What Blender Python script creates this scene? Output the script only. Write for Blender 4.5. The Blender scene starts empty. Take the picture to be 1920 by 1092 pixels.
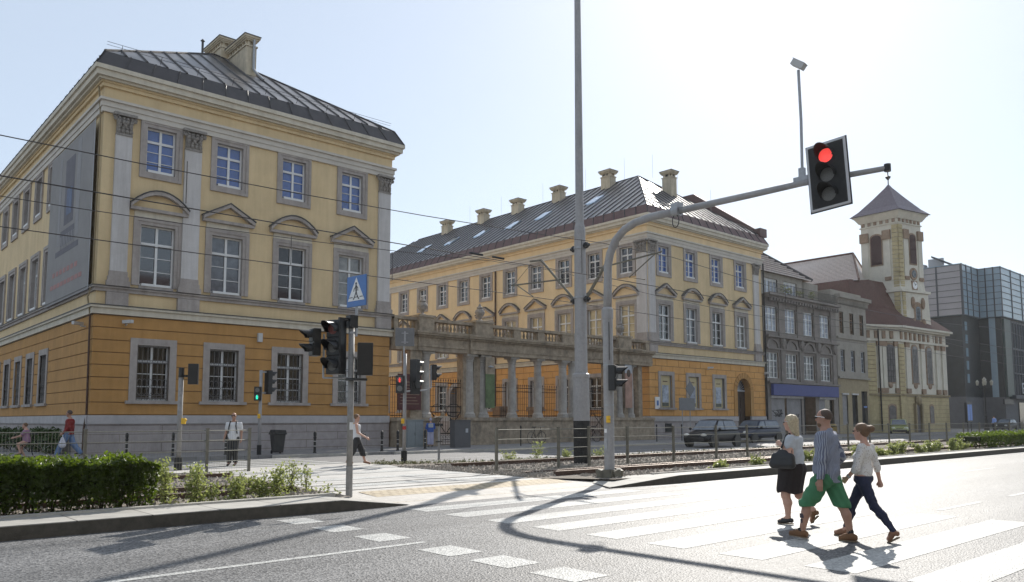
import bpy, bmesh, math, random
import numpy as np
from mathutils import Vector, Matrix
random.seed(7)
sc = bpy.context.scene
C = sc.collection
pi = math.pi
R = math.radians
# ---------------------------------------------------------------- camera
cam_d = bpy.data.cameras.new('camera'); cam = bpy.data.objects.new('camera', cam_d); C.objects.link(cam)
cam_d.sensor_width = 36; cam_d.lens = 28; cam_d.clip_end = 4000; cam_d.clip_start = .1
cam_d.shift_y = 101.5 / 1920
_p, _r, _y = R(5.33), R(-.11), R(48.06)
_F = Vector((math.cos(_y) * math.cos(_p), math.sin(_y) * math.cos(_p), math.sin(_p)))
_R = Vector((math.sin(_y), -math.cos(_y), 0)); _U = _R.cross(_F)
_R2 = _R * math.cos(_r) + _U * math.sin(_r); _U2 = -_R * math.sin(_r) + _U * math.cos(_r)
cam.matrix_world = Matrix((_R2, _U2, -_F)).transposed().to_4x4()
cam.location = (0, 0, 1.65)
sc.camera = cam
# ---------------------------------------------------------------- world and sun
SUN_AZ, SUN_EL = R(29), R(36)
w = bpy.data.worlds.new('World'); sc.world = w; w.use_nodes = True
nt = w.node_tree; bg = nt.nodes['Background']
sky = nt.nodes.new('ShaderNodeTexSky'); sky.sky_type = 'NISHITA'; sky.sun_disc = False
sky.sun_elevation = SUN_EL; sky.sun_rotation = pi / 2 - SUN_AZ
sky.air_density = 1.0; sky.dust_density = .6; sky.ozone_density = 1.0; sky.altitude = 100
hz = nt.nodes.new('ShaderNodeMix'); hz.data_type = 'RGBA'; hz.blend_type = 'MIX'; hz.inputs['Factor'].default_value = .60
hz.inputs['B'].default_value = (4.8, 5.3, 5.85, 1)      # an even pale haze over the whole sky
nt.links.new(sky.outputs[0], hz.inputs['A']); nt.links.new(hz.outputs['Result'], bg.inputs[0]); bg.inputs[1].default_value = .085
sd = bpy.data.lights.new('sun', 'SUN'); sd.energy = 3.1; sd.angle = R(.53); sd.color = (1, .95, .87)
so = bpy.data.objects.new('sun', sd); C.objects.link(so)
_d = Vector((math.cos(SUN_AZ) * math.cos(SUN_EL), math.sin(SUN_AZ) * math.cos(SUN_EL), math.sin(SUN_EL)))
so.rotation_euler = _d.to_track_quat('Z', 'Y').to_euler(); so.location = (60, 40, 60)
sc.view_settings.view_transform = 'Standard'; sc.view_settings.look = 'None'
sc.view_settings.exposure = .9; sc.view_settings.gamma = 1
sc.render.engine = 'CYCLES'
try:
    sc.cycles.max_bounces = 6; sc.cycles.diffuse_bounces = 3; sc.cycles.glossy_bounces = 3; sc.cycles.transparent_max_bounces = 4
    sc.cycles.caustics_reflective = False; sc.cycles.caustics_refractive = False
except Exception: pass

# ================================================================ materials
def M(name, col, rough=.8, var=.12, scale=2.0, bump=0.0, bscale=40, metal=0, spec=.5, ior=None, emit=0, stain=0, stcol=None, sscale=.6, coat=0, detail=6, streak=0):
    m = bpy.data.materials.new(name); m.use_nodes = True; t = m.node_tree; n = t.nodes; L = t.links
    b = n['Principled BSDF']; b.inputs['Roughness'].default_value = rough; b.inputs['Metallic'].default_value = metal
    b.inputs['Specular IOR Level'].default_value = spec
    if ior: b.inputs['IOR'].default_value = ior
    if coat: b.inputs['Coat Weight'].default_value = coat
    geo = n.new('ShaderNodeNewGeometry')
    nz = n.new('ShaderNodeTexNoise'); nz.inputs['Scale'].default_value = scale; nz.inputs['Detail'].default_value = detail; nz.inputs['Roughness'].default_value = .65
    L.new(geo.outputs['Position'], nz.inputs['Vector'])
    cr = n.new('ShaderNodeValToRGB'); c = Vector(col)
    cr.color_ramp.elements[0].position = .3; cr.color_ramp.elements[1].position = .7
    lo = c * (1 - var); hi = c * (1 + var)
    cr.color_ramp.elements[0].color = (*lo, 1); cr.color_ramp.elements[1].color = (min(hi[0], 1), min(hi[1], 1), min(hi[2], 1), 1)
    L.new(nz.outputs['Fac'], cr.inputs['Fac']); out = cr.outputs['Color']
    if stain:
        n2 = n.new('ShaderNodeTexNoise'); n2.inputs['Scale'].default_value = sscale; n2.inputs['Detail'].default_value = 8; n2.inputs['Roughness'].default_value = .7
        mp = n.new('ShaderNodeMapping'); mp.inputs['Scale'].default_value = (1, 1, .35)
        L.new(geo.outputs['Position'], mp.inputs['Vector']); L.new(mp.outputs['Vector'], n2.inputs['Vector'])
        r2 = n.new('ShaderNodeValToRGB'); r2.color_ramp.elements[0].position = .48; r2.color_ramp.elements[1].position = .68
        r2.color_ramp.elements[0].color = (0, 0, 0, 1); r2.color_ramp.elements[1].color = (stain, stain, stain, 1)
        L.new(n2.outputs['Fac'], r2.inputs['Fac'])
        mx = n.new('ShaderNodeMix'); mx.data_type = 'RGBA'
        L.new(r2.outputs['Color'], mx.inputs['Factor']); L.new(out, mx.inputs['A'])
        mx.inputs['B'].default_value = (*(stcol or tuple(c * .45)), 1); out = mx.outputs['Result']
    if streak:
        m3 = n.new('ShaderNodeMapping'); m3.inputs['Scale'].default_value = (2.6, 2.6, .16); n3 = n.new('ShaderNodeTexNoise'); n3.inputs['Scale'].default_value = 1; n3.inputs['Detail'].default_value = 7; n3.inputs['Roughness'].default_value = .7
        L.new(geo.outputs['Position'], m3.inputs['Vector']); L.new(m3.outputs['Vector'], n3.inputs['Vector'])
        r3 = n.new('ShaderNodeValToRGB'); r3.color_ramp.elements[0].position = .36; r3.color_ramp.elements[1].position = .62; v_ = 1 - streak; r3.color_ramp.elements[0].color = (v_, v_ * .985, v_ * .96, 1); r3.color_ramp.elements[1].color = (1, 1, 1, 1)
        L.new(n3.outputs['Fac'], r3.inputs['Fac']); x3 = n.new('ShaderNodeMix'); x3.data_type = 'RGBA'; x3.blend_type = 'MULTIPLY'; x3.inputs['Factor'].default_value = 1
        L.new(out, x3.inputs['A']); L.new(r3.outputs['Color'], x3.inputs['B']); out = x3.outputs['Result']
    L.new(out, b.inputs['Base Color'])
    if emit: L.new(out, b.inputs['Emission Color']); b.inputs['Emission Strength'].default_value = emit
    if bump:
        nb = n.new('ShaderNodeTexNoise'); nb.inputs['Scale'].default_value = bscale; nb.inputs['Detail'].default_value = 4
        L.new(geo.outputs['Position'], nb.inputs['Vector'])
        bp = n.new('ShaderNodeBump'); bp.inputs['Strength'].default_value = min(1, bump); bp.inputs['Distance'].default_value = .01 if bump <= 1 else .01 * bump
        L.new(nb.outputs['Fac'], bp.inputs['Height']); L.new(bp.outputs['Normal'], b.inputs['Normal'])
    return m

MT = dict(
    asphalt=M('asphalt', (.105, .105, .112), .52, .28, 60, 1.6, 110, stain=.25, stcol=(.075, .075, .08), sscale=.5, detail=8),
    asphalt_far=M('far_asphalt', (.17, .165, .165), .7, .2, 25, 1.0, 90, stain=.3, sscale=.4),
    paint=M('road_paint', (.60, .60, .58), .6, .12, 18, 1.0, 110, stain=.45, stcol=(.3, .3, .3), sscale=3),
    ground=M('ground', (.2, .19, .18), .9, .2, .3),
    concrete=M('kerb_concrete', (.44, .42, .38), .8, .15, 9, .7, 60, stain=.35, sscale=1.5),
    kerbface=M('shaded_kerb_face', (.085, .075, .06), .9, .25, 8, .6, 50),  # side of the kerb, its shade put into the dark brown
    paving=M('paving', (.5, .47, .43), .75, .15, 7, .6, 60, stain=.25, sscale=1),
    sidewalk=M('sidewalk_slab', (.3, .29, .29), .8, .18, 6, .6, 60, stain=.3, sscale=.8),
    gravel=M('gravel_bed', (.22, .19, .16), .95, .45, 25, 3, 45, detail=10),
    stone=M('ballast_stone', (.3, .265, .225), .9, .45, 14, .4, 60),
    steel_rail=M('rail_steel', (.3, .24, .2), .45, .2, 12, metal=.5),
    rust=M('rail_rust', (.085, .05, .035), .8, .3, 12),
    yellow=M('yellow_plaster', (.68, .53, .315), .9, .09, .8, .3, 30, stain=.22, stcol=(.52, .41, .25), sscale=.5, streak=.10),
    yellow_lit=M('bounce_lit_yellow', (.78, .60, .36), .9, .06, 1.2, .3, 30, stain=.12, sscale=.35, streak=.07),  # lighter copy of the yellow, courtyard bounce light put into the colour
    orange=M('orange_plaster', (.46, .252, .085), .9, .1, 1.6, .3, 30, stain=.25, stcol=(.35, .20, .08), sscale=.5, streak=.12),
    groove=M('plaster_groove', (.27, .16, .08), .95, .1, 3),
    trim=M('pale_trim', (.62, .57, .47), .85, .07, 2.5, .2, 30, stain=.2, sscale=.8, streak=.15),
    white=M('white_pilaster', (.58, .56, .55), .85, .06, 2.5, .2, 30, stain=.15, sscale=.8, streak=.2),
    greystone=M('grey_stone', (.40, .36, .335), .88, .12, 4, .4, 40, stain=.35, sscale=1.2, streak=.2),
    plinth=M('plinth_stone', (.38, .345, .335), .9, .14, 3, .5, 30, stain=.35, sscale=.9),
    capital=M('weathered_capital', (.25, .23, .21), .9, .3, 9, .8, 25),
    darktop=M('lead_capping', (.07, .07, .07), .6, .2, 6),
    roofmetal=M('roof_sheet', (.17, .16, .158), .36, .45, 1.1, metal=.7),
    roofseam=M('roof_seam', (.05, .045, .045), .55, .2, 6, metal=.3),
    fascia=M('fascia_sheet', (.055, .05, .052), .55, .2, 2, metal=.2),
    fascia_red=M('fascia_copper_sheet', (.10, .05, .045), .55, .2, 2, metal=.2),
    winwhite=M('window_white', (.68, .68, .67), .5, .04, 6),
    glass=M('window_glass', (.025, .03, .035), .06, .5, .8, ior=1.9, spec=.6),
    glass_blue=M('blue_blind_glass', (.045, .10, .30), .12, .25, 3.0, ior=1.8),
    glass_dark=M('dark_glass', (.012, .012, .014), .08, .5, 1.2, ior=1.7),
    glass_warm=M('painted_reflection_glass', (.30, .26, .17), .12, .5, 1.3, ior=1.9),  # warm base colour imitates a sunlit wall mirrored in the pane
    glass_grey=M('curtain_glass', (.075, .085, .10), .12, .6, 2.2, ior=1.9),
    chimney=M('chimney_plaster', (.60, .52, .39), .9, .12, 3, .3, 30, stain=.4, sscale=1.5, streak=.25),
    oldstone=M('weathered_sandstone', (.33, .27, .20), .92, .35, 3.5, 1, 18, stain=.5, stcol=(.055, .05, .045), sscale=.9),
    paintedcol=M('painted_render_column', (.38, .355, .325), .9, .2, 3, .4, 22, stain=.4, stcol=(.12, .11, .1), sscale=1.2),
    iron=M('wrought_iron', (.022, .02, .02), .6, .2, 10, metal=.4),
    darkred=M('dark_red_panel', (.075, .02, .018), .7, .15, 5),
    grey_render=M('grey_render', (.225, .20, .18), .92, .2, 2, .7, 18, stain=.55, stcol=(.10, .09, .085), sscale=.6),
    grey_render2=M('grey_light_render', (.31, .285, .245), .92, .15, 2, .5, 18, stain=.4, sscale=.6),
    beige=M('beige_render', (.33, .27, .17), .92, .15, 2, .5, 18, stain=.35, sscale=.7),
    blue=M('blue_fascia_board', (.05, .065, .21), .6, .1, 5),
    tile=M('old_roof_tile', (.22, .17, .15), .6, .35, 7, .8, 14),
    tile_red=M('red_roof_tile', (.095, .045, .034), .8, .3, 5, .8, 16, stain=.4, stcol=(.05, .03, .025), sscale=.5),
    tile_bright=M('glint_pale_tile', (.52, .45, .41), .35, .3, 9, .9, 16),  # tile lightened so that the base colour carries the sun glint
    slate=M('tower_shingle', (.13, .105, .125), .55, .35, 6, .8, 12),
    church_white=M('church_white', (.60, .565, .48), .9, .08, 1.5, .3, 20, stain=.35, stcol=(.33, .28, .21), sscale=.6),
    church_yellow=M('church_yellow', (.46, .385, .22), .9, .15, 2, .4, 20, stain=.4, stcol=(.2, .16, .09), sscale=.7),
    church_ochre=M('church_ochre', (.25, .20, .12), .9, .2, 3, .4, 20),
    church_stone=M('church_brown_stone', (.27, .19, .13), .9, .3, 3, .5, 20),
    panel=M('grey_glass_panel', (.24, .32, .38), .25, .08, .6, ior=1.6),
    panel_warm=M('matt_grey_panel', (.27, .26, .27), .4, .06, .8),
    joint=M('panel_joint', (.05, .055, .065), .6, .1, 3),
    dark_clad=M('dark_cladding', (.018, .022, .024), .5, .35, 1.2),
    concrete_wall=M('fair_faced_concrete', (.11, .11, .115), .85, .12, 1.5, .3, 30),
    galv=M('galvanised_steel', (.36, .37, .39), .5, .12, 14, metal=.45, stain=.2, sscale=4),
    pole_grey=M('painted_grey_pole', (.32, .315, .32), .5, .1, 10, stain=.3, sscale=3),
    pole_old=M('weathered_pole', (.27, .26, .25), .6, .18, 10, .3, 40, stain=.4, sscale=4),
    black=M('black_plastic', (.014, .014, .015), .45, .2, 8),
    black_matt=M('black_bitumen', (.02, .02, .02), .8, .3, 12),
    lens_off=M('unlit_lens', (.13, .13, .125), .6, .3, 60),
    lens_red=M('red_lens', (.9, .06, .05), .4, .35, 60, emit=.55),
    lens_green=M('green_lens', (.02, .75, .45), .3, .2, 60, emit=.9),
    lens_redpart=M('part_lit_red_lens', (.20, .06, .05), .6, .3, 30),
    signblue=M('sign_blue', (.06, .17, .44), .35, .08, 6),
    signwhite=M('sign_white', (.75, .75, .75), .35, .04, 6),
    signback=M('sign_back_grey', (.15, .155, .165), .5, .1, 6, metal=.2),
    button=M('yellow_button', (.75, .45, .03), .5, .1, 10),
    fence=M('fence_wire', (.17, .17, .14), .5, .15, 10, metal=.3),
    fencepost=M('fence_post', (.15, .14, .11), .65, .2, 8),
    leaf=M('hedge_leaf', (.095, .17, .022), .5, .45, 9),
    leaf2=M('shrub_leaf', (.12, .185, .045), .5, .4, 9),
    leafdark=M('dark_leaf', (.05, .085, .02), .6, .4, 9),
    twig=M('twig', (.07, .05, .03), .9, .3, 9),
    binm=M('bin_plastic', (.035, .035, .035), .55, .2, 5),
    banner=M('banner_mesh', (.25, .24, .235), .8, .1, 1),
    banner_d=M('banner_dark', (.135, .13, .15), .8, .15, 2),
    banner_l=M('banner_light', (.27, .265, .27), .8, .1, 2),
    banner_b=M('banner_blue', (.13, .16, .24), .8, .2, 2),
    banner_r=M('banner_red', (.36, .19, .18), .8, .15, 3),
    cabinet=M('cabinet_grey', (.24, .27, .28), .6, .1, 3, stain=.2),
    wood=M('brown_door_wood', (.045, .027, .018), .6, .3, 4, .5, 20),
    carpaint=M('dark_car_paint', (.010, .010, .013), .42, .1, 5, spec=.35),
    carblue=M('blue_car_paint', (.02, .028, .055), .4, .1, 5, spec=.35),
    carlime=M('lime_car_paint', (.36, .40, .12), .3, .1, 5, coat=1),
    tyre=M('tyre', (.02, .02, .02), .85, .2, 20),
    hub=M('hubcap', (.35, .35, .36), .35, .1, 10, metal=.7),
    headlight=M('headlight_glass', (.8, .8, .75), .12, .1, 20, ior=1.7),
    carglass=M('car_glass', (.10, .12, .15), .12, .3, 3, ior=1.7),
    plate=M('plate', (.45, .45, .43), .5, .05, 10),
    carred=M('tail_light', (.4, .02, .02), .3, .1, 10),
    skin=M('skin', (.50, .29, .215), .55, .07, 12),
    skin_tan=M('tanned_skin', (.36, .20, .14), .55, .07, 12),
    blond=M('blond_hair', (.43, .35, .23), .6, .3, 40, .8, 90),
    brown=M('brown_hair', (.15, .085, .045), .6, .35, 40, .8, 90),
    darkhair=M('dark_hair', (.075, .048, .034), .6, .3, 40, .8, 90),
    greyhair=M('grey_hair', (.3, .29, .28), .7, .2, 20),
    white_cloth=M('white_cloth', (.60, .61, .63), .85, .06, 9, .4, 25),
    grey_cloth=M('grey_cloth', (.42, .44, .47), .85, .1, 9, .4, 25),
    dark_skirt=M('dark_skirt', (.018, .012, .012), .85, .15, 12, .6, 30),
    green_cloth=M('green_shorts', (.055, .185, .09), .85, .1, 9, 1, 14),
    jeans=M('navy_jeans', (.018, .022, .05), .85, .25, 12, .6, 30),
    black_leather=M('black_leather', (.018, .017, .018), .4, .2, 8, .7, 12),
    tan_shoe=M('brown_suede_shoe', (.17, .085, .04), .8, .15, 12),
    flat_shoe=M('tan_flat_shoe', (.24, .12, .07), .7, .1, 12),
    sole=M('shoe_sole', (.20, .15, .10), .8, .1, 12),
    red_cloth=M('red_cloth', (.20, .018, .016), .85, .1, 9, .4, 25),
    blue_jean=M('light_blue_jeans', (.13, .20, .34), .85, .15, 9, .4, 25),
    lilac_cloth=M('lilac_cloth', (.30, .17, .25), .85, .1, 9),
    blue_cloth=M('blue_cloth', (.05, .12, .42), .85, .2, 9),
    pale_blue_cloth=M('pale_blue_cloth', (.22, .32, .62), .85, .1, 9),
    yellow_cloth=M('yellow_cloth', (.55, .42, .03), .8, .1, 9),
    lilac_trouser=M('pale_lilac_trousers', (.42, .42, .56), .85, .08, 9),
    dark_cloth=M('dark_cloth', (.028, .028, .03), .85, .15, 9),
    silver=M('silver', (.5, .5, .5), .3, .05, 9, metal=.8),
    plastic_bag=M('plastic_bag', (.55, .55, .6), .6, .12, 14),
    tattoo=M('tattoo_ink', (.06, .05, .06), .7, .1, 9),
    camerawhite=M('camera_housing', (.5, .5, .5), .5, .05, 9),
    graffiti=M('shutter_grey', (.25, .24, .24), .7, .15, 2, stain=.3),
    lampglass=M('lamp_glass', (.28, .27, .22), .3, .05, 9),
)
def stripes_mat():
    m = bpy.data.materials.new('striped_shirt'); m.use_nodes = True; t = m.node_tree; n = t.nodes; L = t.links; b = n['Principled BSDF']
    b.inputs['Roughness'].default_value = .85
    tc = n.new('ShaderNodeTexCoord'); sp = n.new('ShaderNodeSeparateXYZ'); L.new(tc.outputs['Object'], sp.inputs[0])
    ad = n.new('ShaderNodeMath'); ad.operation = 'ADD'; ad.inputs[1].default_value = .05; L.new(sp.outputs['X'], ad.inputs[0])
    at = n.new('ShaderNodeMath'); at.operation = 'ARCTAN2'; L.new(sp.outputs['Y'], at.inputs[0]); L.new(ad.outputs[0], at.inputs[1])
    nz = n.new('ShaderNodeTexNoise'); nz.inputs['Scale'].default_value = 6; L.new(tc.outputs['Object'], nz.inputs['Vector'])
    ma = n.new('ShaderNodeMath'); ma.operation = 'MULTIPLY_ADD'; ma.inputs[1].default_value = .18; L.new(nz.outputs['Fac'], ma.inputs[0]); L.new(at.outputs[0], ma.inputs[2])
    mu = n.new('ShaderNodeMath'); mu.operation = 'MULTIPLY'; mu.inputs[1].default_value = 62; L.new(ma.outputs[0], mu.inputs[0])
    si = n.new('ShaderNodeMath'); si.operation = 'SINE'; L.new(mu.outputs[0], si.inputs[0])
    cr = n.new('ShaderNodeValToRGB'); cr.color_ramp.elements[0].position = .35; cr.color_ramp.elements[1].position = .6
    cr.color_ramp.elements[0].color = (.10, .115, .18, 1); cr.color_ramp.elements[1].color = (.30, .32, .375, 1)
    ms = n.new('ShaderNodeMath'); ms.operation = 'MULTIPLY_ADD'; ms.inputs[1].default_value = .5; ms.inputs[2].default_value = .5; L.new(si.outputs[0], ms.inputs[0])
    L.new(ms.outputs[0], cr.inputs['Fac']); L.new(cr.outputs[0], b.inputs['Base Color'])
    nb = n.new('ShaderNodeTexNoise'); nb.inputs['Scale'].default_value = 9; L.new(tc.outputs['Object'], nb.inputs['Vector'])
    bp = n.new('ShaderNodeBump'); bp.inputs['Strength'].default_value = .9; bp.inputs['Distance'].default_value = .03; L.new(nb.outputs['Fac'], bp.inputs['Height']); L.new(bp.outputs['Normal'], b.inputs['Normal'])
    return m
MT['striped'] = stripes_mat()
def lace_mat():
    m = M('lace_knit', (.62, .60, .57), .85, .05, 9); t = m.node_tree; n = t.nodes; L = t.links; b = n['Principled BSDF']
    v = n.new('ShaderNodeTexVoronoi'); v.inputs['Scale'].default_value = 38; tc = n.new('ShaderNodeTexCoord'); L.new(tc.outputs['Object'], v.inputs['Vector'])
    cr = n.new('ShaderNodeValToRGB'); cr.color_ramp.elements[0].position = .18; cr.color_ramp.elements[1].position = .34
    cr.color_ramp.elements[0].color = (.36, .29, .25, 1); cr.color_ramp.elements[1].color = (.64, .62, .60, 1)
    L.new(v.outputs['Distance'], cr.inputs['Fac']); L.new(cr.outputs[0], b.inputs['Base Color'])
    return m
MT['lace'] = lace_mat()
def joints_mat(name, col, col2, sx, sy, rough=.75, off=.5, msize=.012):
    m = bpy.data.materials.new(name); m.use_nodes = True; t = m.node_tree; n = t.nodes; L = t.links; b = n['Principled BSDF']; b.inputs['Roughness'].default_value = rough
    g = n.new('ShaderNodeNewGeometry'); br = n.new('ShaderNodeTexBrick'); L.new(g.outputs['Position'], br.inputs['Vector'])
    br.inputs['Scale'].default_value = 1; br.inputs['Brick Width'].default_value = sx; br.inputs['Row Height'].default_value = sy; br.offset = off
    br.inputs['Mortar Size'].default_value = msize; br.inputs['Color1'].default_value = (*col, 1); br.inputs['Color2'].default_value = (*[c * .85 for c in col], 1); br.inputs['Mortar'].default_value = (*col2, 1)
    nz = n.new('ShaderNodeTexNoise'); nz.inputs['Scale'].default_value = 3; nz.inputs['Detail'].default_value = 8; L.new(g.outputs['Position'], nz.inputs['Vector'])
    mx = n.new('ShaderNodeMix'); mx.data_type = 'RGBA'; mx.blend_type = 'MULTIPLY'; mx.inputs['Factor'].default_value = .6
    cr = n.new('ShaderNodeValToRGB'); cr.color_ramp.elements[0].position = .3; cr.color_ramp.elements[0].color = (.6, .6, .6, 1); cr.color_ramp.elements[1].position = .7; cr.color_ramp.elements[1].color = (1, 1, 1, 1)
    L.new(nz.outputs['Fac'], cr.inputs['Fac']); L.new(br.outputs['Color'], mx.inputs['A']); L.new(cr.outputs[0], mx.inputs['B']); L.new(mx.outputs['Result'], b.inputs['Base Color'])
    return m
def asphalt_mat(name, c0, c1, rough, paint=False):
    m = bpy.data.materials.new(name); m.use_nodes = True; t = m.node_tree; n = t.nodes; L = t.links; b = n['Principled BSDF']; b.inputs['Specular IOR Level'].default_value = .47
    g = n.new('ShaderNodeNewGeometry'); v = n.new('ShaderNodeTexVoronoi'); v.inputs['Scale'].default_value = 42; L.new(g.outputs['Position'], v.inputs['Vector'])
    nz = n.new('ShaderNodeTexNoise'); nz.inputs['Scale'].default_value = .45; nz.inputs['Detail'].default_value = 8; nz.inputs['Roughness'].default_value = .7
    mp = n.new('ShaderNodeMapping'); mp.inputs['Scale'].default_value = (.35, 1.6, 1); L.new(g.outputs['Position'], mp.inputs['Vector']); L.new(mp.outputs['Vector'], nz.inputs['Vector'])
    cr = n.new('ShaderNodeValToRGB'); cr.color_ramp.elements[0].position = .15; cr.color_ramp.elements[1].position = .85; cr.color_ramp.elements[0].color = (*c0, 1); cr.color_ramp.elements[1].color = (*c1, 1)
    sp = n.new('ShaderNodeSeparateColor'); L.new(v.outputs['Color'], sp.inputs[0]); L.new(sp.outputs[0], cr.inputs['Fac'])
    mx = n.new('ShaderNodeMix'); mx.data_type = 'RGBA'; mx.blend_type = 'MULTIPLY'; mx.inputs['Factor'].default_value = 1
    c2 = n.new('ShaderNodeValToRGB'); c2.color_ramp.elements[0].position = .35; c2.color_ramp.elements[1].position = .65; c2.color_ramp.elements[0].color = (.8, .8, .8, 1); c2.color_ramp.elements[1].color = (1.12, 1.12, 1.12, 1)
    L.new(nz.outputs['Fac'], c2.inputs['Fac']); L.new(cr.outputs[0], mx.inputs['A']); L.new(c2.outputs[0], mx.inputs['B']); src = mx.outputs['Result']
    lf = n.new('ShaderNodeTexNoise'); lf.inputs['Scale'].default_value = 1; lf.inputs['Detail'].default_value = 4; ml = n.new('ShaderNodeMapping'); ml.inputs['Scale'].default_value = (.05, .85, 1); L.new(g.outputs['Position'], ml.inputs['Vector']); L.new(ml.outputs['Vector'], lf.inputs['Vector'])
    cl = n.new('ShaderNodeValToRGB'); cl.color_ramp.elements[0].position = .38; cl.color_ramp.elements[1].position = .6; cl.color_ramp.elements[0].color = (.8, .8, .8, 1); cl.color_ramp.elements[1].color = (1.08, 1.08, 1.08, 1); L.new(lf.outputs['Fac'], cl.inputs['Fac'])
    xl = n.new('ShaderNodeMix'); xl.data_type = 'RGBA'; xl.blend_type = 'MULTIPLY'; xl.inputs['Factor'].default_value = 1; L.new(src, xl.inputs['A']); L.new(cl.outputs[0], xl.inputs['B']); src = xl.outputs['Result']
    if paint:
        w_ = n.new('ShaderNodeTexNoise'); w_.inputs['Scale'].default_value = 5; w_.inputs['Detail'].default_value = 12; w_.inputs['Roughness'].default_value = .8; L.new(g.outputs['Position'], w_.inputs['Vector'])
        c3 = n.new('ShaderNodeValToRGB'); c3.color_ramp.elements[0].position = .54; c3.color_ramp.elements[1].position = .66; L.new(w_.outputs['Fac'], c3.inputs['Fac']); m3 = n.new('ShaderNodeMix'); m3.data_type = 'RGBA'
        ms = n.new('ShaderNodeMath'); ms.operation = 'MULTIPLY'; ms.inputs[1].default_value = .55; L.new(c3.outputs[0], ms.inputs[0]); L.new(ms.outputs[0], m3.inputs['Factor']); L.new(src, m3.inputs['A']); m3.inputs['B'].default_value = (.2, .2, .2, 1); src = m3.outputs['Result']
    if not paint:
        dn = n.new('ShaderNodeTexNoise'); dn.inputs['Scale'].default_value = .8; dn.inputs['Detail'].default_value = 6; L.new(g.outputs['Position'], dn.inputs['Vector']); va = n.new('ShaderNodeVectorMath'); va.operation = 'MULTIPLY_ADD'; va.inputs[1].default_value = (1.6, 1.6, 1.6); L.new(dn.outputs['Color'], va.inputs[0]); L.new(g.outputs['Position'], va.inputs[2])
        ve = n.new('ShaderNodeTexVoronoi'); ve.feature = 'DISTANCE_TO_EDGE'; ve.inputs['Scale'].default_value = .13; L.new(va.outputs[0], ve.inputs['Vector']); ce = n.new('ShaderNodeValToRGB'); ce.color_ramp.elements[0].position = .0; ce.color_ramp.elements[1].position = .004; ce.color_ramp.elements[0].color = (.45, .45, .45, 1); ce.color_ramp.elements[1].color = (1, 1, 1, 1)
        L.new(ve.outputs['Distance'], ce.inputs['Fac']); xc = n.new('ShaderNodeMix'); xc.data_type = 'RGBA'; xc.blend_type = 'MULTIPLY'; xc.inputs['Factor'].default_value = .8; L.new(src, xc.inputs['A']); L.new(ce.outputs[0], xc.inputs['B']); src = xc.outputs['Result']
    L.new(src, b.inputs['Base Color']); rr = n.new('ShaderNodeMapRange'); rr.inputs['To Min'].default_value = rough - .07; rr.inputs['To Max'].default_value = rough + .1; L.new(nz.outputs['Fac'], rr.inputs['Value']); L.new(rr.outputs[0], b.inputs['Roughness'])
    bp = n.new('ShaderNodeBump'); bp.inputs['Strength'].default_value = .6; bp.inputs['Distance'].default_value = .012; L.new(v.outputs['Distance'], bp.inputs['Height']); L.new(bp.outputs['Normal'], b.inputs['Normal']); return m
# road surfaces
MT['asphalt'] = asphalt_mat('asphalt', (.05, .05, .052), (.205, .202, .20), .58)
MT['paint'] = asphalt_mat('road_paint', (.29, .29, .28), (.51, .51, .49), .58, True)
def leaf_mat(name, col, var=.4, tr=.45):
    m = M(name, col, .45, var, 7); t = m.node_tree; n = t.nodes; L = t.links; b = n['Principled BSDF']; src = b.inputs['Base Color'].links[0].from_socket
    tl = n.new('ShaderNodeBsdfTranslucent'); hs = n.new('ShaderNodeHueSaturation'); hs.inputs['Hue'].default_value = .485; hs.inputs['Saturation'].default_value = 1.1; hs.inputs['Value'].default_value = 2.8; L.new(src, hs.inputs['Color']); L.new(hs.outputs[0], tl.inputs['Color'])
    mx = n.new('ShaderNodeMixShader'); mx.inputs[0].default_value = tr; L.new(b.outputs[0], mx.inputs[1]); L.new(tl.outputs[0], mx.inputs[2]); L.new(mx.outputs[0], n['Material Output'].inputs['Surface']); return m
MT['leaf'] = leaf_mat('hedge_leaf', (.05, .078, .013), .5, .45); MT['leaf2'] = leaf_mat('shrub_leaf', (.135, .16, .06), .4, .45)
MT['slabs'] = joints_mat('crossing_slabs', (.54, .52, .49), (.14, .13, .12), 2.0, 1.45)
MT['tactile'] = joints_mat('tactile_blocks', (.56, .47, .33), (.24, .17, .11), .2, .2, msize=.014)
MT['walk'] = joints_mat('sidewalk_slabs', (.3, .29, .285), (.15, .145, .14), .5, .5)
MT['kerbslab'] = joints_mat('kerb_slabs', (.46, .44, .40), (.12, .11, .1), 1.05, 3.0, off=0)

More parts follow.
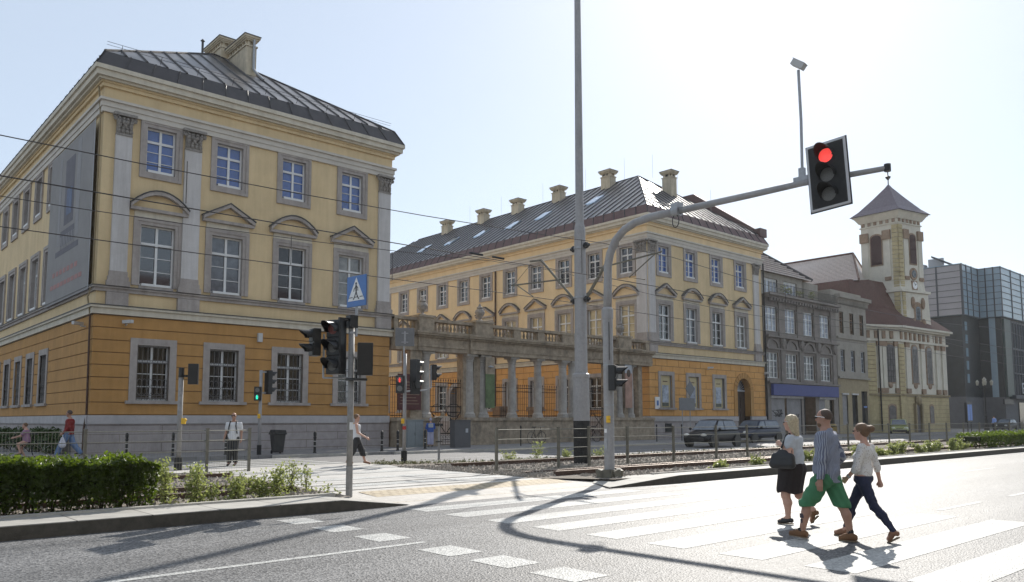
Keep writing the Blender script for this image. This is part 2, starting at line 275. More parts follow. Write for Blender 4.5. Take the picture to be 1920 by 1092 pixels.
# ================================================================ geometry helpers
class MB:
    def __init__(s): s.v = []; s.f = []
    def add(s, vs, fs):
        b = len(s.v); s.v += [tuple(p) for p in vs]; s.f += [tuple(i + b for i in f) for f in fs]; return s
    def box(s, x0, x1, y0, y1, z0, z1):
        return s.add([(x0, y0, z0), (x1, y0, z0), (x1, y1, z0), (x0, y1, z0), (x0, y0, z1), (x1, y0, z1), (x1, y1, z1), (x0, y1, z1)],
                     [(0, 3, 2, 1), (4, 5, 6, 7), (0, 1, 5, 4), (1, 2, 6, 5), (2, 3, 7, 6), (3, 0, 4, 7)])
    def cbox(s, c, d, rz=0, tilt=None):
        c = Vector(c); hx, hy, hz = d[0] / 2, d[1] / 2, d[2] / 2; m = Matrix.Rotation(rz, 3, 'Z')
        if tilt: m = m @ Matrix.Rotation(tilt[1], 3, tilt[0])
        vs = [c + m @ Vector((x, y, z)) for z in (-hz, hz) for x, y in ((-hx, -hy), (hx, -hy), (hx, hy), (-hx, hy))]
        return s.add(vs, [(0, 3, 2, 1), (4, 5, 6, 7), (0, 1, 5, 4), (1, 2, 6, 5), (2, 3, 7, 6), (3, 0, 4, 7)])
    def tube(s, pts, r, n=8, cap=True):
        pts = [Vector(p) for p in pts]; rs = r if isinstance(r, (list, tuple)) else [r] * len(pts); vs = []; fs = []
        prev = None
        for i, p in enumerate(pts):
            d = (pts[min(i + 1, len(pts) - 1)] - pts[max(i - 1, 0)]).normalized()
            if prev is None:
                a = Vector((0, 0, 1)) if abs(d.z) < .9 else Vector((1, 0, 0)); e = d.cross(a).normalized()
            else:
                e = (prev - d * prev.dot(d)).normalized()
            prev = e; g = d.cross(e)
            for k in range(n):
                t = 2 * pi * k / n; vs.append(p + (e * math.cos(t) + g * math.sin(t)) * rs[i])
        for i in range(len(pts) - 1):
            for k in range(n):
                k2 = (k + 1) % n; fs.append((i * n + k, i * n + k2, (i + 1) * n + k2, (i + 1) * n + k))
        if cap: fs.append(tuple(range(n - 1, -1, -1))); fs.append(tuple((len(pts) - 1) * n + k for k in range(n)))
        return s.add(vs, fs)
    def lathe(s, prof, c=(0, 0, 0), n=12):
        vs = []; fs = []; c = Vector(c)
        for r, z in prof:
            for k in range(n):
                t = 2 * pi * k / n; vs.append(c + Vector((r * math.cos(t), r * math.sin(t), z)))
        for i in range(len(prof) - 1):
            for k in range(n):
                k2 = (k + 1) % n; fs.append((i * n + k, i * n + k2, (i + 1) * n + k2, (i + 1) * n + k))
        fs.append(tuple(range(n - 1, -1, -1))); fs.append(tuple((len(prof) - 1) * n + k for k in range(n)))
        return s.add(vs, fs)
    def prism(s, poly, axis, a0, a1):
        """poly of 2-d points; axis 'x','y','z' is the extrusion axis"""
        def P(q, a):
            return {'x': (a, q[0], q[1]), 'y': (q[0], a, q[1]), 'z': (q[0], q[1], a)}[axis]
        n = len(poly); vs = [P(q, a0) for q in poly] + [P(q, a1) for q in poly]
        fs = [tuple(range(n - 1, -1, -1)), tuple(range(n, 2 * n))] + [(i, (i + 1) % n, (i + 1) % n + n, i + n) for i in range(n)]
        return s.add(vs, fs)
    def poly(s, pts): return s.add(pts, [tuple(range(len(pts)))])
    def ball(s, c, r, n=8, m=6):
        c = Vector(c); r = r if isinstance(r, (tuple, list)) else (r, r, r)
        pr = []
        vs = []; fs = []
        for i in range(m + 1):
            t = -pi / 2 + pi * i / m
            for k in range(n):
                a = 2 * pi * k / n; ct = max(math.cos(t), .02)
                vs.append(c + Vector((r[0] * ct * math.cos(a), r[1] * ct * math.sin(a), r[2] * math.sin(t))))
        for i in range(m):
            for k in range(n):
                k2 = (k + 1) % n; fs.append((i * n + k, i * n + k2, (i + 1) * n + k2, (i + 1) * n + k))
        fs.append(tuple(range(n - 1, -1, -1))); fs.append(tuple(m * n + k for k in range(n)))
        return s.add(vs, fs)
    def xf(s, loc=(0, 0, 0), rz=0, sc=(1, 1, 1), mat=None):
        m = mat if mat else Matrix.Translation(loc) @ Matrix.Rotation(rz, 4, 'Z') @ Matrix.Diagonal((*sc, 1))
        s.v = [tuple(m @ Vector(p)) for p in s.v]; return s
    def join(s, o): return s.add(o.v, o.f)
    def mesh(s, name, mat, smooth=False, recalc=True):
        me = bpy.data.meshes.new(name); me.from_pydata([tuple(p) for p in s.v], [], s.f)
        if recalc:
            bm = bmesh.new(); bm.from_mesh(me); bmesh.ops.recalc_face_normals(bm, faces=bm.faces); bm.to_mesh(me); bm.free()
        if smooth: me.polygons.foreach_set('use_smooth', [True] * len(me.polygons))
        me.materials.append(MT[mat] if isinstance(mat, str) else mat); me.update(); return me
    def obj(s, name, mat, parent=None, smooth=False, loc=None, rz=0, bevel=0, recalc=True):
        o = bpy.data.objects.new(name, s.mesh(name, mat, smooth, recalc)); C.objects.link(o)
        if parent is not None: o.parent = parent
        if loc is not None: o.location = loc
        if rz: o.rotation_euler = (0, 0, rz)
        if bevel:
            b = o.modifiers.new('bevel', 'BEVEL'); b.width = bevel; b.segments = 2; b.limit_method = 'ANGLE'
        return o
def tag(o, label=None, cat=None, group=None, kind=None):
    if label: o['label'] = label
    if cat: o['category'] = cat
    if group: o['group'] = group
    if kind: o['kind'] = kind
    return o
def thing(name, label, cat, loc=(0, 0, 0), rz=0, group=None):
    o = bpy.data.objects.new(name, None); C.objects.link(o); o.location = loc; o.rotation_euler = (0, 0, rz)
    return tag(o, label, cat, group)
def struct(name, mb, mat, smooth=False, **k):
    return tag(mb.obj(name, mat, None, smooth, **k), kind='structure')
def kids(o): return [x for x in C.objects if x.parent == o]
def dup(o, parent=None, loc=None, rz=None, label=None, group=None):
    c = o.copy(); C.objects.link(c)
    if parent is not None: c.parent = parent
    if loc is not None: c.location = loc
    if rz is not None: c.rotation_euler = (0, 0, rz)
    if label: c['label'] = label
    if group: c['group'] = group
    for ch in list(o.children): dup(ch, c)
    return c

# ================================================================ GROUND
G = .15
struct('ground', MB().poly([(-1500, -1500, -.06), (1500, -1500, -.06), (1500, 1500, -.06), (-1500, 1500, -.06)]), 'ground')
struct('road', MB().poly([(-80, -40, 0), (260, -40, 0), (260, 13.1, 0), (-80, 13.1, 0)]), 'asphalt')
# tram reserve (ballast), crossing and far carriageway
def sheet(name, pts, z, mat): return struct(name, MB().poly([(x, y, z) for x, y in pts]), mat)
sheet('ballast_bed', [(-60, 13.9), (8.25, 13.9), (8.7, 18.4), (9.0, 20.6), (8.9, 23.2), (-60, 23.2)], G, 'gravel').name = 'gravel_bed'
sheet('gravel_bed', [(15.4, 13.3), (260, 13.3), (260, 21.6), (18.5, 22.0), (15.3, 24.3), (14.6, 21.6), (14.3, 16.8), (14.3, 15.0)], G, 'gravel')
cr = MB()
cr.add([(7.9, 12.9, 0), (16.6, 12.9, 0), (16.6, 13.5, .06), (7.9, 13.5, .06), (16.6, 15.0, G - .006), (8.2, 15.0, G - .006), (7.9, 13.9, G * .55)], [(0, 1, 2, 3), (3, 2, 4, 5, 6)])
struct('crossing_ramp', cr, 'paving')
sheet('tram_crossing', [(8.2, 15.0), (15.5, 15.0), (15.5, 24.6), (8.2, 24.6)], G - .006, 'slabs')
ta = MB()
ta.add([(8.6, 13.25, .036), (15.4, 13.25, .036), (15.4, 13.85, .079), (8.6, 13.85, .079)], [(0, 1, 2, 3)])
ta.add([(8.9, 14.0, .09), (14.6, 14.0, .09), (14.6, 14.75, .142), (8.9, 14.75, .142)], [(0, 1, 2, 3)])
struct('tactile_paving', ta, 'tactile')
sheet('far_road', [(-60, 23.2), (9.0, 23.2), (9, 24.4), (15.3, 24.4), (18.5, 22.0), (260, 21.4), (260, 60), (-60, 60)], G - .012, 'asphalt_far')
# road markings
mk = MB()
def rect(mb, x0, x1, y0, y1, z): mb.poly([(x0, y0, z), (x1, y0, z), (x1, y1, z), (x0, y1, z)])
for i in range(11): rect(mk, 8.55, 14.7, 12.42 - 1.115 * i - .6, 12.42 - 1.115 * i, .004)
for y in (12.15, 10.95, 9.72, 8.15, 7.1, 6.07, 5.0): rect(mk, 6.0, 6.53, y - .34, y + .34, .004)
rect(mk, -60, 6.46, 8.89, 9.01, .004)
for i in range(12): rect(mk, -3.2 + 0, -3.1, 0, .1, -.05) if False else None
rect(mk, 15.5, 17.6, 5.66, 5.78, .004)
for i in range(10): rect(mk, 19.4 + i * 6, 22.6 + i * 6, 5.66, 5.78, .004)
for i in range(10): rect(mk, 15.2 + i * 6, 18.2 + i * 6, 9.2, 9.32, .004)
rect(mk, 15.6, 120, 12.30, 12.42, .004)
struct('road_marking', mk, 'paint')
m2 = MB()
for i in range(4): rect(m2, 9.1, 14.4, 15.9 + i * 1.9, 16.5 + i * 1.9, G)
for i in range(5): rect(m2, 9.4, 14.6, 25.0 + i * 1.0, 25.5 + i * 1.0, G - .006)
rect(m2, 17.5, 120, 25.2, 25.32, G - .006)
struct('crossing_marking', m2, 'paint')
# kerbs
k = MB()
k.add([(-60, 13.0, 0), (7.8, 12.95, 0), (9.0, 12.95, 0), (-60, 13.0, .2), (7.5, 12.95, .2), (8.95, 12.97, .02), (-60, 13.95, .2), (7.6, 13.95, .2), (8.4, 13.95, .09), (-60, 13.95, .1), (8.4, 13.95, .05)],
      [(0, 1, 4, 3), (1, 2, 5, 4), (3, 4, 7, 6), (4, 5, 8, 7)])
struct('kerb_top', k, 'kerbslab')
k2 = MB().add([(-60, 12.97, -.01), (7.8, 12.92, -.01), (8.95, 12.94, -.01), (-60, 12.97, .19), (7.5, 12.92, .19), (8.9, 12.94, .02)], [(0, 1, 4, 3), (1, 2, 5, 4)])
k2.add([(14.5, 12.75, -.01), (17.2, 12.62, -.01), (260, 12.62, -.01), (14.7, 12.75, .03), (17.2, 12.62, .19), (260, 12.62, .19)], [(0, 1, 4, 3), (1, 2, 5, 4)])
struct('shaded_kerb_face', k2, 'kerbface')
k3 = MB().add([(14.6, 12.77, .03), (17.2, 12.65, .2), (17.3, 13.35, .2), (15.6, 14.0, .155), (14.9, 13.6, .08), (260, 12.65, .2), (260, 13.35, .2)], [(0, 1, 2, 3, 4), (1, 5, 6, 2)])
struct('kerb_slab', k3, 'kerbslab')
k4 = MB(); k4.box(-60, 7.9, 13.93, 14.05, .1, .235); k4.box(17.0, 260, 13.33, 13.42, .1, .23)
struct('kerb_edging', k4, 'concrete')
# sidewalk along the buildings
sw = MB()
sw.prism([(14.3, 30.2), (18.3, 29.7), (18.4, 29.7), (18.4, 41), (2, 41), (3.5, 33.5), (8.0, 31.6)], 'z', .0, .26)
struct('sidewalk', sw, 'walk')
struct('sidewalk', MB().prism([(18.4, 30.0), (19.6, 29.55), (60, 29.0), (140, 29.2), (140, 90), (18.4, 90)], 'z', 0, .255), 'walk')
struct('sidewalk', MB().prism([(-60, 34.8), (2.6, 38.5), (2.6, 120), (-60, 120)], 'z', 0, .25), 'walk')
struct('sidewalk_edge', MB().prism([(14.2, 30.05), (18.3, 29.55), (18.3, 29.69), (14.3, 30.19)], 'z', 0, .255).prism([(19.6, 29.4), (60, 28.85), (60, 28.99), (19.6, 29.54)], 'z', 0, .25), 'concrete')
# rails
def rail(name, x0, x1, y0, y1=None, h=.19, w=.07, mat='rust'):
    y1 = y0 if y1 is None else y1
    b = MB().add([(x0, y0 - w, G - .03), (x1, y1 - w, G - .03), (x1, y1 + w, G - .03), (x0, y0 + w, G - .03), (x0, y0 - w, G + h), (x1, y1 - w, G + h), (x1, y1 + w, G + h), (x0, y0 + w, G + h)],
                 [(0, 3, 2, 1), (4, 5, 6, 7), (0, 1, 5, 4), (1, 2, 6, 5), (2, 3, 7, 6), (3, 0, 4, 7)])
    o = struct(name, b, mat)
    t = MB().add([(x0, y0 - w * .9, G + h + .004), (x1, y1 - w * .9, G + h + .004), (x1, y1 + w * .9, G + h + .004), (x0, y0 + w * .9, G + h + .004)], [(0, 1, 2, 3)])
    struct('rail_head', t, 'steel_rail')
rail('tram_rail', 15.2, 200, 15.2, h=.12); rail('tram_rail', 15.6, 200, 20.2, h=.12)
rail('tram_rail', 15.4, 200, 16.65, h=.035); rail('tram_rail', 16, 200, 21.6, h=.03)
rail('tram_rail', -50, 8.0, 15.75, h=.1); rail('tram_rail', -50, 8.4, 17.2, h=.09); rail('tram_rail', -50, 8.7, 20.9, h=.1)
for y in (15.2, 16.65, 20.2, 21.6):
    struct('rail_groove', MB().poly([(8.2, y - .05, G - .001), (15.6, y - .05, G - .001), (15.6, y + .05, G - .001), (8.2, y + .05, G - .001)]), 'kerbface')
# ballast stones scattered in one mesh
def ballast(n, x0, x1, y0, y1, seed, sz=(.03, .07), test=None, fall=0):
    rnd = random.Random(seed); b = MB()
    while n > 0:
        u = rnd.random(); x = x0 + (x1 - x0) * (u ** (1 + fall)); y = rnd.uniform(y0, y1)
        if test and not test(x, y): continue
        n -= 1; s = rnd.uniform(*sz); a = rnd.random() * 6.3; z = G
        pts = []
        for kk in range(3):
            t = a + kk * 2.1; pts.append((x + s * math.cos(t) * rnd.uniform(.7, 1.2), y + s * math.sin(t) * rnd.uniform(.7, 1.2), z - .01))
        pts.append((x + rnd.uniform(-.3, .3) * s, y + rnd.uniform(-.3, .3) * s, z + s * rnd.uniform(.5, 1.1)))
        b.add(pts, [(0, 1, 3), (1, 2, 3), (2, 0, 3)])
    return b
tag(ballast(9000, 14.4, 40, 13.5, 21.5, 1, test=lambda x, y: x > 15.6 or y > 15.1, fall=.6).obj('ballast_gravel', 'stone'), 'loose grey and brown ballast stones around the rails right of the crossing', 'gravel', kind='stuff')
tag(ballast(5500, -1, 8.8, 14.1, 23, 2, test=lambda x, y: x < 8.2 + (y - 14) * .07).obj('ballast_gravel', 'stone'), 'loose ballast stones between rails behind the left hedge', 'gravel', kind='stuff')
# ================================================================ PALACE WINGS
def ring(mb, u0, u1, z0, z1, wd, d0, d1, bottom=True, inner=True):
    """stone frame round an opening in local facade coordinates: x along, y inward, z up"""
    mb.box(u0 - wd, u0, d0, d1, z0 - (wd if bottom else 0), z1 + wd); mb.box(u1, u1 + wd, d0, d1, z0 - (wd if bottom else 0), z1 + wd)
    mb.box(u0, u1, d0, d1, z1, z1 + wd)
    if bottom: mb.box(u0, u1, d0, d1, z0 - wd, z0)
def sash(w, h, d, bars, trans=.3, fr=.07):
    """white casement: outer frame, mullion, transom and thin glazing bars"""
    b = MB(); x0, x1 = -w / 2, w / 2; zt = h * (1 - trans)
    b.box(x0, x0 + fr, d - .05, d, 0, h); b.box(x1 - fr, x1, d - .05, d, 0, h); b.box(x0 + fr, x1 - fr, d - .05, d, h - fr, h); b.box(x0 + fr, x1 - fr, d - .05, d, 0, fr * 1.4)
    b.box(-.05, .05, d - .06, d, fr * 1.4, zt - .05); b.box(-.05, .05, d - .06, d, zt + .05, h - fr); b.box(x0 + fr, x1 - fr, d - .062, d, zt - .05, zt + .05)
    for i in range(1, bars):
        z = fr + (zt - fr) * i / bars; b.box(x0 + fr, -.05, d - .03, d, z - .015, z + .015); b.box(.05, x1 - fr, d - .03, d, z - .015, z + .015)
    return b
def pediment(kind, w, z0, h, wd=.13, proj=.28):
    """raking or segmental pediment with a base cornice, tympanum and dark lead capping"""
    b = MB(); c = MB(); t = MB(); hw = w / 2
    b.box(-hw, hw, -proj * .75, -.02, z0, z0 + wd)
    n = 1 if kind == 'tri' else 10
    def top(u): return z0 + wd * .9 + (h - wd) * (1 - abs(u) / hw) if kind == 'tri' else z0 + wd * .9 + (h - wd) * (1 - (u / hw) ** 2)
    us = [-hw, 0, hw] if kind == 'tri' else [-hw + w * i / n for i in range(n + 1)]
    for a, e in zip(us[:-1], us[1:]):
        za, ze = top(a), top(e)
        b.prism([(a, za - wd * .2), (e, ze - wd * .2), (e, ze + wd), (a, za + wd)], 'y', -proj, -.02)
        c.prism([(a * 1.03, za + wd + .003), (e * 1.03, ze + wd + .003), (e * 1.03, ze + wd + .05), (a * 1.03, za + wd + .05)], 'y', -proj - .03, -.01)
    t.add([(u, -.05, top(u) - wd * .15) for u in us] + [(us[-1], -.05, z0 + wd), (us[0], -.05, z0 + wd)], [tuple(range(len(us) + 2))])
    return b, c, t
WCACHE = {}
def window(kind, style, glass, parent, wall='yellow'):
    """returns the part 'window' (stone surround) with its sub-parts"""
    key = (kind, style, glass, wall)
    if key in WCACHE: return dup(WCACHE[key], parent)
    s = MB(); extra = []
    if kind == 'top':
        w_, h_ = 1.2, 1.95; ring(s, -.6, .6, 0, h_, .14, -.045, .22); ring(s, -.74, .74, -.14, h_ + .14, .13, -.075, .1)
        fr = sash(w_, h_, .2, 3); tray = MB().box(-.52, .5, -.05, .15, 0.0, .1); extra.append(('sill', tray, 'winwhite'))
    elif kind == 'mid':
        w_, h_ = 1.4, 2.6; ring(s, -.7, .7, 0, h_, .14, -.045, .22, False); ring(s, -.84, .84, 0, h_ + .14, .16, -.075, .1, False)
        s.box(-.7, .7, -.045, .22, -.12, 0)
        fr = sash(w_, h_, .2, 3, .3); tray = MB().box(-.6, .58, -.07, .15, .0, .1); extra.append(('sill', tray, 'winwhite'))
        if style != 'none':
          fz = MB().box(-.98, .98, -.05, .05, h_ + .31, h_ + .56); extra.append(('frieze_panel', fz, 'trim'))
          p, c, t = pediment(style, 2.35, h_ + .56, .80 if style == 'tri' else .78)
          extra.append(('pediment', p, 'greystone')); extra.append(('lead_capping', c, 'darktop')); extra.append(('tympanum', t, wall))
    else:
        w_, h_ = 1.3, 2.3; ring(s, -.65, .65, 0, h_, .28, -.09, .25, False); s.box(-1.05, 1.05, -.16, .2, -.13, -.002)
        fr = sash(w_, h_, .22, 3, .28, .06)
        if style == 'grille':
            g = MB()
            for i in range(7): u = -.6 + i * .2; g.tube([(u, .03, 0.02), (u, .03, h_ - .02)], .012, 4)
            for z in (.12, .22, h_ * .68, h_ * .68 + .12, h_ - .05): g.tube([(-.65, .03, z), (.65, .03, z)], .012, 4)
            for i in range(6):
                u = -.5 + i * .2
                for z in (.42, .75):
                    pts = [(u + .1 * math.sin(a) * (1 if i % 2 else -1), .01, z + .16 * math.cos(a)) for a in [q * pi / 4 for q in range(9)]]
                    g.tube(pts, .011, 3, False)
            for i in range(12):
                u = -.58 + i * .105; g.tube([(u, .03, .04), (u + .05, .03, .16), (u + .1, .03, .04)], .011, 3, False); g.tube([(u, .03, h_ * .68), (u + .05, .03, h_ * .68 + .11), (u + .1, .03, h_ * .68)], .011, 3, False)
            extra.append(('grille', g, 'grille'))
        if style == 'poster':
            extra.append(('poster_board', MB().box(-.55, .55, .06, .1, .05, h_ - .03), 'poster_cream'))
            extra.append(('poster_picture', MB().box(-.36, .36, .045, .058, .38, h_ * .7), 'poster_pic'))
            extra.append(('poster_base', MB().box(-.36, .36, .045, .058, .12, .36), 'poster_dark'))
            tx = MB()
            for i in range(6): tx.box(-.26 + i * .09, -.20 + i * .09, .05, .058, h_ * .8, h_ * .83)
            extra.append(('poster_lettering', tx, 'darkred'))
    o = s.obj('window', 'greystone', parent)
    f = fr.obj('window_frame', 'winwhite', o)
    pn = MB().box(-w_ / 2 + .01, w_ / 2 - .01, .205, .23, .01, h_ - .01).obj('pane', glass, o)
    for nm, mb, mt in extra: mb.obj(nm, mt, o)
    WCACHE[key] = o
    return o
MT['architrave'] = M('architrave_stone', (.56, .52, .46), .85, .07, 2.5, .2, 30, stain=.2, sscale=.8)
MT['glass_half'] = M('half_curtained_glass', (.15, .145, .13), .12, .7, 1.6, ior=1.9)
MT['grille'] = M('window_grille', (.16, .15, .145), .6, .2, 10, metal=.2)
MT['skylight'] = M('skylight_glass', (.35, .45, .55), .08, .1, 1, ior=2.2, metal=.6)
MT['poster_cream'] = M('poster_cream', (.50, .42, .24), .7, .05, 5)
MT['poster_pic'] = M('poster_picture', (.33, .37, .44), .6, .5, 3.0)
MT['poster_dark'] = M('poster_base', (.10, .11, .09), .6, .3, 6)

def wall_open(mb, u0, u1, z0, z1, ops, P):
    """flat wall with rectangular openings, P maps (u,z)->xyz"""
    us = sorted({u0, u1, *[o[0] for o in ops], *[o[1] for o in ops]}); zs = sorted({z0, z1, *[o[2] for o in ops], *[o[3] for o in ops]})
    us = [u for u in us if u0 <= u <= u1]; zs = [z for z in zs if z0 <= z <= z1]
    for a, b in zip(us[:-1], us[1:]):
        for c, d in zip(zs[:-1], zs[1:]):
            m = ((a + b) / 2, (c + d) / 2)
            if any(o[0] < m[0] < o[1] and o[2] < m[1] < o[3] for o in ops): continue
            mb.poly([P(a, c), P(b, c), P(b, d), P(a, d)])
def courses(mb, u0, u1, z0, z1, ops, P3, n, joints=None, th=.05, gap=.035):
    """rusticated courses standing proud of the backing"""
    h = (z1 - z0) / n
    for i in range(n):
        a, b = z0 + i * h + gap / 2, z0 + (i + 1) * h - gap / 2; m = (a + b) / 2
        cuts = [(u0, u1)]
        for o in ops:
            if o[2] < b and o[3] > a:
                nc = []
                for c in cuts:
                    if o[1] <= c[0] or o[0] >= c[1]: nc.append(c); continue
                    if o[0] > c[0]: nc.append((c[0], o[0]))
                    if o[1] < c[1]: nc.append((o[1], c[1]))
                cuts = nc
        for c in cuts:
            if joints:
                st = joints; off = (i % 2) * st / 2; js = [c[0]] + [u for u in [u0 + off + st * kk for kk in range(60)] if c[0] + .15 < u < c[1] - .15] + [c[1]]
            else: js = list(c)
            for p, q in zip(js[:-1], js[1:]):
                g2 = gap / 2 if joints else 0
                A = (p + (g2 if p > c[0] else 0), q - (g2 if q < c[1] else 0))
                x = [P3(A[0], z, d) for z in (a, b) for d in (-.01, th)] + [P3(A[1], z, d) for z in (a, b) for d in (-.01, th)]
                mb.add([x[0], x[1], x[2], x[3], x[4], x[5], x[6], x[7]], [(0, 1, 3, 2), (4, 6, 7, 5), (0, 4, 5, 1), (2, 3, 7, 6), (1, 5, 7, 3), (0, 2, 6, 4)])
def pilaster(parent, P3, u0, u1, cap=True):
    b = MB()
    def bx(mb, a, c, z0, z1, d):
        x = [P3(uu, zz, dd) for uu in (a, c) for zz in (z0, z1) for dd in (-.01, d)]
        mb.add(x, [(0, 1, 3, 2), (4, 6, 7, 5), (0, 4, 5, 1), (2, 3, 7, 6), (1, 5, 7, 3), (0, 2, 6, 4)])
    bx(b, u0, u1, 7.72, 13.42, .13); b.obj('pilaster', 'white', parent)
    g = MB(); bx(g, u0 - .12, u1 + .12, 7.1, 7.32, .24); bx(g, u0 - .07, u1 + .07, 7.32, 7.5, .19); bx(g, u0 - .03, u1 + .03, 7.5, 7.72, .16); bx(g, u0 - .1, u1 + .1, 6.3, 6.84, .17)
    g.obj('pilaster_base', 'greystone', parent)
    if cap:
        c = MB(); w = u1 - u0
        bx(c, u0, u1, 13.42, 13.5, .17); bx(c, u0 + .02, u1 - .02, 13.5, 14.2, .14); bx(c, u0 - .13, u1 + .13, 14.22, 14.33, .3)
        rnd = random.Random(int(u0 * 100))
        for row, (zz, out, n) in enumerate([(13.62, .16, 4), (13.85, .2, 3), (14.0, .22, 4)]):
            for i in range(n):
                u = u0 + w * (i + .5) / n; p = P3(u, zz, out - .03)
                c.ball(p, (.10, .10, .13), 6, 5); p2 = P3(u, zz + .1, out + .05); c.ball(p2, .055, 6, 4)
        for u in (u0 - .03, u1 + .03):
            for q in range(7):
                a = q * .9; r = .13 - q * .014; p = P3(u + r * math.cos(a) * (1 if u < u0 + .1 else -1), 14.1 + r * math.sin(a), .2); c.ball(p, .05, 5, 4)
            c.ball(P3(u, 14.1, .2), .06, 6, 4)
        c.obj('capital', 'capital', parent, smooth=False)
def palace(label, x0, x1, y0, y1, front_u, front_styles, side_v, apex, upper, sidewall, side_ground, side_glass, front_joint, door=None, gfront=('grille', 'glass_dark'), left_pil=True):
    t = thing('palace_wing', label, 'palace', (0, 0, 0))
    Pf = lambda u, z: (u, y0, z); Pf3 = lambda u, z, d: (u, y0 - d, z)
    Ps = lambda v, z: (x0, v, z); Ps3 = lambda v, z, d: (x0 - d, v, z)
    # openings
    fo = []; so_ = []
    for u in front_u: fo += [(u - .6, u + .6, 12.12, 14.07), (u - .7, u + .7, 7.24, 9.84)]
    gf = [(u - .65, u + .65, 2.45, 4.75) for u in front_u if not (door and abs(u - door) < .1)]
    for v in side_v: so_ += [(v - .6, v + .6, 12.12, 14.07), (v - .7, v + .7, 7.24, 9.84)]
    gs = [(v - .65, v + .65, 2.45, 4.75) for v in side_ground]
    uw = MB(); wall_open(uw, x0, x1, 6.3, 14.3, fo, Pf); uw.poly([(x1, y0, 6.3), (x1, y1, 6.3), (x1, y1, 14.3), (x1, y0, 14.3)]); uw.poly([(x0, y1, 6.3), (x1, y1, 6.3), (x1, y1, 14.3), (x0, y1, 14.3)])
    uw.obj('wall', upper, t)
    us = MB(); wall_open(us, x0, y0, 0, 0, [], Ps) if False else wall_open(us, y0, y1, 6.3, 14.3, so_, Ps); us.obj('side_wall', sidewall, t)
    # ground floor: dark backing and proud courses
    bk = MB()
    arch_f = [(door - .95, door + .95, 0, 4.85)] if door else []
    wall_open(bk, x0, x1, 1.85, 5.92, gf + [(a[0], a[1], 0, 4.85) for a in arch_f], Pf)
    arch_s = [(56.45 - .9, 56.45 + .9, 0, 4.6)] if sidewall == 'yellow_lit' else []
    wall_open(bk, y0, y1, 1.85, 5.92, gs + arch_s, Ps)
    bk.poly([(x1, y0, 0), (x1, y1, 0), (x1, y1, 5.92), (x1, y0, 5.92)]); bk.obj('ground_floor_backing', 'groove', t)
    cf = MB(); gcut = [(o[0], o[1], o[2], o[3]) for o in gf]
    fcut = gcut + [(a[0] - .0, a[1] + .0, a[2], a[3]) for a in arch_f]
    courses(cf, x0 - .05, x1, 1.87, 5.9, fcut, Pf3, 8, front_joint)
    courses(cf, y0, y1, 1.87, 5.9, gs + arch_s, Ps3, 8, front_joint)
    cf.obj('rusticated_wall', 'orange' if sidewall != 'yellow_lit' else 'orange_lit', t)
    pl = MB(); pc = MB()
    for (a, b_, P3_, w0) in ((x0, x1, Pf3, 'f'), (y0, y1, Ps3, 's')):
        segs = [(a, b_)]
        if w0 == 'f' and door: segs = [(a, door - .95), (door + .95, b_)]
        if w0 == 's' and arch_s: segs = [(a, 56.45 - .9), (56.45 + .9, b_)]
        for q0, q1 in segs:
            q0b = q0 - (.1 if q0 == a else 0)
            for mb, z0, z1, d in ((pl, 0, 1.5, .1), (pc, 1.5, 1.85, .15)):
                X = [P3_(uu, zz, dd) for uu in (q0b if w0 == 'f' else q0, q1) for zz in (z0, z1) for dd in (-.02, d)]
                mb.add(X, [(0, 1, 3, 2), (4, 6, 7, 5), (0, 4, 5, 1), (2, 3, 7, 6), (1, 5, 7, 3), (0, 2, 6, 4)])
            for z in (.42, .8, 1.16):
                X = [P3_(uu, zz, dd) for uu in (q0 - (.12 if q0 == a and w0 == 'f' else 0), q1) for zz in (z - .008, z + .008) for dd in (.095, .104)]
                pass
    pl.obj('plinth', 'plinthj', t); pc.obj('plinth_cap', 'trimgrey', t)
    # bands
    def band(name, z0, z1, pr, mat): return MB().box(x0 - pr, x1 + pr, y0 - pr, y1 + pr, z0, z1).obj(name, mat, t)
    for a in [MB().box(x0 - .14, x1 + .14, y0 - .14, y1 + .14, 5.93, 6.18).box(x0 - .22, x1 + .22, y0 - .22, y1 + .22, 6.18, 6.27)]: a.obj('string_course', 'trim', t)
    band('course_capping', 6.272, 6.31, .25, 'darktop')
    MB().box(x0 - .1, x1 + .1, y0 - .1, y1 + .1, 6.86, 7.0).box(x0 - .17, x1 + .17, y0 - .17, y1 + .17, 7.0, 7.07).obj('sill_course', 'greystone', t)
    band('sill_capping', 7.072, 7.1, .2, 'darktop')
    MB().box(x0 - .1, x1 + .1, y0 - .1, y1 + .1, 14.3, 14.52).box(x0 - .14, x1 + .14, y0 - .14, y1 + .14, 14.52, 14.75).box(x0 - .22, x1 + .22, y0 - .22, y1 + .22, 14.75, 14.86).obj('architrave', 'architrave', t)
    MB().box(x0 - .04, x1 + .04, y0 - .04, y1 + .04, 14.86, 15.35).box(x0 - .14, x1 + .14, y0 - .14, y1 + .14, 15.35, 15.5).box(x0 - .2, x1 + .2, y0 - .2, y1 + .2, 15.5, 15.58).obj('frieze', sidewall, t)
    MB().box(x0 - .32, x1 + .32, y0 - .32, y1 + .32, 15.58, 15.68).box(x0 - .44, x1 + .44, y0 - .44, y1 + .44, 15.68, 15.92).box(x0 - .52, x1 + .52, y0 - .52, y1 + .52, 15.92, 16.1).obj('cornice', 'trim', t)
    # sloped metal apron and hip roof
    a0, a1 = .5, .12
    ap = MB(); q = [(x0 - a0, y0 - a0), (x1 + a0, y0 - a0), (x1 + a0, y1 + a0), (x0 - a0, y1 + a0)]; p = [(x0 - a1, y0 - a1), (x1 + a1, y0 - a1), (x1 + a1, y1 + a1), (x0 - a1, y1 + a1)]
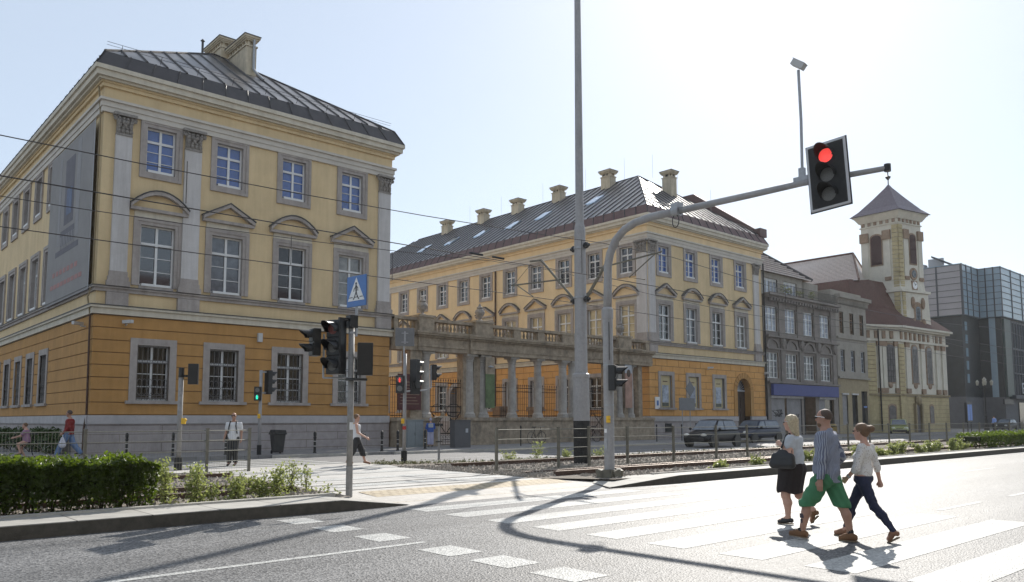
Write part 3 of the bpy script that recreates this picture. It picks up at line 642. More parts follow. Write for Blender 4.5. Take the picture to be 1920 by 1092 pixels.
    ap.add([(*c, 16.103) for c in q] + [(*c, 16.82) for c in p], [(i, (i + 1) % 4, (i + 1) % 4 + 4, i + 4) for i in range(4)] + [(4, 5, 6, 7)])
    fas = ap.obj('fascia', 'fascia' if sidewall != 'yellow_lit' else 'fascia_red', t)
    st = MB()
    for (A, B, A2, B2) in ((q[0], q[1], p[0], p[1]), (q[3], q[0], p[3], p[0])):
        ln = math.dist(A, B); n = int(ln / 1.02)
        for i in range(n + 1):
            f = i / n; e = Vector((A[0] + (B[0] - A[0]) * f, A[1] + (B[1] - A[1]) * f, 16.1)); g = Vector((A2[0] + (B2[0] - A2[0]) * f, A2[1] + (B2[1] - A2[1]) * f, 16.84)); st.tube([e, g], .038, 4)
    st.obj('fascia_seam', 'roofseam', fas)
    xa, ya, za = apex; zb = 16.83; roof = MB(); e = [(x0 - a1, y0 - a1, zb), (x1 + a1, y0 - a1, zb), (x1 + a1, y1 + a1, zb), (x0 - a1, y1 + a1, zb)]
    ra = (xa, ya, za); rb = (xa, y1 - (ya - y0), za)
    roof.add(e + [ra, rb], [(0, 1, 4), (1, 2, 5, 4), (2, 3, 5), (3, 0, 4, 5)])
    rf = roof.obj('roof', 'roofmetal', t)
    sm = MB(); sp = .80
    def seam(A, B):
        A = Vector(A); B = Vector(B); sm.tube([A + Vector((0, 0, .012)), B + Vector((0, 0, .02))], .055, 4)
    n = int((x1 - x0) / sp)
    for i in range(1, n):
        x = e[0][0] + (e[1][0] - e[0][0]) * i / n; f = (x - e[0][0]) / (xa - e[0][0]) if x < xa else (e[1][0] - x) / (e[1][0] - xa); f = min(1, max(0, f))
        seam((x, e[0][1], zb), (x, e[0][1] + (ya - e[0][1]) * f, zb + (za - zb) * f))
    n = int((y1 - y0) / sp)
    for i in range(1, n):
        y = e[0][1] + (e[3][1] - e[0][1]) * i / n; f = min(1, (y - e[0][1]) / (ya - e[0][1]), (e[3][1] - y) / (e[3][1] - rb[1]))
        seam((e[0][0], y, zb), (e[0][0] + (xa - e[0][0]) * f, y, zb + (za - zb) * f))
        seam((e[1][0], y, zb), (e[1][0] + (xa - e[1][0]) * f, y, zb + (za - zb) * f))
    for A in (e[0], e[1]): seam(A, ra)
    seam(ra, rb); sm.obj('roof_seam', 'roofseam', rf)
    # snow guards and lightning rods
    sg = MB()
    for yy in (0,):
        for i in range(int((x1 - x0) / 1.6)):
            x = x0 + .6 + i * 1.6; sg.tube([(x, y0 + .25, zb + .2), (x, y0 + .05, zb + .5)], .012, 3)
        sg.tube([(x0, y0 + .05, zb + .5), (x1, y0 + .05, zb + .5)], .012, 3); sg.tube([(x0, y0 + .12, zb + .4), (x1, y0 + .12, zb + .4)], .010, 3)
    sg.obj('snow_guard', 'roofseam', rf)
    # windows
    for i, u in enumerate(front_u):
        o = window('top', '', 'glass_blue', t); o.location = (u, y0, 12.12)
        o = window('mid', front_styles[i], ('glass', 'glass_grey', 'glass_dark', 'glass_half')[i % 4], t, upper); o.location = (u, y0, 7.24)
        if door and abs(u - door) < .1: continue
        o = window('ground', gfront[0], gfront[1], t); o.location = (u, y0, 2.45)
    for i, v in enumerate(side_v):
        o = window('top', '', side_glass[0] if i % 3 else 'glass_grey', t); o.location = (x0, v, 12.12); o.rotation_euler = (0, 0, -pi / 2)
        o = window('mid', 'seg' if i % 2 == 0 else 'tri', side_glass[1], t, sidewall) if sidewall == 'yellow_lit' else window('mid', 'none', side_glass[1], t); o.location = (x0, v, 7.24); o.rotation_euler = (0, 0, -pi / 2)
    for i, v in enumerate(side_ground):
        o = window('ground', 'grille' if sidewall != 'yellow_lit' else '', 'glass_dark', t); o.location = (x0, v, 2.45); o.rotation_euler = (0, 0, -pi / 2)
    return t, Pf3, Ps3
MT['orange_lit'] = M('bounce_lit_orange', (.62, .33, .11), .9, .1, 1.6, .3, 30, stain=.2, stcol=(.4, .2, .06), sscale=.5)  # orange plaster lightened, bounced courtyard light is painted in
MT['trimgrey'] = M('plinth_cap_stone', (.44, .42, .42), .88, .1, 3, .3, 30, stain=.3, sscale=.8)
def plinth_mat():
    m = M('plinth_coursed', (.37, .335, .325), .9, .14, 3, .5, 30, stain=.35, sscale=.9); t = m.node_tree; n = t.nodes; L = t.links; b = n['Principled BSDF']
    g = n.new('ShaderNodeNewGeometry'); s = n.new('ShaderNodeSeparateXYZ'); L.new(g.outputs['Position'], s.inputs[0]); a = n.new('ShaderNodeMath'); a.operation = 'ADD'; L.new(s.outputs['X'], a.inputs[0]); L.new(s.outputs['Y'], a.inputs[1])
    cb = n.new('ShaderNodeCombineXYZ'); L.new(a.outputs[0], cb.inputs[0]); L.new(s.outputs['Z'], cb.inputs[1])
    br = n.new('ShaderNodeTexBrick'); L.new(cb.outputs[0], br.inputs['Vector']); br.inputs['Scale'].default_value = 1; br.inputs['Brick Width'].default_value = 3.3; br.inputs['Row Height'].default_value = .36; br.inputs['Mortar Size'].default_value = .012
    br.inputs['Color1'].default_value = (1, 1, 1, 1); br.inputs['Color2'].default_value = (.94, .93, .93, 1); br.inputs['Mortar'].default_value = (.5, .45, .42, 1)
    src = b.inputs['Base Color'].links[0].from_socket; mx = n.new('ShaderNodeMix'); mx.data_type = 'RGBA'; mx.blend_type = 'MULTIPLY'; mx.inputs['Factor'].default_value = 1
    L.new(src, mx.inputs['A']); L.new(br.outputs['Color'], mx.inputs['B']); L.new(mx.outputs['Result'], b.inputs['Base Color']); return m
MT['plinthj'] = plinth_mat()

BAY1 = [11.05, 14.05, 17.2, 20.38]
V1 = [43.3, 46.2, 49.1, 52.0, 54.9, 57.8, 60.7, 63.6]
near, F3, S3 = palace('yellow and orange palace wing nearest the street corner, with grey hanging banner on its side', 8.75, 22.7, 34.8, 74, BAY1, ['seg', 'tri', 'seg', 'tri'], V1, (15.7, 41.5, 21.3), 'yellow', 'yellow', [43.1, 46.0, 48.9, 51.8, 54.7, 57.6, 60.5], ('glass_dark', 'glass_dark'), None)
for a, b in ((9.2, 9.84), (12.02, 12.74), (21.92, 22.62)): pilaster(near, F3, a, b)
def chimney(parent, x0, x1, y0, y1, z0, z1, mat='chimney', pots=False):
    c = MB().box(x0, x1, y0, y1, z0, z1 - .5).obj('chimney', mat, parent)
    MB().box(x0 - .05, x1 + .05, y0 - .05, y1 + .05, z1 - .5, z1 - .42).box(x0 - .05, x1 + .05, y0 - .05, y1 + .05, z1 - .2, z1 - .13).box(x0 - .1, x1 + .1, y0 - .1, y1 + .1, z1 - .13, z1 - .05).box(x0 - .15, x1 + .15, y0 - .15, y1 + .15, z1 - .05, z1 + .06).obj('chimney_cap', mat, c)
    MB().box(x0 - .18, x1 + .18, y0 - .18, y1 + .18, z1 + .062, z1 + .1).obj('cap_sheet', 'darktop', c)
    v = MB(); n = max(2, int((y1 - y0) / .3)); m_ = max(2, int((x1 - x0) / .3))
    for i in range(n): y = y0 + (y1 - y0) * (i + .5) / n; v.box(x0 + .005, x1 - .005, y - .05, y + .05, z1 - .42, z1 - .2)
    for i in range(m_): x = x0 + (x1 - x0) * (i + .5) / m_; v.box(x - .05, x + .05, y0 + .005, y1 - .005, z1 - .419, z1 - .201)
    v.obj('vent_brick', mat, c); MB().box(x0 + .12, x1 - .12, y0 + .12, y1 - .12, z1 - .42, z1 - .2).obj('flue', 'black_matt', c)
    return c
chimney(near, 15.95, 16.55, 41.2, 43.2, 20.0, 22.2)
ch = chimney(near, 16.3, 16.85, 38.7, 41.0, 18.6, 21.5)
MB().tube([(16.68, 38.62, 21.4), (16.68, 38.62, 19.8), (16.8, 38.4, 19.5), (17.0, 38.1, 19.15)], .07, 8).obj('downpipe', 'galv', ch)
MB().tube([(15.0, 41.3, 20.8), (15.0, 41.3, 21.75)], .06, 6).lathe([(.12, 0), (.02, .12)], (15.0, 41.3, 21.75), 8).obj('vent_pipe', 'darktop', near)
MB().tube([(8.55, 35.0, 15.4), (8.66, 35.0, 14.2), (8.66, 35.0, 7.2), (8.5, 35, 6.6), (8.62, 35, 5.9)], .035, 6).obj('downpipe', 'church_ochre', near)
dp = MB().tube([(8.62, 35, 5.9), (8.66, 35.0, 1.9), (8.56, 34.9, 1.3), (8.56, 34.9, .3)], .04, 8)
dp.obj('downpipe', 'rust', near)
for v in (40.0,): pass
def cctv(parent, P, d=(0, -1), s=1):
    b = MB().cbox((P[0] + d[0] * .3, P[1] + d[1] * .3, P[2]), (.42 * s, .13 * s, .12 * s), math.atan2(d[1], d[0]) + .5); b.tube([(P[0], P[1], P[2] - .12), (P[0] + d[0] * .2, P[1] + d[1] * .2, P[2] - .1)], .03, 6); b.obj('security_camera', 'camerawhite', parent)
cctv(near, (9.9, 34.75, 5.65), (0, -1), 1.1); cctv(near, (8.7, 35.9, 5.6), (-1, 0), 1.1)
MB().box(15.55, 15.75, 34.6, 34.78, 5.2, 5.6).obj('alarm_box', 'camerawhite', near)
# access panels of the plinth
for x in (12.0, 18.0): 
    ring(q_ := MB(), x - .62, x + .62, .75, 1.45, .015, 34.8 - .108, 34.72); q_.obj('access_panel', 'greystone', near)
# banner hanging on the side wall: a thing of its own
bn = thing('hanging_banner', 'large grey mesh banner hung on the side wall of the near palace wing', 'banner', (8.6, 39.05, 10.5))
def bb(name, y0, y1, z0, z1, mat, d, par=bn): return MB().box(-d - .004, -d, y0 - 39.05, y1 - 39.05, z0 - 10.5, z1 - 10.5).obj(name, mat, par)
sheet_ = bb('banner_sheet', 35.3, 42.75, 6.97, 14.1, 'banner', .03)
for y0, y1, z0, z1, mt in ((38.3, 39.9, 10.4, 13.4, 'banner_d'), (38.6, 39.5, 10.8, 12.0, 'banner_b2'), (37.3, 37.9, 9.6, 13.9, 'banner_l'), (40.6, 41.0, 9.6, 13.7, 'banner_l'), (38.0, 40.4, 9.5, 10.2, 'banner_d'), (37.2, 41.2, 9.1, 9.35, 'banner_d')): bb('banner_print', y0, y1, z0, z1, mt.rstrip('2'), .046 if mt[-1] == '2' else .036, sheet_)
for i in range(9): bb('banner_print', 38.0 + i * .28, 38.12 + i * .28, 9.36, 9.95, 'banner_l', .041, sheet_)
for i in range(7): bb('banner_print', 37.2 + i * .65, 37.65 + i * .65, 8.2, 8.42, 'banner_r', .036, sheet_)
for i in range(9): bb('banner_print', 36.4 + i * .62, 36.9 + i * .62, 7.65, 7.85, 'banner_r', .036, sheet_)
fr_ = MB(); fr_.tube([(-.04, 35.3 - 39.05, -3.53), (-.04, 42.75 - 39.05, -3.53)], .02, 4); fr_.tube([(-.04, 35.28 - 39.05, -3.53), (-.04, 35.28 - 39.05, 3.6)], .02, 4); fr_.obj('banner_rod', 'galv', bn)

BAY2 = [45.95, 49.2, 52.55, 55.9]
V2 = [36.7 + 3.145 * i for i in range(14)]
far, F3b, S3b = palace('yellow palace wing across the courtyard with rows of chimneys on its long roof', 44.1, 59.1, 34.8, 80, BAY2, ['tri', 'seg', 'seg', 'tri'], V2, (51.6, 41.5, 22.0), 'yellow', 'yellow_lit', [v for v in V2 if abs(v - 55.57) > 1 and v > 39], ('glass', 'glass_warm'), 1.35, 55.9, ('poster', 'glass_dark'))
for a, b in ((44.13, 44.83), (57.75, 58.5)): pilaster(far, F3b, a, b)
pilaster(far, S3b, 34.83, 35.7)
for (x, y, z) in ((51.2, 67.3, 21.3), (51.2, 61.2, 21.3), (51.2, 56.0, 21.3), (51.2, 50.4, 21.3), (51.0, 44.2, 21.0)): chimney(far, x - .4, x + .4, y - .4, y + .6, z, 22.85)
chimney(far, 52.2, 52.95, 38.6, 39.5, 19.3, 21.9)
for (x, y) in ((48.0, 43.2), (47.6, 48.9), (47.3, 52.5), (47.3, 57.0), (47.4, 61.6), (47.4, 66.2)):
    z = 16.83 + (x - 43.98) * 5.17 / 7.62; k_ = 5.17 / 7.62; sk = MB()
    sk.add([(x - .6, y - .5, z - .6 * k_ + .12), (x + .6, y - .5, z + .6 * k_ + .12), (x + .6, y + .5, z + .6 * k_ + .12), (x - .6, y + .5, z - .6 * k_ + .12), (x - .6, y - .5, z - .6 * k_ - .02), (x + .6, y - .5, z + .6 * k_ - .02), (x + .6, y + .5, z + .6 * k_ - .02), (x - .6, y + .5, z - .6 * k_ - .02)], [(0, 1, 2, 3), (0, 4, 5, 1), (1, 5, 6, 2), (2, 6, 7, 3), (3, 7, 4, 0)])
    sk.obj('skylight', 'skylight', far)
MB().prism([(35.2, 16.9), (35.2, 17.5), (41.4, 21.9), (50, 21.9), (50, 17)], 'x', 59.25, 59.6).box(58.9, 59.9, 34.6, 35.6, 16.8, 17.5).obj('fire_wall', 'fascia_red', far)
rd = MB()
for x, y, z in ((51.6, 40, 21.5), (51.6, 43, 22), (51.6, 47.5, 22), (51.6, 53, 22), (51.6, 59, 22), (51.6, 64, 22), (54.3, 39.5, 20.4), (56.3, 37.6, 18.9)): rd.tube([(x, y, z), (x, y, z + 2.0)], .012, 4)
rd.obj('lightning_rod', 'galv', far)
MB().tube([(44.0, 51.1, 14.3), (44.0, 51.1, .3)], .07, 6).obj('downpipe', 'rust', far)
MB().tube([(59.15, 34.62, 14.5), (59.15, 34.62, .4)], .07, 6).obj('downpipe', 'black_matt', far)
# arched street door of the far wing
dr = MB(); n = 14; R0 = .95; zc = 3.9
pts = [(55.9 - R0, .1), (55.9 - R0, zc)] + [(55.9 + R0 * math.cos(pi - pi * i / n), zc + R0 * math.sin(pi - pi * i / n)) for i in range(1, n)] + [(55.9 + R0, zc), (55.9 + R0, .1)]
dr.prism(pts, 'y', 35.25, 35.3); door_o = dr.obj('arched_door', 'wood', far)
fan = MB()
for i in range(1, 12): a = pi * i / 12; fan.tube([(55.9, 35.22, zc), (55.9 + .88 * math.cos(a), 35.22, zc + .88 * math.sin(a))], .018, 4)
fan.box(55.0, 56.8, 35.2, 35.24, zc - .06, zc + .04); fan.obj('fanlight', 'grey_cloth', door_o)
pnl = MB()
for x in (55.3, 55.75, 56.15): 
    for z in (.4, 1.4, 2.5): pnl.box(x, x + .32, 35.21, 35.25, z, z + .85)
pnl.obj('door_panel', 'wood', door_o)
sp_ = MB()
for i in range(11):
    a0 = pi * i / 11 + .02; a1 = pi * (i + 1) / 11 - .02
    q_ = [(55.9 + r * math.cos(a), zc + r * math.sin(a)) for r, a in ((.95, a0), (.95, a1), (1.4, a1), (1.4, a0))]; sp_.prism(q_, 'y', 34.70, 35.3)
sp_.box(54.5, 54.95, 34.70, 35.3, 1.87, 3.9).box(56.85, 57.3, 34.70, 35.3, 1.87, 3.9); sp_.obj('door_surround', 'orange', far)
c2 = MB()
for s_ in (-1, 1):
    cp = [(55.9 + s_ * .95, 4.85), (55.9 + s_ * .95, zc)] + [(55.9 + s_ * .95 * math.cos(pi / 2 * i / 6), zc + .95 * math.sin(pi / 2 * i / 6)) for i in range(1, 7)]
    c2.prism(cp, 'y', 34.83, 35.24)
c2.obj('arch_spandrel', 'orange', far)
# courtyard portal
po = MB(); pp = [(55.55, .1), (55.55, 3.7)] + [(56.45 - .9 * math.cos(pi * i / 12), 3.7 + .9 * math.sin(pi * i / 12)) for i in range(1, 12)] + [(57.35, 3.7), (57.35, .1)]
po.prism(pp, 'x', 44.9, 45.0); po.obj('portal_door', 'wood', far)
pr_ = MB()
for i in range(10):
    a0 = pi * i / 10; a1 = pi * (i + 1) / 10; q_ = [(56.45 + r * math.cos(a), 3.7 + r * math.sin(a)) for r, a in ((.9, a0), (.9, a1), (1.25, a1), (1.25, a0))]; pr_.prism(q_, 'x', 43.96, 44.9)
pr_.box(43.96, 44.9, 55.2, 55.55, .1, 3.7).box(43.96, 44.9, 57.35, 57.7, .1, 3.7); pr_.obj('portal_surround', 'greystone', far)
c3 = MB()
for s_ in (-1, 1):
    cp = [(56.45 + s_ * .9, 4.6), (56.45 + s_ * .9, 3.7)] + [(56.45 + s_ * .9 * math.cos(pi / 2 * i / 6), 3.7 + .9 * math.sin(pi / 2 * i / 6)) for i in range(1, 7)]; c3.prism(cp, 'x', 44.05, 44.5)
c3.obj('portal_spandrel', 'orange_lit', far)
cctv(far, (51.0, 34.75, 5.5)); cctv(far, (58.9, 34.7, 5.4))
MB().box(44.55, 45.05, 34.66, 34.72, 2.35, 3.2).obj('wall_plaque', 'signwhite', far); MB().box(44.7, 44.9, 34.64, 34.655, 2.6, 2.95).obj('plaque_emblem', 'signblue', far)
for x in (46.0, 49.6): MB().box(x - .35, x + .35, 34.65, 34.71, .75, 1.35).obj('cellar_window', 'black_matt', far)
MT['postergreen'] = M('poster_green', (.11, .16, .07), .7, .35, 2)
MT['posterpink'] = M('poster_pink', (.36, .22, .17), .7, .25, 2)
MT['grey_light'] = MT['grey_render2']
MT['curtain'] = M('net_curtain_pane', (.36, .40, .47), .2, .45, 2.5, ior=1.7)
MT['potleaf'] = M('potted_leaf', (.28, .30, .12), .7, .4, 8)
MT['church_glass'] = M('church_leaded_glass', (.10, .09, .09), .25, .5, 3)
MT['louvre'] = M('brown_louvre', (.05, .022, .02), .8, .2, 5)
MT['dark_green'] = M('dark_green_pier', (.04, .06, .055), .5, .2, 3)
MT['banner_navy'] = M('navy_plate', (.02, .03, .10), .5, .1, 3)
# ================================================================ COLONNADE between the wings
col = thing('stone_colonnade', 'weathered sandstone colonnade with balustrade and wrought iron gates linking the two palace wings', 'colonnade')
cy = 34.8
def ent(x0, x1, pr=0):
    b = MB()
    for z0, z1, d in ((5.28, 5.5, .0), (5.5, 5.62, .05), (5.62, 6.0, .0), (6.0, 6.1, .12), (6.1, 6.2, .28), (6.2, 6.3, .34)): b.box(x0 - (d if pr else 0), x1 + (d if pr else 0), cy - .45 - d - pr, cy + .45 + d + pr, z0, z1)
    return b
ent(22.86, 43.9).obj('entablature', 'oldstone', col)
ent(24.2, 25.4, .12).obj('entablature_break', 'oldstone', col); ent(27.7, 29.45, .12).obj('entablature_break', 'oldstone', col); ent(40.3, 42.4, .12).obj('entablature_break', 'oldstone', col)
solids = [(22.88, 23.1), (24.3, 25.28), (28.15, 29.4), (31.25, 31.8), (33.2, 33.7), (35.3, 37.0), (39.4, 40.0), (40.4, 41.7), (43.5, 43.9)]
for i, (a, b_) in enumerate(solids):
    q = MB().box(a, b_, cy - .22, cy + .22, 6.3, 6.98); tall = b_ - a > .9 and i != 5
    if tall: q = MB().box(a, b_, cy - .45, cy + .45, 6.3, 7.08).box(a - .06, b_ + .06, cy - .52, cy + .52, 7.08, 7.2)
    q.obj('pedestal', 'oldstone', col)
rl = MB(); rl.box(22.88, 43.9, cy - .2, cy + .2, 6.3, 6.42).box(22.88, 43.9, cy - .26, cy + .26, 6.9, 7.06); rl.obj('balustrade_rail', 'oldstone', col)
prof = [(.07, 0), (.07, .05), (.045, .08), (.085, .17), (.07, .26), (.035, .36), (.05, .42), (.07, .44), (.07, .48)]
bal0 = None; nb = 0
for (a, b_) in zip(solids[:-1], solids[1:]):
    s0, s1 = a[1], b_[0]; n = int((s1 - s0) / .26)
    for i in range(n):
        x = s0 + (s1 - s0) * (i + .5) / n
        if nb >= 99: break
        nb += 1
        if bal0 is None: bal0 = MB().lathe(prof, (0, 0, 0), 8).obj('baluster', 'oldstone', col, loc=(x, cy, 6.42))
        else: dup(bal0, col, (x, cy, 6.42))
def urn(name, x, z, s, lantern=False):
    pr = [(.24, 0), (.24, .06), (.08, .12), (.1, .2), (.26, .36), (.32, .5), (.26, .62), (.16, .68), (.2, .72), (.2, .76), (.1, .82), (.06, .92), (.02, .98)]
    return MB().lathe([(r * s, q * s) for r, q in [(a * .92, c * 1.08) for a, c in pr]], (x, cy, z), 10).obj(name, 'capital', col)
urn('urn', 24.8, 7.2, 1.0); urn('urn', 28.8, 7.2, 1.0); urn('urn', 41.05, 7.2, 1.05)
def column(x, r, z0=1.75, z1=5.28, mat='paintedcol'):
    b = MB().lathe([(r * 1.35, z0), (r * 1.35, z0 + .12), (r * 1.25, z0 + .13), (r * 1.28, z0 + .2), (r * 1.05, z0 + .28), (r, z0 + .32), (r * 1.0, z0 + 1.3), (r * .86, z1 - .42), (r * .98, z1 - .4), (r * .9, z1 - .34), (r * 1.12, z1 - .18), (r * 1.25, z1 - .12)], (x, cy - .05, 0), 16)
    b.box(x - r * 1.32, x + r * 1.32, cy - .05 - r * 1.32, cy - .05 + r * 1.32, z1 - .12, z1 + .01)
    return b.obj('column', mat, col, smooth=False)
for x, r in ((24.95, .29), (27.95, .29), (28.95, .29), (31.2, .25), (33.3, .25), (35.45, .27), (36.3, .27), (40.75, .28), (41.9, .26)): column(x, r)
for a, b_, yy in ((23.8, 24.55, .42), (28.25, 28.7, .3), (27.5, 27.75, .3), (36.7, 37.1, .35), (39.55, 40.3, .38), (41.15, 41.6, .3), (42.6, 43.0, .35)): MB().box(a, b_, cy + .42 - yy * 1.9, cy + .42, 1.7, 5.29).obj('pier', 'oldstone', col)
for a, b_ in ((22.86, 25.45), (27.4, 29.5), (29.5, 37.1), (39.5, 44.0)):
    big = b_ - a < 3
    d = .62 if big else .45
    wl = MB().box(a, b_, cy - d, cy + d, .2, 1.58).box(a - (.07 if big else 0), b_ + (.07 if big else 0), cy - d - .08, cy + d + .08, 1.58, 1.76).box(a - .05, b_ + .05, cy - d - .06, cy + d + .06, .2, .55); wl.obj('base_wall', 'oldstone', col)
ir = MB()
def spikes(x0, x1, z0, z1, y=cy + .15, st=.15):
    n = int((x1 - x0) / st)
    for i in range(n + 1):
        x = x0 + (x1 - x0) * i / max(n, 1); ir.tube([(x, y, z0), (x, y, z1)], .014, 4); ir.lathe([(.03, 0), (.035, .04), (.002, .14)], (x, y, z1), 4)
    for z in (z0 + .12, z1 - .32, z1 - .1): ir.box(x0, x1, y - .02, y + .02, z - .018, z + .018)
for a, b_ in ((29.4, 30.9), (31.5, 33.0), (33.6, 35.1), (42.2, 42.6), (40.4, 40.5)): spikes(a, b_, 1.75, 3.6)
spikes(22.9, 23.8, 1.75, 3.8)
ir.obj('railing', 'iron', col)
def gate(x0, x1, top=3.75):
    global ir
    ir = MB(); spikes(x0, x1, .32, top, cy + .1, .17)
    xm = (x0 + x1) / 2
    for a, b_ in ((x0, xm), (xm, x1)):
        ir.tube([(a + .05, cy + .06, 2.0), (b_ - .05, cy + .06, .95)], .025, 4); ir.tube([(a + .05, cy + .06, .95), (b_ - .05, cy + .06, 2.0)], .025, 4)
        c = ((a + b_) / 2, 2.15)
        ir.tube([(c[0] + .5 * math.cos(t * pi / 6), cy + .06, c[1] + .35 * math.sin(t * pi / 6)) for t in range(13)], .02, 4)
    for z in (.55, .9, 2.05, 2.35): ir.box(x0, x1, cy + .06, cy + .14, z - .025, z + .025)
    for i in range(int((x1 - x0) / .2)): x = x0 + .1 + i * .2; ir.tube([(x + .07 * math.cos(t * pi / 3), cy + .06, .72 + .1 * math.sin(t * pi / 3)) for t in range(7)], .012, 3)
    ir.obj('gate', 'iron', col)
gate(25.45, 27.5); gate(37.1, 39.5)
cp = MB().lathe([(.5, 0), (.42, .03), (.1, .1), (.12, .2), (.02, .3)], (25.6, 34.0, 1.76), 10); cp.obj('finial', 'oldstone', col)
# boards and posters fixed to the colonnade are separate things
def board(name, label, cat, x0, x1, y, z0, z1, mat, bars=None):
    t = thing(name, label, cat, ((x0 + x1) / 2, y, z0)); w_ = (x1 - x0) / 2
    p = MB().box(-w_, w_, -.03, .03, 0, z1 - z0).obj('board', mat, t)
    if bars:
        b = MB()
        for (a, c, z, h) in bars: b.box(a, c, -.036, -.031, z, z + h)
        b.obj('lettering', 'church_stone', p)
    return t
board('notice_board', 'dark red board covered in small text behind the railing beside the near wing', 'notice board', 22.9, 24.35, 34.25, 2.15, 4.0, 'darkred', [(-.6 + .05 * (i % 2), .6 - .1 * (i % 3), .3 + i * .16, .03) for i in range(8)])
t = thing('hanging_poster', 'tall green poster with a pale crest hanging on a column of the colonnade', 'poster', (29.15, 34.3, 2.3))
MB().box(-.33, .33, -.02, .02, 0, 1.9).obj('poster_sheet', 'postergreen', t); MB().box(-.33, .33, -.021, .019, 1.9, 2.85).obj('poster_top', 'oldstone', t)
MB().lathe([(.02, 0), (.16, .05), (.16, .09), (.02, .14)], (0, -.05, 2.25), 8).obj('poster_emblem', 'grey_cloth', t)
t = thing('hanging_poster', 'pinkish portrait poster with dark haired head on the right end of the colonnade', 'poster', (41.25, 34.3, 2.4))
MB().box(-.35, .35, -.02, .02, 0, 2.3).obj('poster_sheet', 'posterpink', t); MB().box(-.35, .35, -.0205, .0195, 2.3, 2.9).obj('poster_top', 'grey_cloth', t); MB().ball((0, -.03, 2.3), (.2, .02, .26), 10, 8).obj('poster_portrait', 'darkhair', t)
# courtyard benches / pedestals seen through the railing
for i, x in enumerate((30.6, 33.4, 36.4)):
    t = thing('courtyard_planter', ['dark square planter in courtyard seen left of the first thin column', 'dark square planter in courtyard seen between the two thin columns', 'dark square planter in courtyard seen beside the paired columns'][i], 'planter', (x * 1.12, 39.3, .25), group='planters in the courtyard')
    MB().box(-.35, .35, -.35, .35, 0, 2.1).box(-.42, .42, -.42, .42, 2.0, 2.25).obj('planter_body', 'church_stone', t)
struct('courtyard', MB().box(22.9, 44.0, 35.6, 80, .26, .29), 'sidewalk')

# ================================================================ GREY HOUSE with setback attic
gh = thing('town_house', 'soot grey town house with blue shop fascia and roof terrace railing', 'house')
X0, X1, Y = 59.6, 71.9, 34.8
P = lambda u, z: (u, Y, z)
cx_ = [60.5, 63.65, 66.7, 69.75]
ops = [(x - .92, x + .92, 9.0, 11.1) for x in cx_] + [(x - .95, x + .95, 5.05, 7.2) for x in cx_] + [(60.1, 65.1, .2, 3.55), (65.5, 67.6, .2, 3.5), (68.2, 71.0, .2, 3.55)]
b = MB(); wall_open(b, X0, X1, 0, 12.1, ops, P); b.poly([(X1, Y, 0), (X1, 47, 0), (X1, 47, 12.1), (X1, Y, 12.1)]); b.poly([(X0, Y, 0), (X0, 47, 0), (X0, 47, 12.1), (X0, Y, 12.1)]); b.poly([(X0, Y, 12.1), (X1, Y, 12.1), (X1, 47, 12.1), (X0, 47, 12.1)])
b.obj('wall', 'grey_render', gh)
tr = MB(); tr.box(X0 - .05, X1 + .1, Y - .3, Y + .1, 8.45, 8.62).box(X0 - .05, X1 + .05, Y - .25, Y + .1, 4.62, 4.8).box(X0 - .1, X1 + .15, Y - .55, Y + .1, 11.95, 12.15).box(X0 - .1, X1 + .1, Y - .35, Y + .1, 11.75, 11.95).box(X0, X1, Y - .15, Y + .1, 7.45, 7.6)
for i in range(26): x = X0 + .2 + i * .47; tr.box(x, x + .16, Y - .5, Y - .2, 11.5, 11.75)
for x in (62.1, 65.2, 68.2, 71.3): tr.box(x - .35, x + .35, Y - .12, Y + .05, 4.8, 8.45); tr.ball((x, Y - .18, 8.0), (.3, .2, .5), 8, 6); tr.box(x - .5, x + .5, Y - .1, Y + .05, 8.62, 11.5)
for x in cx_:
    for i in range(8):
        a0, a1 = pi * i / 8, pi * (i + 1) / 8; tr.prism([(x + r * math.cos(a), 7.6 + r * .8 * math.sin(a)) for r, a in ((.8, a0), (.8, a1), (1.05, a1), (1.05, a0))], 'y', Y - .14, Y + .03)
tr.obj('stucco_trim', 'grey_render', gh)
def casement(parent, x, z0, w_, h_, y, mats=('winwhite', 'glass_grey'), nx=3, trz=.68, nz=3, name='window'):
    f = MB(); x0 = x - w_ / 2; x1 = x + w_ / 2
    f.box(x0, x0 + .07, y, y + .06, z0, z0 + h_).box(x1 - .07, x1, y, y + .06, z0, z0 + h_).box(x0 + .07, x1 - .07, y, y + .06, z0, z0 + .08).box(x0 + .07, x1 - .07, y, y + .06, z0 + h_ - .07, z0 + h_).box(x0 + .07, x1 - .07, y - .005, y + .055, z0 + h_ * trz - .04, z0 + h_ * trz + .04)
    for i in range(1, nx): u = x0 + w_ * i / nx; f.box(u - .04, u + .04, y - .002, y + .058, z0 + .08, z0 + h_ - .07)
    for j in range(1, nz): f.box(x0 + .07, x1 - .07, y + .01, y + .05, z0 + h_ * trz * j / nz - .012, z0 + h_ * trz * j / nz + .012)
    o = f.obj(name, mats[0], parent); MB().box(x0, x1, y + .065, y + .1, z0, z0 + h_).obj('pane', mats[1], o); return o
for i, x in enumerate(cx_):
    casement(gh, x, 9.0, 1.84, 2.1, Y + .12, ('winwhite', 'curtain')); casement(gh, x, 5.05, 1.9, 2.15, Y + .12, ('winwhite', 'glass_grey'))
MB().box(59.95, 71.35, Y - .35, Y - .1, 3.6, 4.55).obj('shop_fascia', 'blue', gh)
MB().box(60.1, 62.4, Y + .1, Y + .16, .25, 3.4).box(62.8, 65.1, Y + .1, Y + .16, .25, 3.4).obj('shutter', 'graffiti', gh); MB().box(60.0, 65.2, Y - .12, Y + .1, 3.4, 3.58).box(68.1, 71.1, Y - .12, Y + .1, 3.4, 3.58).obj('shutter_box', 'white', gh)
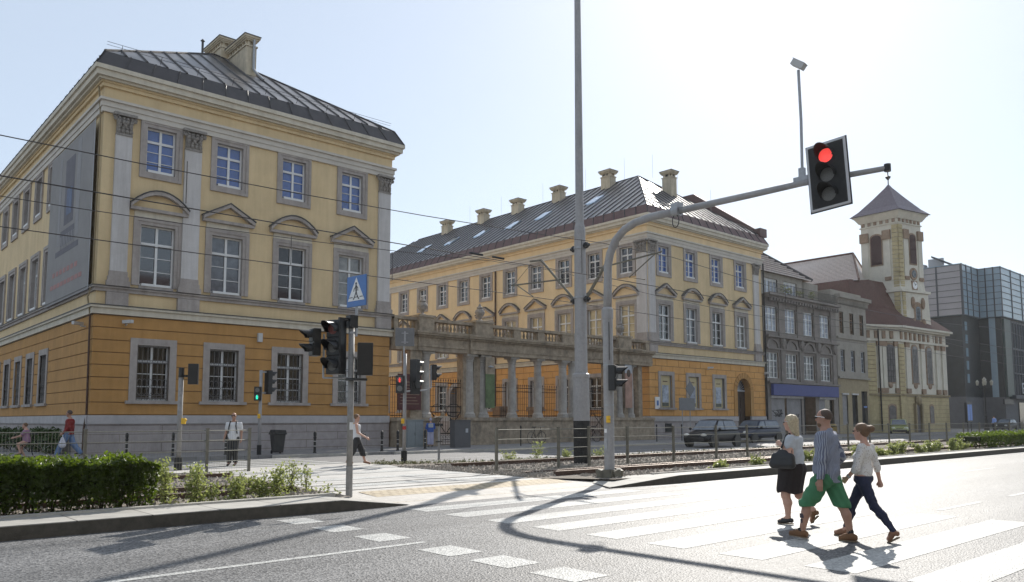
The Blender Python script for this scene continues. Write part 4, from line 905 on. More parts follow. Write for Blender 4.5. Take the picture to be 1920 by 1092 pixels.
MB().box(65.5, 67.6, Y + 1.0, Y + 1.05, .2, 3.5).obj('doorway', 'black_matt', gh); MB().box(68.2, 69.5, Y + .1, Y + .16, .25, 3.4).obj('shutter', 'graffiti', gh); MB().box(69.6, 71.0, Y + .2, Y + .26, .25, 3.4).obj('shop_door', 'glass_dark', gh)
gr = MB()
for (x, z, c_) in ((61.2, 2.1, 0), (64.0, 1.8, 1)):
    rnd = random.Random(c_ + 3)
    for k_ in range(9):
        p = [(x + rnd.uniform(-.9, .9), Y + .09, z + rnd.uniform(-.3, .35)) for _ in range(4)]; gr.tube(p, .02, 3)
gr.obj('graffiti', 'dark_cloth', gh)
at = MB(); ao = [(60.1 - .4, 60.1 + .9, 12.5, 14.0), (62.2, 64.5, 12.5, 14.0), (65.6, 67.9, 12.5, 14.0)]
P2 = lambda u, z: (u, Y + 1.6, z)
wall_open(at, X0, 69.0, 12.1, 14.5, ao, P2); at.poly([(69, Y + 1.6, 12.1), (69, 46, 12.1), (69, 46, 14.5), (69, Y + 1.6, 14.5)]); at.box(69.2, X1, Y + 1.6, 46, 12.1, 14.35); at.obj('attic_wall', 'grey_light', gh)
for a in ao: casement(gh, (a[0] + a[1]) / 2, a[2], a[1] - a[0], a[3] - a[2], Y + 1.7, ('winwhite', 'curtain'), 4, .9, 1, 'attic_window')
ra_ = MB()
for i in range(62): x = X0 + .1 + i * .195; ra_.tube([(x, Y - .3, 12.15), (x, Y - .3, 13.05)], .014, 4)
for z in (12.25, 13.05): ra_.tube([(X0 + .1, Y - .3, z), (X1 - .1, Y - .3, z)], .02, 4)
ra_.obj('terrace_railing', 'iron', gh)
rf = MB(); rf.add([(X0, Y + 1.3, 14.5), (70.2, Y + 1.3, 14.5), (62.6, 41.5, 19.2), (X0, 41.5, 19.6), (70.2, 46, 14.5), (X0, 46, 14.5)], [(0, 1, 2, 3), (1, 4, 2), (3, 2, 4, 5)])
rf.obj('roof', 'tile', gh)
rs = MB()
for i in range(16): 
    f = i / 16; za = 14.5 + f * 4.9; ya = Y + 1.3 + f * (41.5 - Y - 1.3); xb = 70.2 + (62.6 - 70.2) * f; rs.box(X0 + .05, xb, ya - .06, ya + .03, za - .02, za + .07)
rs.obj('tile_course', 'tile_bright', gh)
MB().tube([(70.2, Y + 1.25, 14.55), (62.6, 41.4, 19.25)], .16, 6).box(59.7, 62.8, 41, 42, 19.0, 19.9).obj('roof_verge', 'fascia', gh)
MB().box(60.1, 61.9, 41.6, 42.8, 18.6, 21.0).obj('chimney', 'church_stone', gh); MB().box(63.6, 64.5, Y + 4.2, Y + 4.9, 17.1, 17.5).obj('skylight', 'skylight', gh)
for i, (x, h) in enumerate(((62.6, .5), (63.4, .35), (65.2, .3), (67.4, .45))):
    t = thing('potted_plant', ['tallest flowering plant on the grey house terrace', 'small plant second from the left on the grey house terrace', 'low plant in the middle of the grey house terrace', 'yellowish plant farthest right on the grey house terrace'][i], 'plant', (x, Y - .1, 12.15), group='plants on the roof terrace')
    MB().lathe([(.1, 0), (.15, .22)], (0, 0, 0), 8).obj('pot', 'church_stone', t)
    q = MB(); rnd = random.Random(i)
    for k_ in range(90):
        c_ = (rnd.gauss(0, .22), rnd.gauss(0, .12), .3 + rnd.random() * h * 1.3); q.cbox(c_, (.1, .05, .008), rnd.random() * 6, ('X', rnd.random() * 3))
    q.obj('foliage', 'potleaf', t)

# ================================================================ BEIGE HOUSE
bh = thing('town_house', 'plain beige three storey house between the grey house and the church', 'house')
X0, X1 = 72.0, 78.35; wx = [73.1, 75.2, 77.3]
ops = [(x - .42, x + .42, 9.7, 11.75) for x in wx] + [(x - .42, x + .42, 6.1, 8.15) for x in wx] + [(72.7, 73.8, 1.1, 3.9), (74.7, 75.8, .9, 3.9), (76.7, 77.9, .25, 4.3)]
b = MB(); wall_open(b, X0, X1, 5.5, 13.0, ops, P); b.poly([(X1, Y, 0), (X1, 46, 0), (X1, 46, 13.0), (X1, Y, 13.0)]); b.poly([(X0, Y, 13), (X1, Y, 13), (X1, 46, 13), (X0, 46, 13)]); b.poly([(X0, Y, 12), (X0, 46, 12), (X0, 46, 13), (X0, Y, 13)]); b.obj('wall', 'grey_light', bh)
b = MB(); wall_open(b, X0, X1, 0, 5.5, ops, P); b.obj('ground_floor_wall', 'beige', bh)
tr = MB().box(X0, X1 + .1, Y - .18, Y + .05, 5.42, 5.6).box(X0, X1 + .08, Y - .14, Y + .05, 9.2, 9.38).box(X0, X1 + .3, Y - .5, Y + .1, 13.0, 13.35).box(X0, X1 + .2, Y - .3, Y + .1, 12.85, 13.0)
for i in range(22): tr.box(X0 + .1 + i * .29, X0 + .22 + i * .29, Y - .28, Y, 12.5, 12.85)
tr.obj('cornice', 'grey_light', bh)
for x in wx:
    casement(bh, x, 9.7, .84, 2.05, Y + .15, ('church_stone', 'glass_dark'), 2); casement(bh, x, 6.1, .84, 2.05, Y + .15, ('grey_cloth', 'glass_dark'), 2)
MB().box(72.7, 73.8, Y + .1, Y + .15, 1.1, 3.9).obj('boarded_window', 'graffiti', bh); MB().box(74.7, 75.8, Y + .2, Y + .25, .9, 3.9).box(76.7, 77.9, Y + .25, Y + .3, .25, 4.3).obj('doorway', 'black_matt', bh)
MB().box(72.6, 73.9, Y - .1, Y + .05, 3.9, 4.05).box(74.6, 75.9, Y - .1, Y + .05, 3.9, 4.05).obj('shutter_box', 'white', bh)
MB().box(76.3, 76.9, Y - .4, Y - .36, 2.7, 2.85).obj('shop_sign', 'pale_blue_cloth', bh)
for x, z in ((68.9, 13.7), (70.9, 13.7)): MB().tube([(x, 39, z - 1), (x, 39, z + .5)], .12, 6).ball((x, 39, z + .75), (.38, .38, .3), 8, 6).obj('roof_vent', 'black_matt', gh)
MB().box(X0 + .02, X1 - .05, Y + .4, 45.9, 13.0, 13.85).obj('roof_parapet', 'grey_light', bh)

# ================================================================ CHURCH
chh = thing('baroque_church', 'white and yellow baroque church with square bell tower and red mansard roof', 'church')
P0 = Vector((78.9, 35.3, 0)); P1 = Vector((82.7, 33.5, 0)); P2_ = Vector((92.9, 32.7, 0)); P3_ = Vector((94.5, 40, 0))
def face(A, B):
    d = (B - A).normalized(); n = Vector((d.y, -d.x, 0)); L_ = (B - A).length
    return L_, (lambda u, z, dd: tuple(A + d * u + n * dd + Vector((0, 0, z))))
def fb(mb, P3f, u0, u1, z0, z1, d0, d1):
    x = [P3f(u, z, d) for u in (u0, u1) for z in (z0, z1) for d in (d0, d1)]
    mb.add(x, [(0, 1, 3, 2), (4, 6, 7, 5), (0, 4, 5, 1), (2, 3, 7, 6), (1, 5, 7, 3), (0, 2, 6, 4)])
foot = [P0, P1, P2_, P3_, Vector((94.5, 70, 0)), Vector((79.8, 70, 0))]
MB().prism([(p.x, p.y) for p in foot], 'z', 0, 10.6).obj('wall', 'church_white', chh)
yl = MB(); wh = MB(); br = MB(); st_ = MB()
def archwin(P3f, u, w_, z0, z1, d=.06, mats=('church_stone', 'church_glass'), parent=None, thick=.14, bars=6):
    r = w_ / 2; s = MB(); n = 8
    pts = [(u - r, z0), (u - r, z1)] + [(u - r * math.cos(pi * i / n), z1 + r * .7 * math.sin(pi * i / n)) for i in range(1, n)] + [(u + r, z1), (u + r, z0)]
    out = [(u + (a - u) * (1 + thick * 2 / w_), (b_ - (z0 + z1) / 2) * (1 + thick * 2 / (z1 - z0)) + (z0 + z1) / 2) for a, b_ in pts]
    def ext(poly, d0, d1):
        m = MB(); k_ = len(poly); vs = [P3f(a, b_, d0) for a, b_ in poly] + [P3f(a, b_, d1) for a, b_ in poly]; m.add(vs, [tuple(range(k_)), tuple(range(2 * k_ - 1, k_ - 1, -1))] + [(i, (i + 1) % k_, (i + 1) % k_ + k_, i + k_) for i in range(k_)]); return m
    o = ext(out, .0, d).obj('window', mats[0], parent); ext(pts, 0, d + .03).obj('pane', mats[1], o)
    if bars:
        bb_ = MB()
        for i in range(1, 4): fb(bb_, P3f, u - r + w_ * i / 4 - .025, u - r + w_ * i / 4 + .025, z0, z1 + .1, d + .03, d + .05)
        for i in range(1, bars): fb(bb_, P3f, u - r, u + r, z0 + (z1 - z0) * i / bars - .025, z0 + (z1 - z0) * i / bars + .025, d + .03, d + .05)
        bb_.obj('window_bars', 'iron', o)
    return o
def quoin(mb, P3f, u0, u1, z0, z1, d=.12):
    n = int((z1 - z0) / .42)
    for i in range(n): fb(mb, P3f, u0, u1, z0 + i * (z1 - z0) / n + .03, z0 + (i + 1) * (z1 - z0) / n - .03, 0, d)
for (A, B, pil, wins, qs) in ((P0, P1, [(1.45, 1.95), (2.05, 2.5), (3.55, 3.85)], [3.0], [(.12, 1.25)]), (P1, P2_, [(1.1, 1.75), (4.3, 4.9), (7.6, 8.25), (9.0, 9.6)], [3.1, 6.2], [(-.3, .85)])):
    L_, F = face(A, B)
    fb(yl, F, 0, L_, .2, 3.9, 0, .05)
    for q0, q1 in qs: fb(br, F, q0 - .02, q1 + .02, .2, 9.2, 0, .03); quoin(yl, F, q0, q1, .6, 9.2)
    for a, c_ in pil: fb(wh, F, a, c_, 4.7, 8.9, 0, .16); fb(br, F, a - .08, c_ + .08, 8.9, 9.4, 0, .2); fb(br, F, a - .06, c_ + .06, 4.2, 4.7, 0, .2)
    for i in range(9): fb(br, F, .0, L_, .5 + i * .42, .53 + i * .42, .045, .055)
    fb(wh, F, -.1, L_ + .1, 9.42, 9.6, 0, .22); fb(st_, F, 0, L_, 3.95, 4.15, 0, .22); fb(wh, F, -.2, L_ + .2, 10.6, 10.8, 0, .4); fb(wh, F, -.3, L_ + .35, 10.8, 11.0, 0, .65)
    n = int(L_ / .95)
    for i in range(n): fb(br, F, .25 + i * .95, .62 + i * .95, 9.7, 10.45, 0, .12)
    for u in wins:
        archwin(F, u, 1.15, 5.3, 8.7, parent=chh); br.ball(F(u, 5.0, .0), (.45, .14, .3), 8, 6)
        archwin(F, u if len(wins) == 1 else (u - .0 if u > 5 else u), .8 if u != 3.1 else 1.0, 1.2 if u != 3.1 else .2, 2.7, parent=chh, bars=0)
    if len(wins) == 2: fb(st_, F, 2.3, 2.55, .2, 3.2, 0, .3); fb(st_, F, 3.65, 3.9, .2, 3.2, 0, .3); st_.ball(F(3.1, 3.5, .2), (.6, .3, .5), 8, 6)
yl.obj('rusticated_band', 'church_yellow', chh); wh.obj('church_pilaster', 'church_white', chh); br.obj('stone_ornament', 'church_stone', chh); st_.obj('stone_course', 'church_ochre', chh)
MB().tube([(80.2, 34.45, 10.7), (80.2, 34.45, .4)], .08, 6).obj('downpipe', 'iron', chh)
# mansard roof: steep red lower part, bright upper hips
mf = MB(); lo = [(78.6, 35.4), (82.6, 32.9), (93.4, 32.1), (95.2, 39.6), (95.2, 70.5), (79.1, 70.5)]; md = [(79.7, 36.5), (82.8, 34.7), (90.4, 34.0), (92.0, 39), (92.2, 68), (80.0, 68)]; hi = [(80.7, 37.6), (83.0, 36.2), (88.6, 35.6), (89.8, 39), (89.8, 66), (80.9, 66)]
lv = [(lo, 11.0), (md, 13.0), (hi, 16.1)]
for (a, za), (b_, zb_) in zip(lv[:-1], lv[1:]): mf.add([(*p, za) for p in a] + [(*p, zb_) for p in b_], [(i, (i + 1) % 6, (i + 1) % 6 + 6, i + 6) for i in range(6)])
mf.obj('mansard_roof', 'tile_red', chh)
nf = MB(); nf.add([(81.2, 36.6, 16.0), (89.8, 38.6, 16.0), (89.8, 66, 16.0), (80.7, 66, 16.0), (86.0, 39.3, 19.8), (86.0, 60, 19.8)], [(0, 1, 4), (1, 2, 5, 4), (2, 3, 5), (3, 0, 4, 5), (0, 3, 2, 1)])
nvo = nf.obj('nave_roof', 'tile_bright', chh)
tc_ = MB()
for i in range(1, 20):
    f_ = i / 20; zz = 16.0 + 3.8 * f_; tc_.tube([(81.2 + 4.8 * f_, 36.6 + 2.7 * f_, zz + .04), (80.7 + 5.3 * f_, 66 - 6 * f_, zz + .04)], .05, 4)
tc_.obj('tile_course', 'tile_bright', nvo); MB().tube([(86, 39.3, 19.86), (86, 60, 19.86)], .13, 6).tube([(81.2, 36.6, 16.05), (86, 39.3, 19.86)], .11, 6).tube([(86, 39.3, 19.86), (89.8, 38.6, 16.05)], .11, 6).obj('ridge_tiles', 'tile_red', chh)
# tower
ang = R(-12); T0 = Vector((84.55, 34.75, 0)); ex = Vector((math.cos(ang), math.sin(ang), 0)); ey = Vector((.07, 1, 0)).normalized(); S = 4.0
def tower_prism(s0, s1, z0, z1):
    c = T0 + ex * S / 2 + ey * S / 2
    def cor(s): return [c + ex * a * s / 2 + ey * b_ * s / 2 for a, b_ in ((-1, -1), (1, -1), (1, 1), (-1, 1))]
    return MB().add([(*p.xy, z0) for p in cor(s0)] + [(*p.xy, z1) for p in cor(s1)], [(0, 3, 2, 1), (4, 5, 6, 7)] + [(i, (i + 1) % 4, (i + 1) % 4 + 4, i + 4) for i in range(4)])
tw = tower_prism(4.9, 4.55, 9.5, 14.6); tw.join(tower_prism(4.25, 4.0, 14.9, 16.2)).join(tower_prism(4.0, 4.0, 16.2, 22.0)); two = tw.obj('tower', 'church_white', chh); two.scale = (1, 1, 1.07); two.location = (.75, -.6, -.77)
cn = tower_prism(4.95, 4.95, 14.62, 14.85).join(tower_prism(4.2, 4.2, 21.5, 21.62)).join(tower_prism(4.25, 4.5, 22.0, 22.2)).join(tower_prism(4.5, 4.95, 22.2, 22.55)).join(tower_prism(5.1, 5.1, 22.55, 22.7)); cn.obj('tower_cornice', 'church_white', two)
sp2 = MB(); cc = T0 + ex * S / 2 + ey * S / 2
lev = [(2.75, 22.7), (2.1, 23.3), (1.1, 24.55), (.25, 25.7), (.08, 26.0)]
for (s0, z0), (s1, z1) in zip(lev[:-1], lev[1:]):
    cs = [[(*(cc + ex * a * s + ey * b_ * s).xy, z) for a, b_ in ((-1, -1), (1, -1), (1, 1), (-1, 1))] for s, z in ((s0, z0), (s1, z1))]
    sp2.add(cs[0] + cs[1], [(i, (i + 1) % 4, (i + 1) % 4 + 4, i + 4) for i in range(4)])
sp2.obj('tower_roof', 'slate', two)
MB().tube([(cc.x, cc.y, 25.9), (cc.x, cc.y, 28.2)], .06, 6).lathe([(.05, 26.5), (.26, 26.75), (.3, 26.85), (.05, 27.0)], (cc.x, cc.y, 0), 8).box(cc.x - .35, cc.x + .35, cc.y - .03, cc.y + .03, 27.6, 27.7).obj('cross_finial', 'iron', two)
A = T0 + ey * S; LF = face(A, T0); FF = face(T0, T0 + ex * S)
qy = MB(); qb = MB(); qw = MB()
for nm, (L_, F) in (('l', LF), ('f', FF)):
    for u0, u1 in ((.0, .75), (2.5, 3.15)) if nm == 'l' else ((.85, 1.5), (3.3, 4.0)):
        fb(qw, F, u0, u1, 16.2, 20.0, 0, .1); fb(qb, F, u0 - .1, u1 + .1, 20.0, 20.95, 0, .24); fb(qb, F, u0, u1, 15.9, 16.25, .0, .16)
    if nm == 'f': fb(qb, F, 0, .7, 11, 21, 0, .03); quoin(qy, F, 0.0, .7, 14.9, 21.4, .1)
    else: quoin(qy, F, 3.4, 4.0, 14.9, 21.4, .1)
    for i in range(6): fb(qb, F, .15 + i * .66, .45 + i * .66, 21.66, 21.98, 0, .1)
    archwin(F, 1.65 if nm == 'l' else 2.4, 1.15 if nm == 'l' else 1.0, 17.6, 20.2, .06, ('church_stone', 'louvre'), two, .12, 0)
lo_l = face(T0 - ex * .35 - ey * .3 + ey * 4.6, T0 - ex * .35 - ey * .3); lo_f = face(T0 - ex * .35 - ey * .3, T0 - ex * .35 - ey * .3 + ex * 4.7)
quoin(qy, lo_l[1], 3.9, 4.5, 11, 14.6, .1); quoin(qy, lo_f[1], .1, .6, 11, 14.6, .1)
FF_ = FF[1]
archwin(lo_f[1], 2.6, .75, 11.9, 13.0, .08, ('church_stone', 'glass_grey'), two, .3, 3)
for u in (1.8, 3.5): qb.ball(lo_f[1](u, 13.6, .1), (.3, .2, .6), 8, 6); qb.ball(lo_f[1](u, 11.6, .1), (.35, .2, .5), 8, 6)
bl = MB(); ctr = FF_(2.35, 15.35, .1)
def disc(P3f, u, z, r, d0, d1, n=16):
    m = MB(); pl = [(u + r * math.cos(2 * pi * i / n), z + r * math.sin(2 * pi * i / n)) for i in range(n)]; vs = [P3f(a, b_, d) for d in (d0, d1) for a, b_ in pl]; m.add(vs, [tuple(range(n)), tuple(range(2 * n - 1, n - 1, -1))] + [(i, (i + 1) % n, (i + 1) % n + n, i + n) for i in range(n)]); return m
disc(FF_, 2.3, 16.55, .62, 0, .12).obj('round_window', 'church_stone', two); disc(FF_, 2.3, 16.55, .38, 0, .15).obj('round_pane', 'glass_dark', two)
ck = MB(); fb(ck, FF_, 1.85, 2.75, 14.95, 15.85, .0, .16); cko = ck.obj('clock_frame', 'church_stone', two); disc(FF_, 2.3, 15.4, .38, .16, .19).obj('clock_face', 'signwhite', cko)
hd = MB(); hd.tube([FF_(2.3, 15.4, .2), FF_(2.5, 15.55, .2)], .03, 4); hd.tube([FF_(2.3, 15.4, .2), FF_(2.2, 15.7, .2)], .025, 4); hd.obj('clock_hands', 'iron', cko)
qy.obj('tower_quoin', 'church_yellow', two); qb.obj('tower_ornament', 'church_stone', two); qw.obj('tower_pilaster', 'church_white', two)

# ================================================================ MODERN BUILDING
mo = thing('shopping_centre', 'modern grey panelled building with dark lower floors at the right edge', 'building')
Cc = (123.7, 36.0); D_ = (123.7, 38.8); A_ = (117.25, 38.8); B_ = (117.25, 60)
foot = [Cc, (170, 36.0), (170, 60), B_, A_, D_]
ft2 = [(Cc[0] + .4, Cc[1] + .4), (170, 36.4), (170, 60), (B_[0] + .4, 60), (A_[0] + .4, A_[1] + .4), (D_[0] + .4, D_[1] + .4)]
MB().prism(foot, 'z', 15.7, 22.8).obj('upper_wall', 'panel', mo); MB().prism(ft2, 'z', 4.6, 15.7).obj('lower_wall', 'dark_clad', mo); MB().prism(ft2, 'z', 0, 4.6).obj('base_wall', 'concrete_wall', mo)
MB().prism([(A_[0] - .02, A_[1] + .0), (A_[0] - .02, 60), (A_[0] - .06, 60), (A_[0] - .06, A_[1])], 'z', 15.75, 22.6).obj('side_panels', 'panel_warm', mo)
jt = MB()
for i in range(9):
    z = 15.75 + i * .86
    jt.box(Cc[0] - .05, 170, 35.93, 36.0, z - .03, z + .03).box(A_[0] - .0, Cc[0] - .1, 38.73, 38.8, z - .03, z + .03).box(Cc[0] - .07, Cc[0], 36.0, 38.7, z - .03, z + .03).box(A_[0] - .12, A_[0] - .05, 38.8, 60, z - .03, z + .03)
for x in (123.7, 128, 132.5, 137): jt.box(x - .1, x + .1, 35.92, 36.0, 15.7, 22.8)
for x in (117.3, 119, 121, 123.4): jt.box(x - .08, x + .08, 38.72, 38.8, 15.7, 22.8)
for y in (38.85, 42.0, 48.0, 54.0): jt.box(A_[0] - .13, A_[0] - .05, y - .1, y + .1, 15.7, 22.7)
for y in (36.9, 37.9): jt.box(Cc[0] - .08, Cc[0], y - .08, y + .08, 15.7, 22.8)
jt.obj('panel_joints', 'joint', mo)
gl = MB()
for i in range(5): gl.box(118.6 + i * .0, 119.3, 39.12, 39.2, 6.5 + i * 1.8, 7.7 + i * 1.8)
gl.box(124.05, 124.12, 37.1, 37.9, 4.6, 15.7); gl.obj('window_strip', 'panel', mo)
cu = MB().box(127.5, 165, 36.2, 36.42, 4.8, 15.4).obj('curtain_wall', 'glass_grey', mo)
mu = MB()
for i in range(32): x = 127.5 + i * 1.15; mu.box(x - .04, x + .04, 36.05, 36.2, 4.8, 15.4)
for z in (8, 11.5, 15.3): mu.box(127.5, 165, 36.08, 36.19, z - .1, z + .1)
mu.obj('mullion', 'joint', cu)
MB().box(124.5, 127.3, 36.1, 36.4, 4.6, 15.5).obj('pier', 'dark_green', mo)
MB().box(126.2, 170, 35.6, 36.4, 4.4, 4.9).obj('canopy', 'joint', mo); MB().box(129.5, 150, 36.25, 36.42, .2, 3.9).obj('entrance', 'glass_dark', mo)
MB().box(122.8, 126.6, 36.1, 36.3, 3.6, 4.3).obj('name_board', 'black', mo)
for i, (x, y, w_, h) in enumerate(((118, 50, 3, 1.3), (118.5, 44, 1.2, .7), (122, 47, 2.5, 1.0), (120, 42, .4, 1.6), (126, 42, 4, .8))): MB().box(x, x + w_, y, y + 2, 22.8, 22.8 + h).obj('roof_unit', 'galv', mo)
MB().prism([(40, 22.9), (43, 24.6), (43, 24.3), (40, 22.6)], 'x', 118.5, 120.5).obj('solar_panel', 'joint', mo)
def text(body, size, loc, rot, mat, parent, name='lettering', ext=.02, align='CENTER'):
    c = bpy.data.curves.new(name, 'FONT'); c.body = body; c.size = size; c.extrude = ext; c.align_x = align; c.resolution_u = 2
    tmp = bpy.data.objects.new(name, c); C.objects.link(tmp); dg = bpy.context.evaluated_depsgraph_get(); dg.update()
    me = bpy.data.meshes.new_from_object(tmp.evaluated_get(dg)); bpy.data.objects.remove(tmp); me.materials.clear(); me.materials.append(MT[mat])
    o = bpy.data.objects.new(name, me); C.objects.link(o); o.parent = parent; o.location = loc; o.rotation_euler = rot; return o
text('EUR', 2.2, (130.3, 36.0, 5.2), (pi / 2, 0, 0), 'grey_cloth', mo, ext=.05, align='LEFT')
ps = thing('parking_sign', 'dark blue square parking sign with white letter P at the right edge', 'sign', (118.0, 31.0, .25))
MB().tube([(0, 0, 0), (0, 0, 2.5)], .05, 6).obj('sign_post', 'galv', ps); pb = MB().box(-.45, .45, -.1, -.05, 2.3, 3.3).obj('sign_plate', 'banner_navy', ps); text('P', 1.0, (0, -.11, 2.45), (pi / 2, 0, R(-30) * 0), 'signwhite', ps, ext=.005)
ps.location = (119.0, 31.5, .9)
MT['button2'] = M('ochre_bin', (.2, .14, .03), .7, .2, 5)
MT['board_white'] = M('board_border', (.5, .5, .52), .5, .05, 5)
MT['wirem'] = M('overhead_wire', (.05, .045, .045), .5, .1, 5, metal=.4)
# ================================================================ SIGNALS, POLES, SIGNS
def along(rz): return Matrix.Rotation(rz, 4, 'Z')
def signal_head(parent, c, az, n=3, s=1.0, lit=None, name='signal_head', board=False, visor=True):
    """head facing direction az; local +x is the front. lens index 0 = top. lit = {index: material}"""
    hgt = .33 * n * s; wd = .31 * s
    b = MB().box(-.12 * s, .06 * s, -wd / 2, wd / 2, -hgt / 2, hgt / 2)
    for i in range(n): z = hgt / 2 - (i + .5) * hgt / n; b.box(.06 * s, .085 * s, -wd / 2 + .01, wd / 2 - .01, z - hgt / n / 2 + .012, z + hgt / n / 2 - .012)
    o = b.obj(name, 'black', parent, bevel=.012)
    o.location = c; o.rotation_euler = (0, 0, az)
    for i in range(n):
        z = hgt / 2 - (i + .5) * hgt / n; r = .105 * s; q = MB(); k_ = 14
        q.add([(.088 * s + .02 * s, 0, z)] + [(.088 * s, r * math.cos(2 * pi * j / k_), z + r * math.sin(2 * pi * j / k_)) for j in range(k_)], [(0, j + 1, (j + 1) % k_ + 1) for j in range(k_)])
        q.obj('lens', (lit or {}).get(i, 'lens_off'), o, smooth=True)
        if visor:
            v = MB(); R1 = .125 * s; a0 = -.5; kk = 14; vs = []; fs = []
            for j in range(kk + 1):
                a = a0 + (pi - 2 * a0) * j / kk; ln = .12 * s + .17 * s * max(0, math.sin(a)) ** .8
                for rr in (R1, R1 - .008):
                    vs += [(.08 * s, rr * math.cos(a), z + rr * math.sin(a)), (.08 * s + ln, rr * math.cos(a) * .92, z + rr * math.sin(a) * .96)]
            for j in range(kk):
                p = j * 4; q2 = p + 4; fs += [(p, q2, q2 + 1, p + 1), (p + 2, p + 3, q2 + 3, q2 + 2), (p + 1, q2 + 1, q2 + 3, p + 3)]
            v.add(vs, fs).obj('visor', 'black', o)
    return o
def button(parent, c, az):
    o = MB().box(-.06, .06, -.05, .05, -.09, .09).ball((.05, 0, .03), (.06, .05, .05)).obj('push_button', 'button', parent, bevel=.01); o.location = c; o.rotation_euler = (0, 0, az); return o
# --- front signal post with crossing sign
t = thing('traffic_signal', 'traffic light post in the foreground with blue pedestrian crossing sign on top', 'traffic light', (8.4, 14.26, .1))
MB().tube([(0, 0, 0), (0, 0, 3.55)], .062, 12).obj('pole', 'pole_old', t, smooth=True); MB().tube([(0, 0, 0), (0, 0, .62)], .068, 12).obj('pole_base', 'pole_old', t)
MB().box(-.09, .09, -.09, .09, 3.42, 3.68).box(-.3, .06, -.03, .03, 3.56, 3.62).obj('bracket', 'black', t)
MB().tube([(0, 0, 2.35), (0, 0, 2.39)], .068, 12).tube([(0, 0, 3.3), (0, 0, 3.34)], .068, 12).obj('clamp_band', 'galv', t); MB().box(-.05, .03, -.0665, -.06, 1.35, 1.5).obj('sticker', 'signwhite', t); MB().tube([(.05, .05, .4), (.055, .05, 3.4)], .009, 5).obj('cable', 'black', t)
rv = Vector((.60, -.80, 0))    # horizontal direction that runs to the right as the road is looked along
signal_head(t, (-.30, .12, 3.02), R(203), 3, 1.12, {0: 'lens_redpart'})
signal_head(t, (-.62, .42, 3.12), R(172), 2, .85)
MB().tube([(-.42, .38, 2.4), (-.42, .38, 3.3)], .02, 6).tube([(-.42, .38, 2.4), (0, 0, 2.4)], .02, 6).obj('bracket', 'galv', t)
signal_head(t, (.20, -.20, 2.78), R(62), 2, 1.0)
MB().box(-.1, .25, -.22, .04, 2.34, 2.39).obj('bracket', 'black', t)
MB().tube([(.07, -.06, 3.25), (.07, -.06, 4.1)], .028, 8).obj('sign_post', 'galv', t)
def crossing_sign(parent, c, az, sz=.66):
    h = sz / 2; p = MB().box(-.02, 0, -h, h, -h, h).obj('crossing_sign', 'signblue', parent, bevel=.012); p.location = c; p.rotation_euler = (0, 0, az)
    MB().box(-.028, -.021, -h, h, -h, h).obj('sign_back', 'signback', p)
    MB().prism([(-h * .86, -h * .62), (h * .86, -h * .62), (0, h * .88)], 'x', .0, .006).obj('sign_triangle', 'signwhite', p)
    g = MB(); f = lambda y, z: (.009, y * h, z * h); g.ball((.008, 0, h * .48), (.004, h * .09, h * .09), 10, 6)
    for pts, r in (([(0, .38), (.02, -.02)], .085), ([(.02, -.02), (.1, -.25), (.26, -.5), (.34, -.5)], .05), ([(.02, -.02), (-.08, -.25), (-.22, -.5), (-.30, -.5)], .05), ([(.0, .35), (-.2, .12), (-.24, -.02)], .038), ([(.0, .35), (.18, .2), (.2, .0)], .038)):
        g.tube([f(*q) for q in pts], [h * r] * len(pts), 5)
    for a, b_ in ((-.72, -.34), (.38, .72), (-.12, .14)): g.box(.006, .010, a * h, b_ * h, -.42 * h, -.37 * h)
    g2 = MB().add([(.005 + (x - .008) * .15 + .002, y, z) for x, y, z in g.v], g.f); g2.obj('walking_figure', 'black', p); return p
crossing_sign(t, (.03, -.10, 4.18), R(186), .64)
# --- post behind the hedge, left
t = thing('traffic_signal', 'signal post behind the hedge seen from the back, next to the mesh fence', 'traffic light', (8.72, 24.8, .1))
MB().tube([(0, 0, 0), (0, 0, 3.1)], .075, 10).obj('pole', 'pole_old', t, smooth=True); MB().tube([(0, 0, 0), (0, 0, .42)], .12, 10).obj('pole_base', 'black_matt', t); MB().lathe([(.085, 2.85), (.085, 3.14), (.02, 3.15)], (0, 0, 0), 10).obj('pole_cap', 'black', t)
signal_head(t, (.30, -.18, 2.95), R(62), 2, .95); MB().box(0, .3, -.15, .02, 2.86, 2.92).obj('bracket', 'black', t); button(t, (.09, -.07, 1.52), R(-40))
# --- post by the near wing with green man
t = thing('traffic_signal', 'slim signal post by the near wing showing a green walking figure', 'traffic light', (13.95, 30.7, .25))
MB().tube([(0, 0, 0), (0, 0, 3.4)], .065, 10).obj('pole', 'pole_grey', t, smooth=True); MB().tube([(0, 0, 0), (0, 0, .4)], .09, 10).obj('pole_base', 'black_matt', t)
h_ = signal_head(t, (-.18, -.12, 2.45), R(232), 2, .85, visor=False)
def man(parent, z, mat, walk):
    g = MB(); X = .1
    g.ball((X, 0, z + .06), (.006, .022, .022), 8, 5)
    for pts in (([(0, .03), (0, -.02)], [(0, -.02), (.035, -.085)], [(0, -.02), (-.03, -.085)], [(0, .03), (.04, -.01)], [(0, .03), (-.04, -.01)]) if walk else ([(0, .03), (0, -.03)], [(.012, -.03), (.012, -.085)], [(-.012, -.03), (-.012, -.085)], [(.03, .03), (.03, -.02)], [(-.03, .03), (-.03, -.02)])):
        g.tube([(X, y, z + q) for y, q in pts], .013, 5)
    g.obj('lit_figure', mat, parent)
man(h_, -.14, 'lens_green', True)
signal_head(t, (.32, -.05, 2.92), R(8), 3, .98); MB().box(0, .3, -.06, .0, 3.3, 3.36).box(0, .3, -.06, 0, 2.46, 2.52).obj('bracket', 'galv', t); button(t, (-.07, -.06, 1.55), R(235))
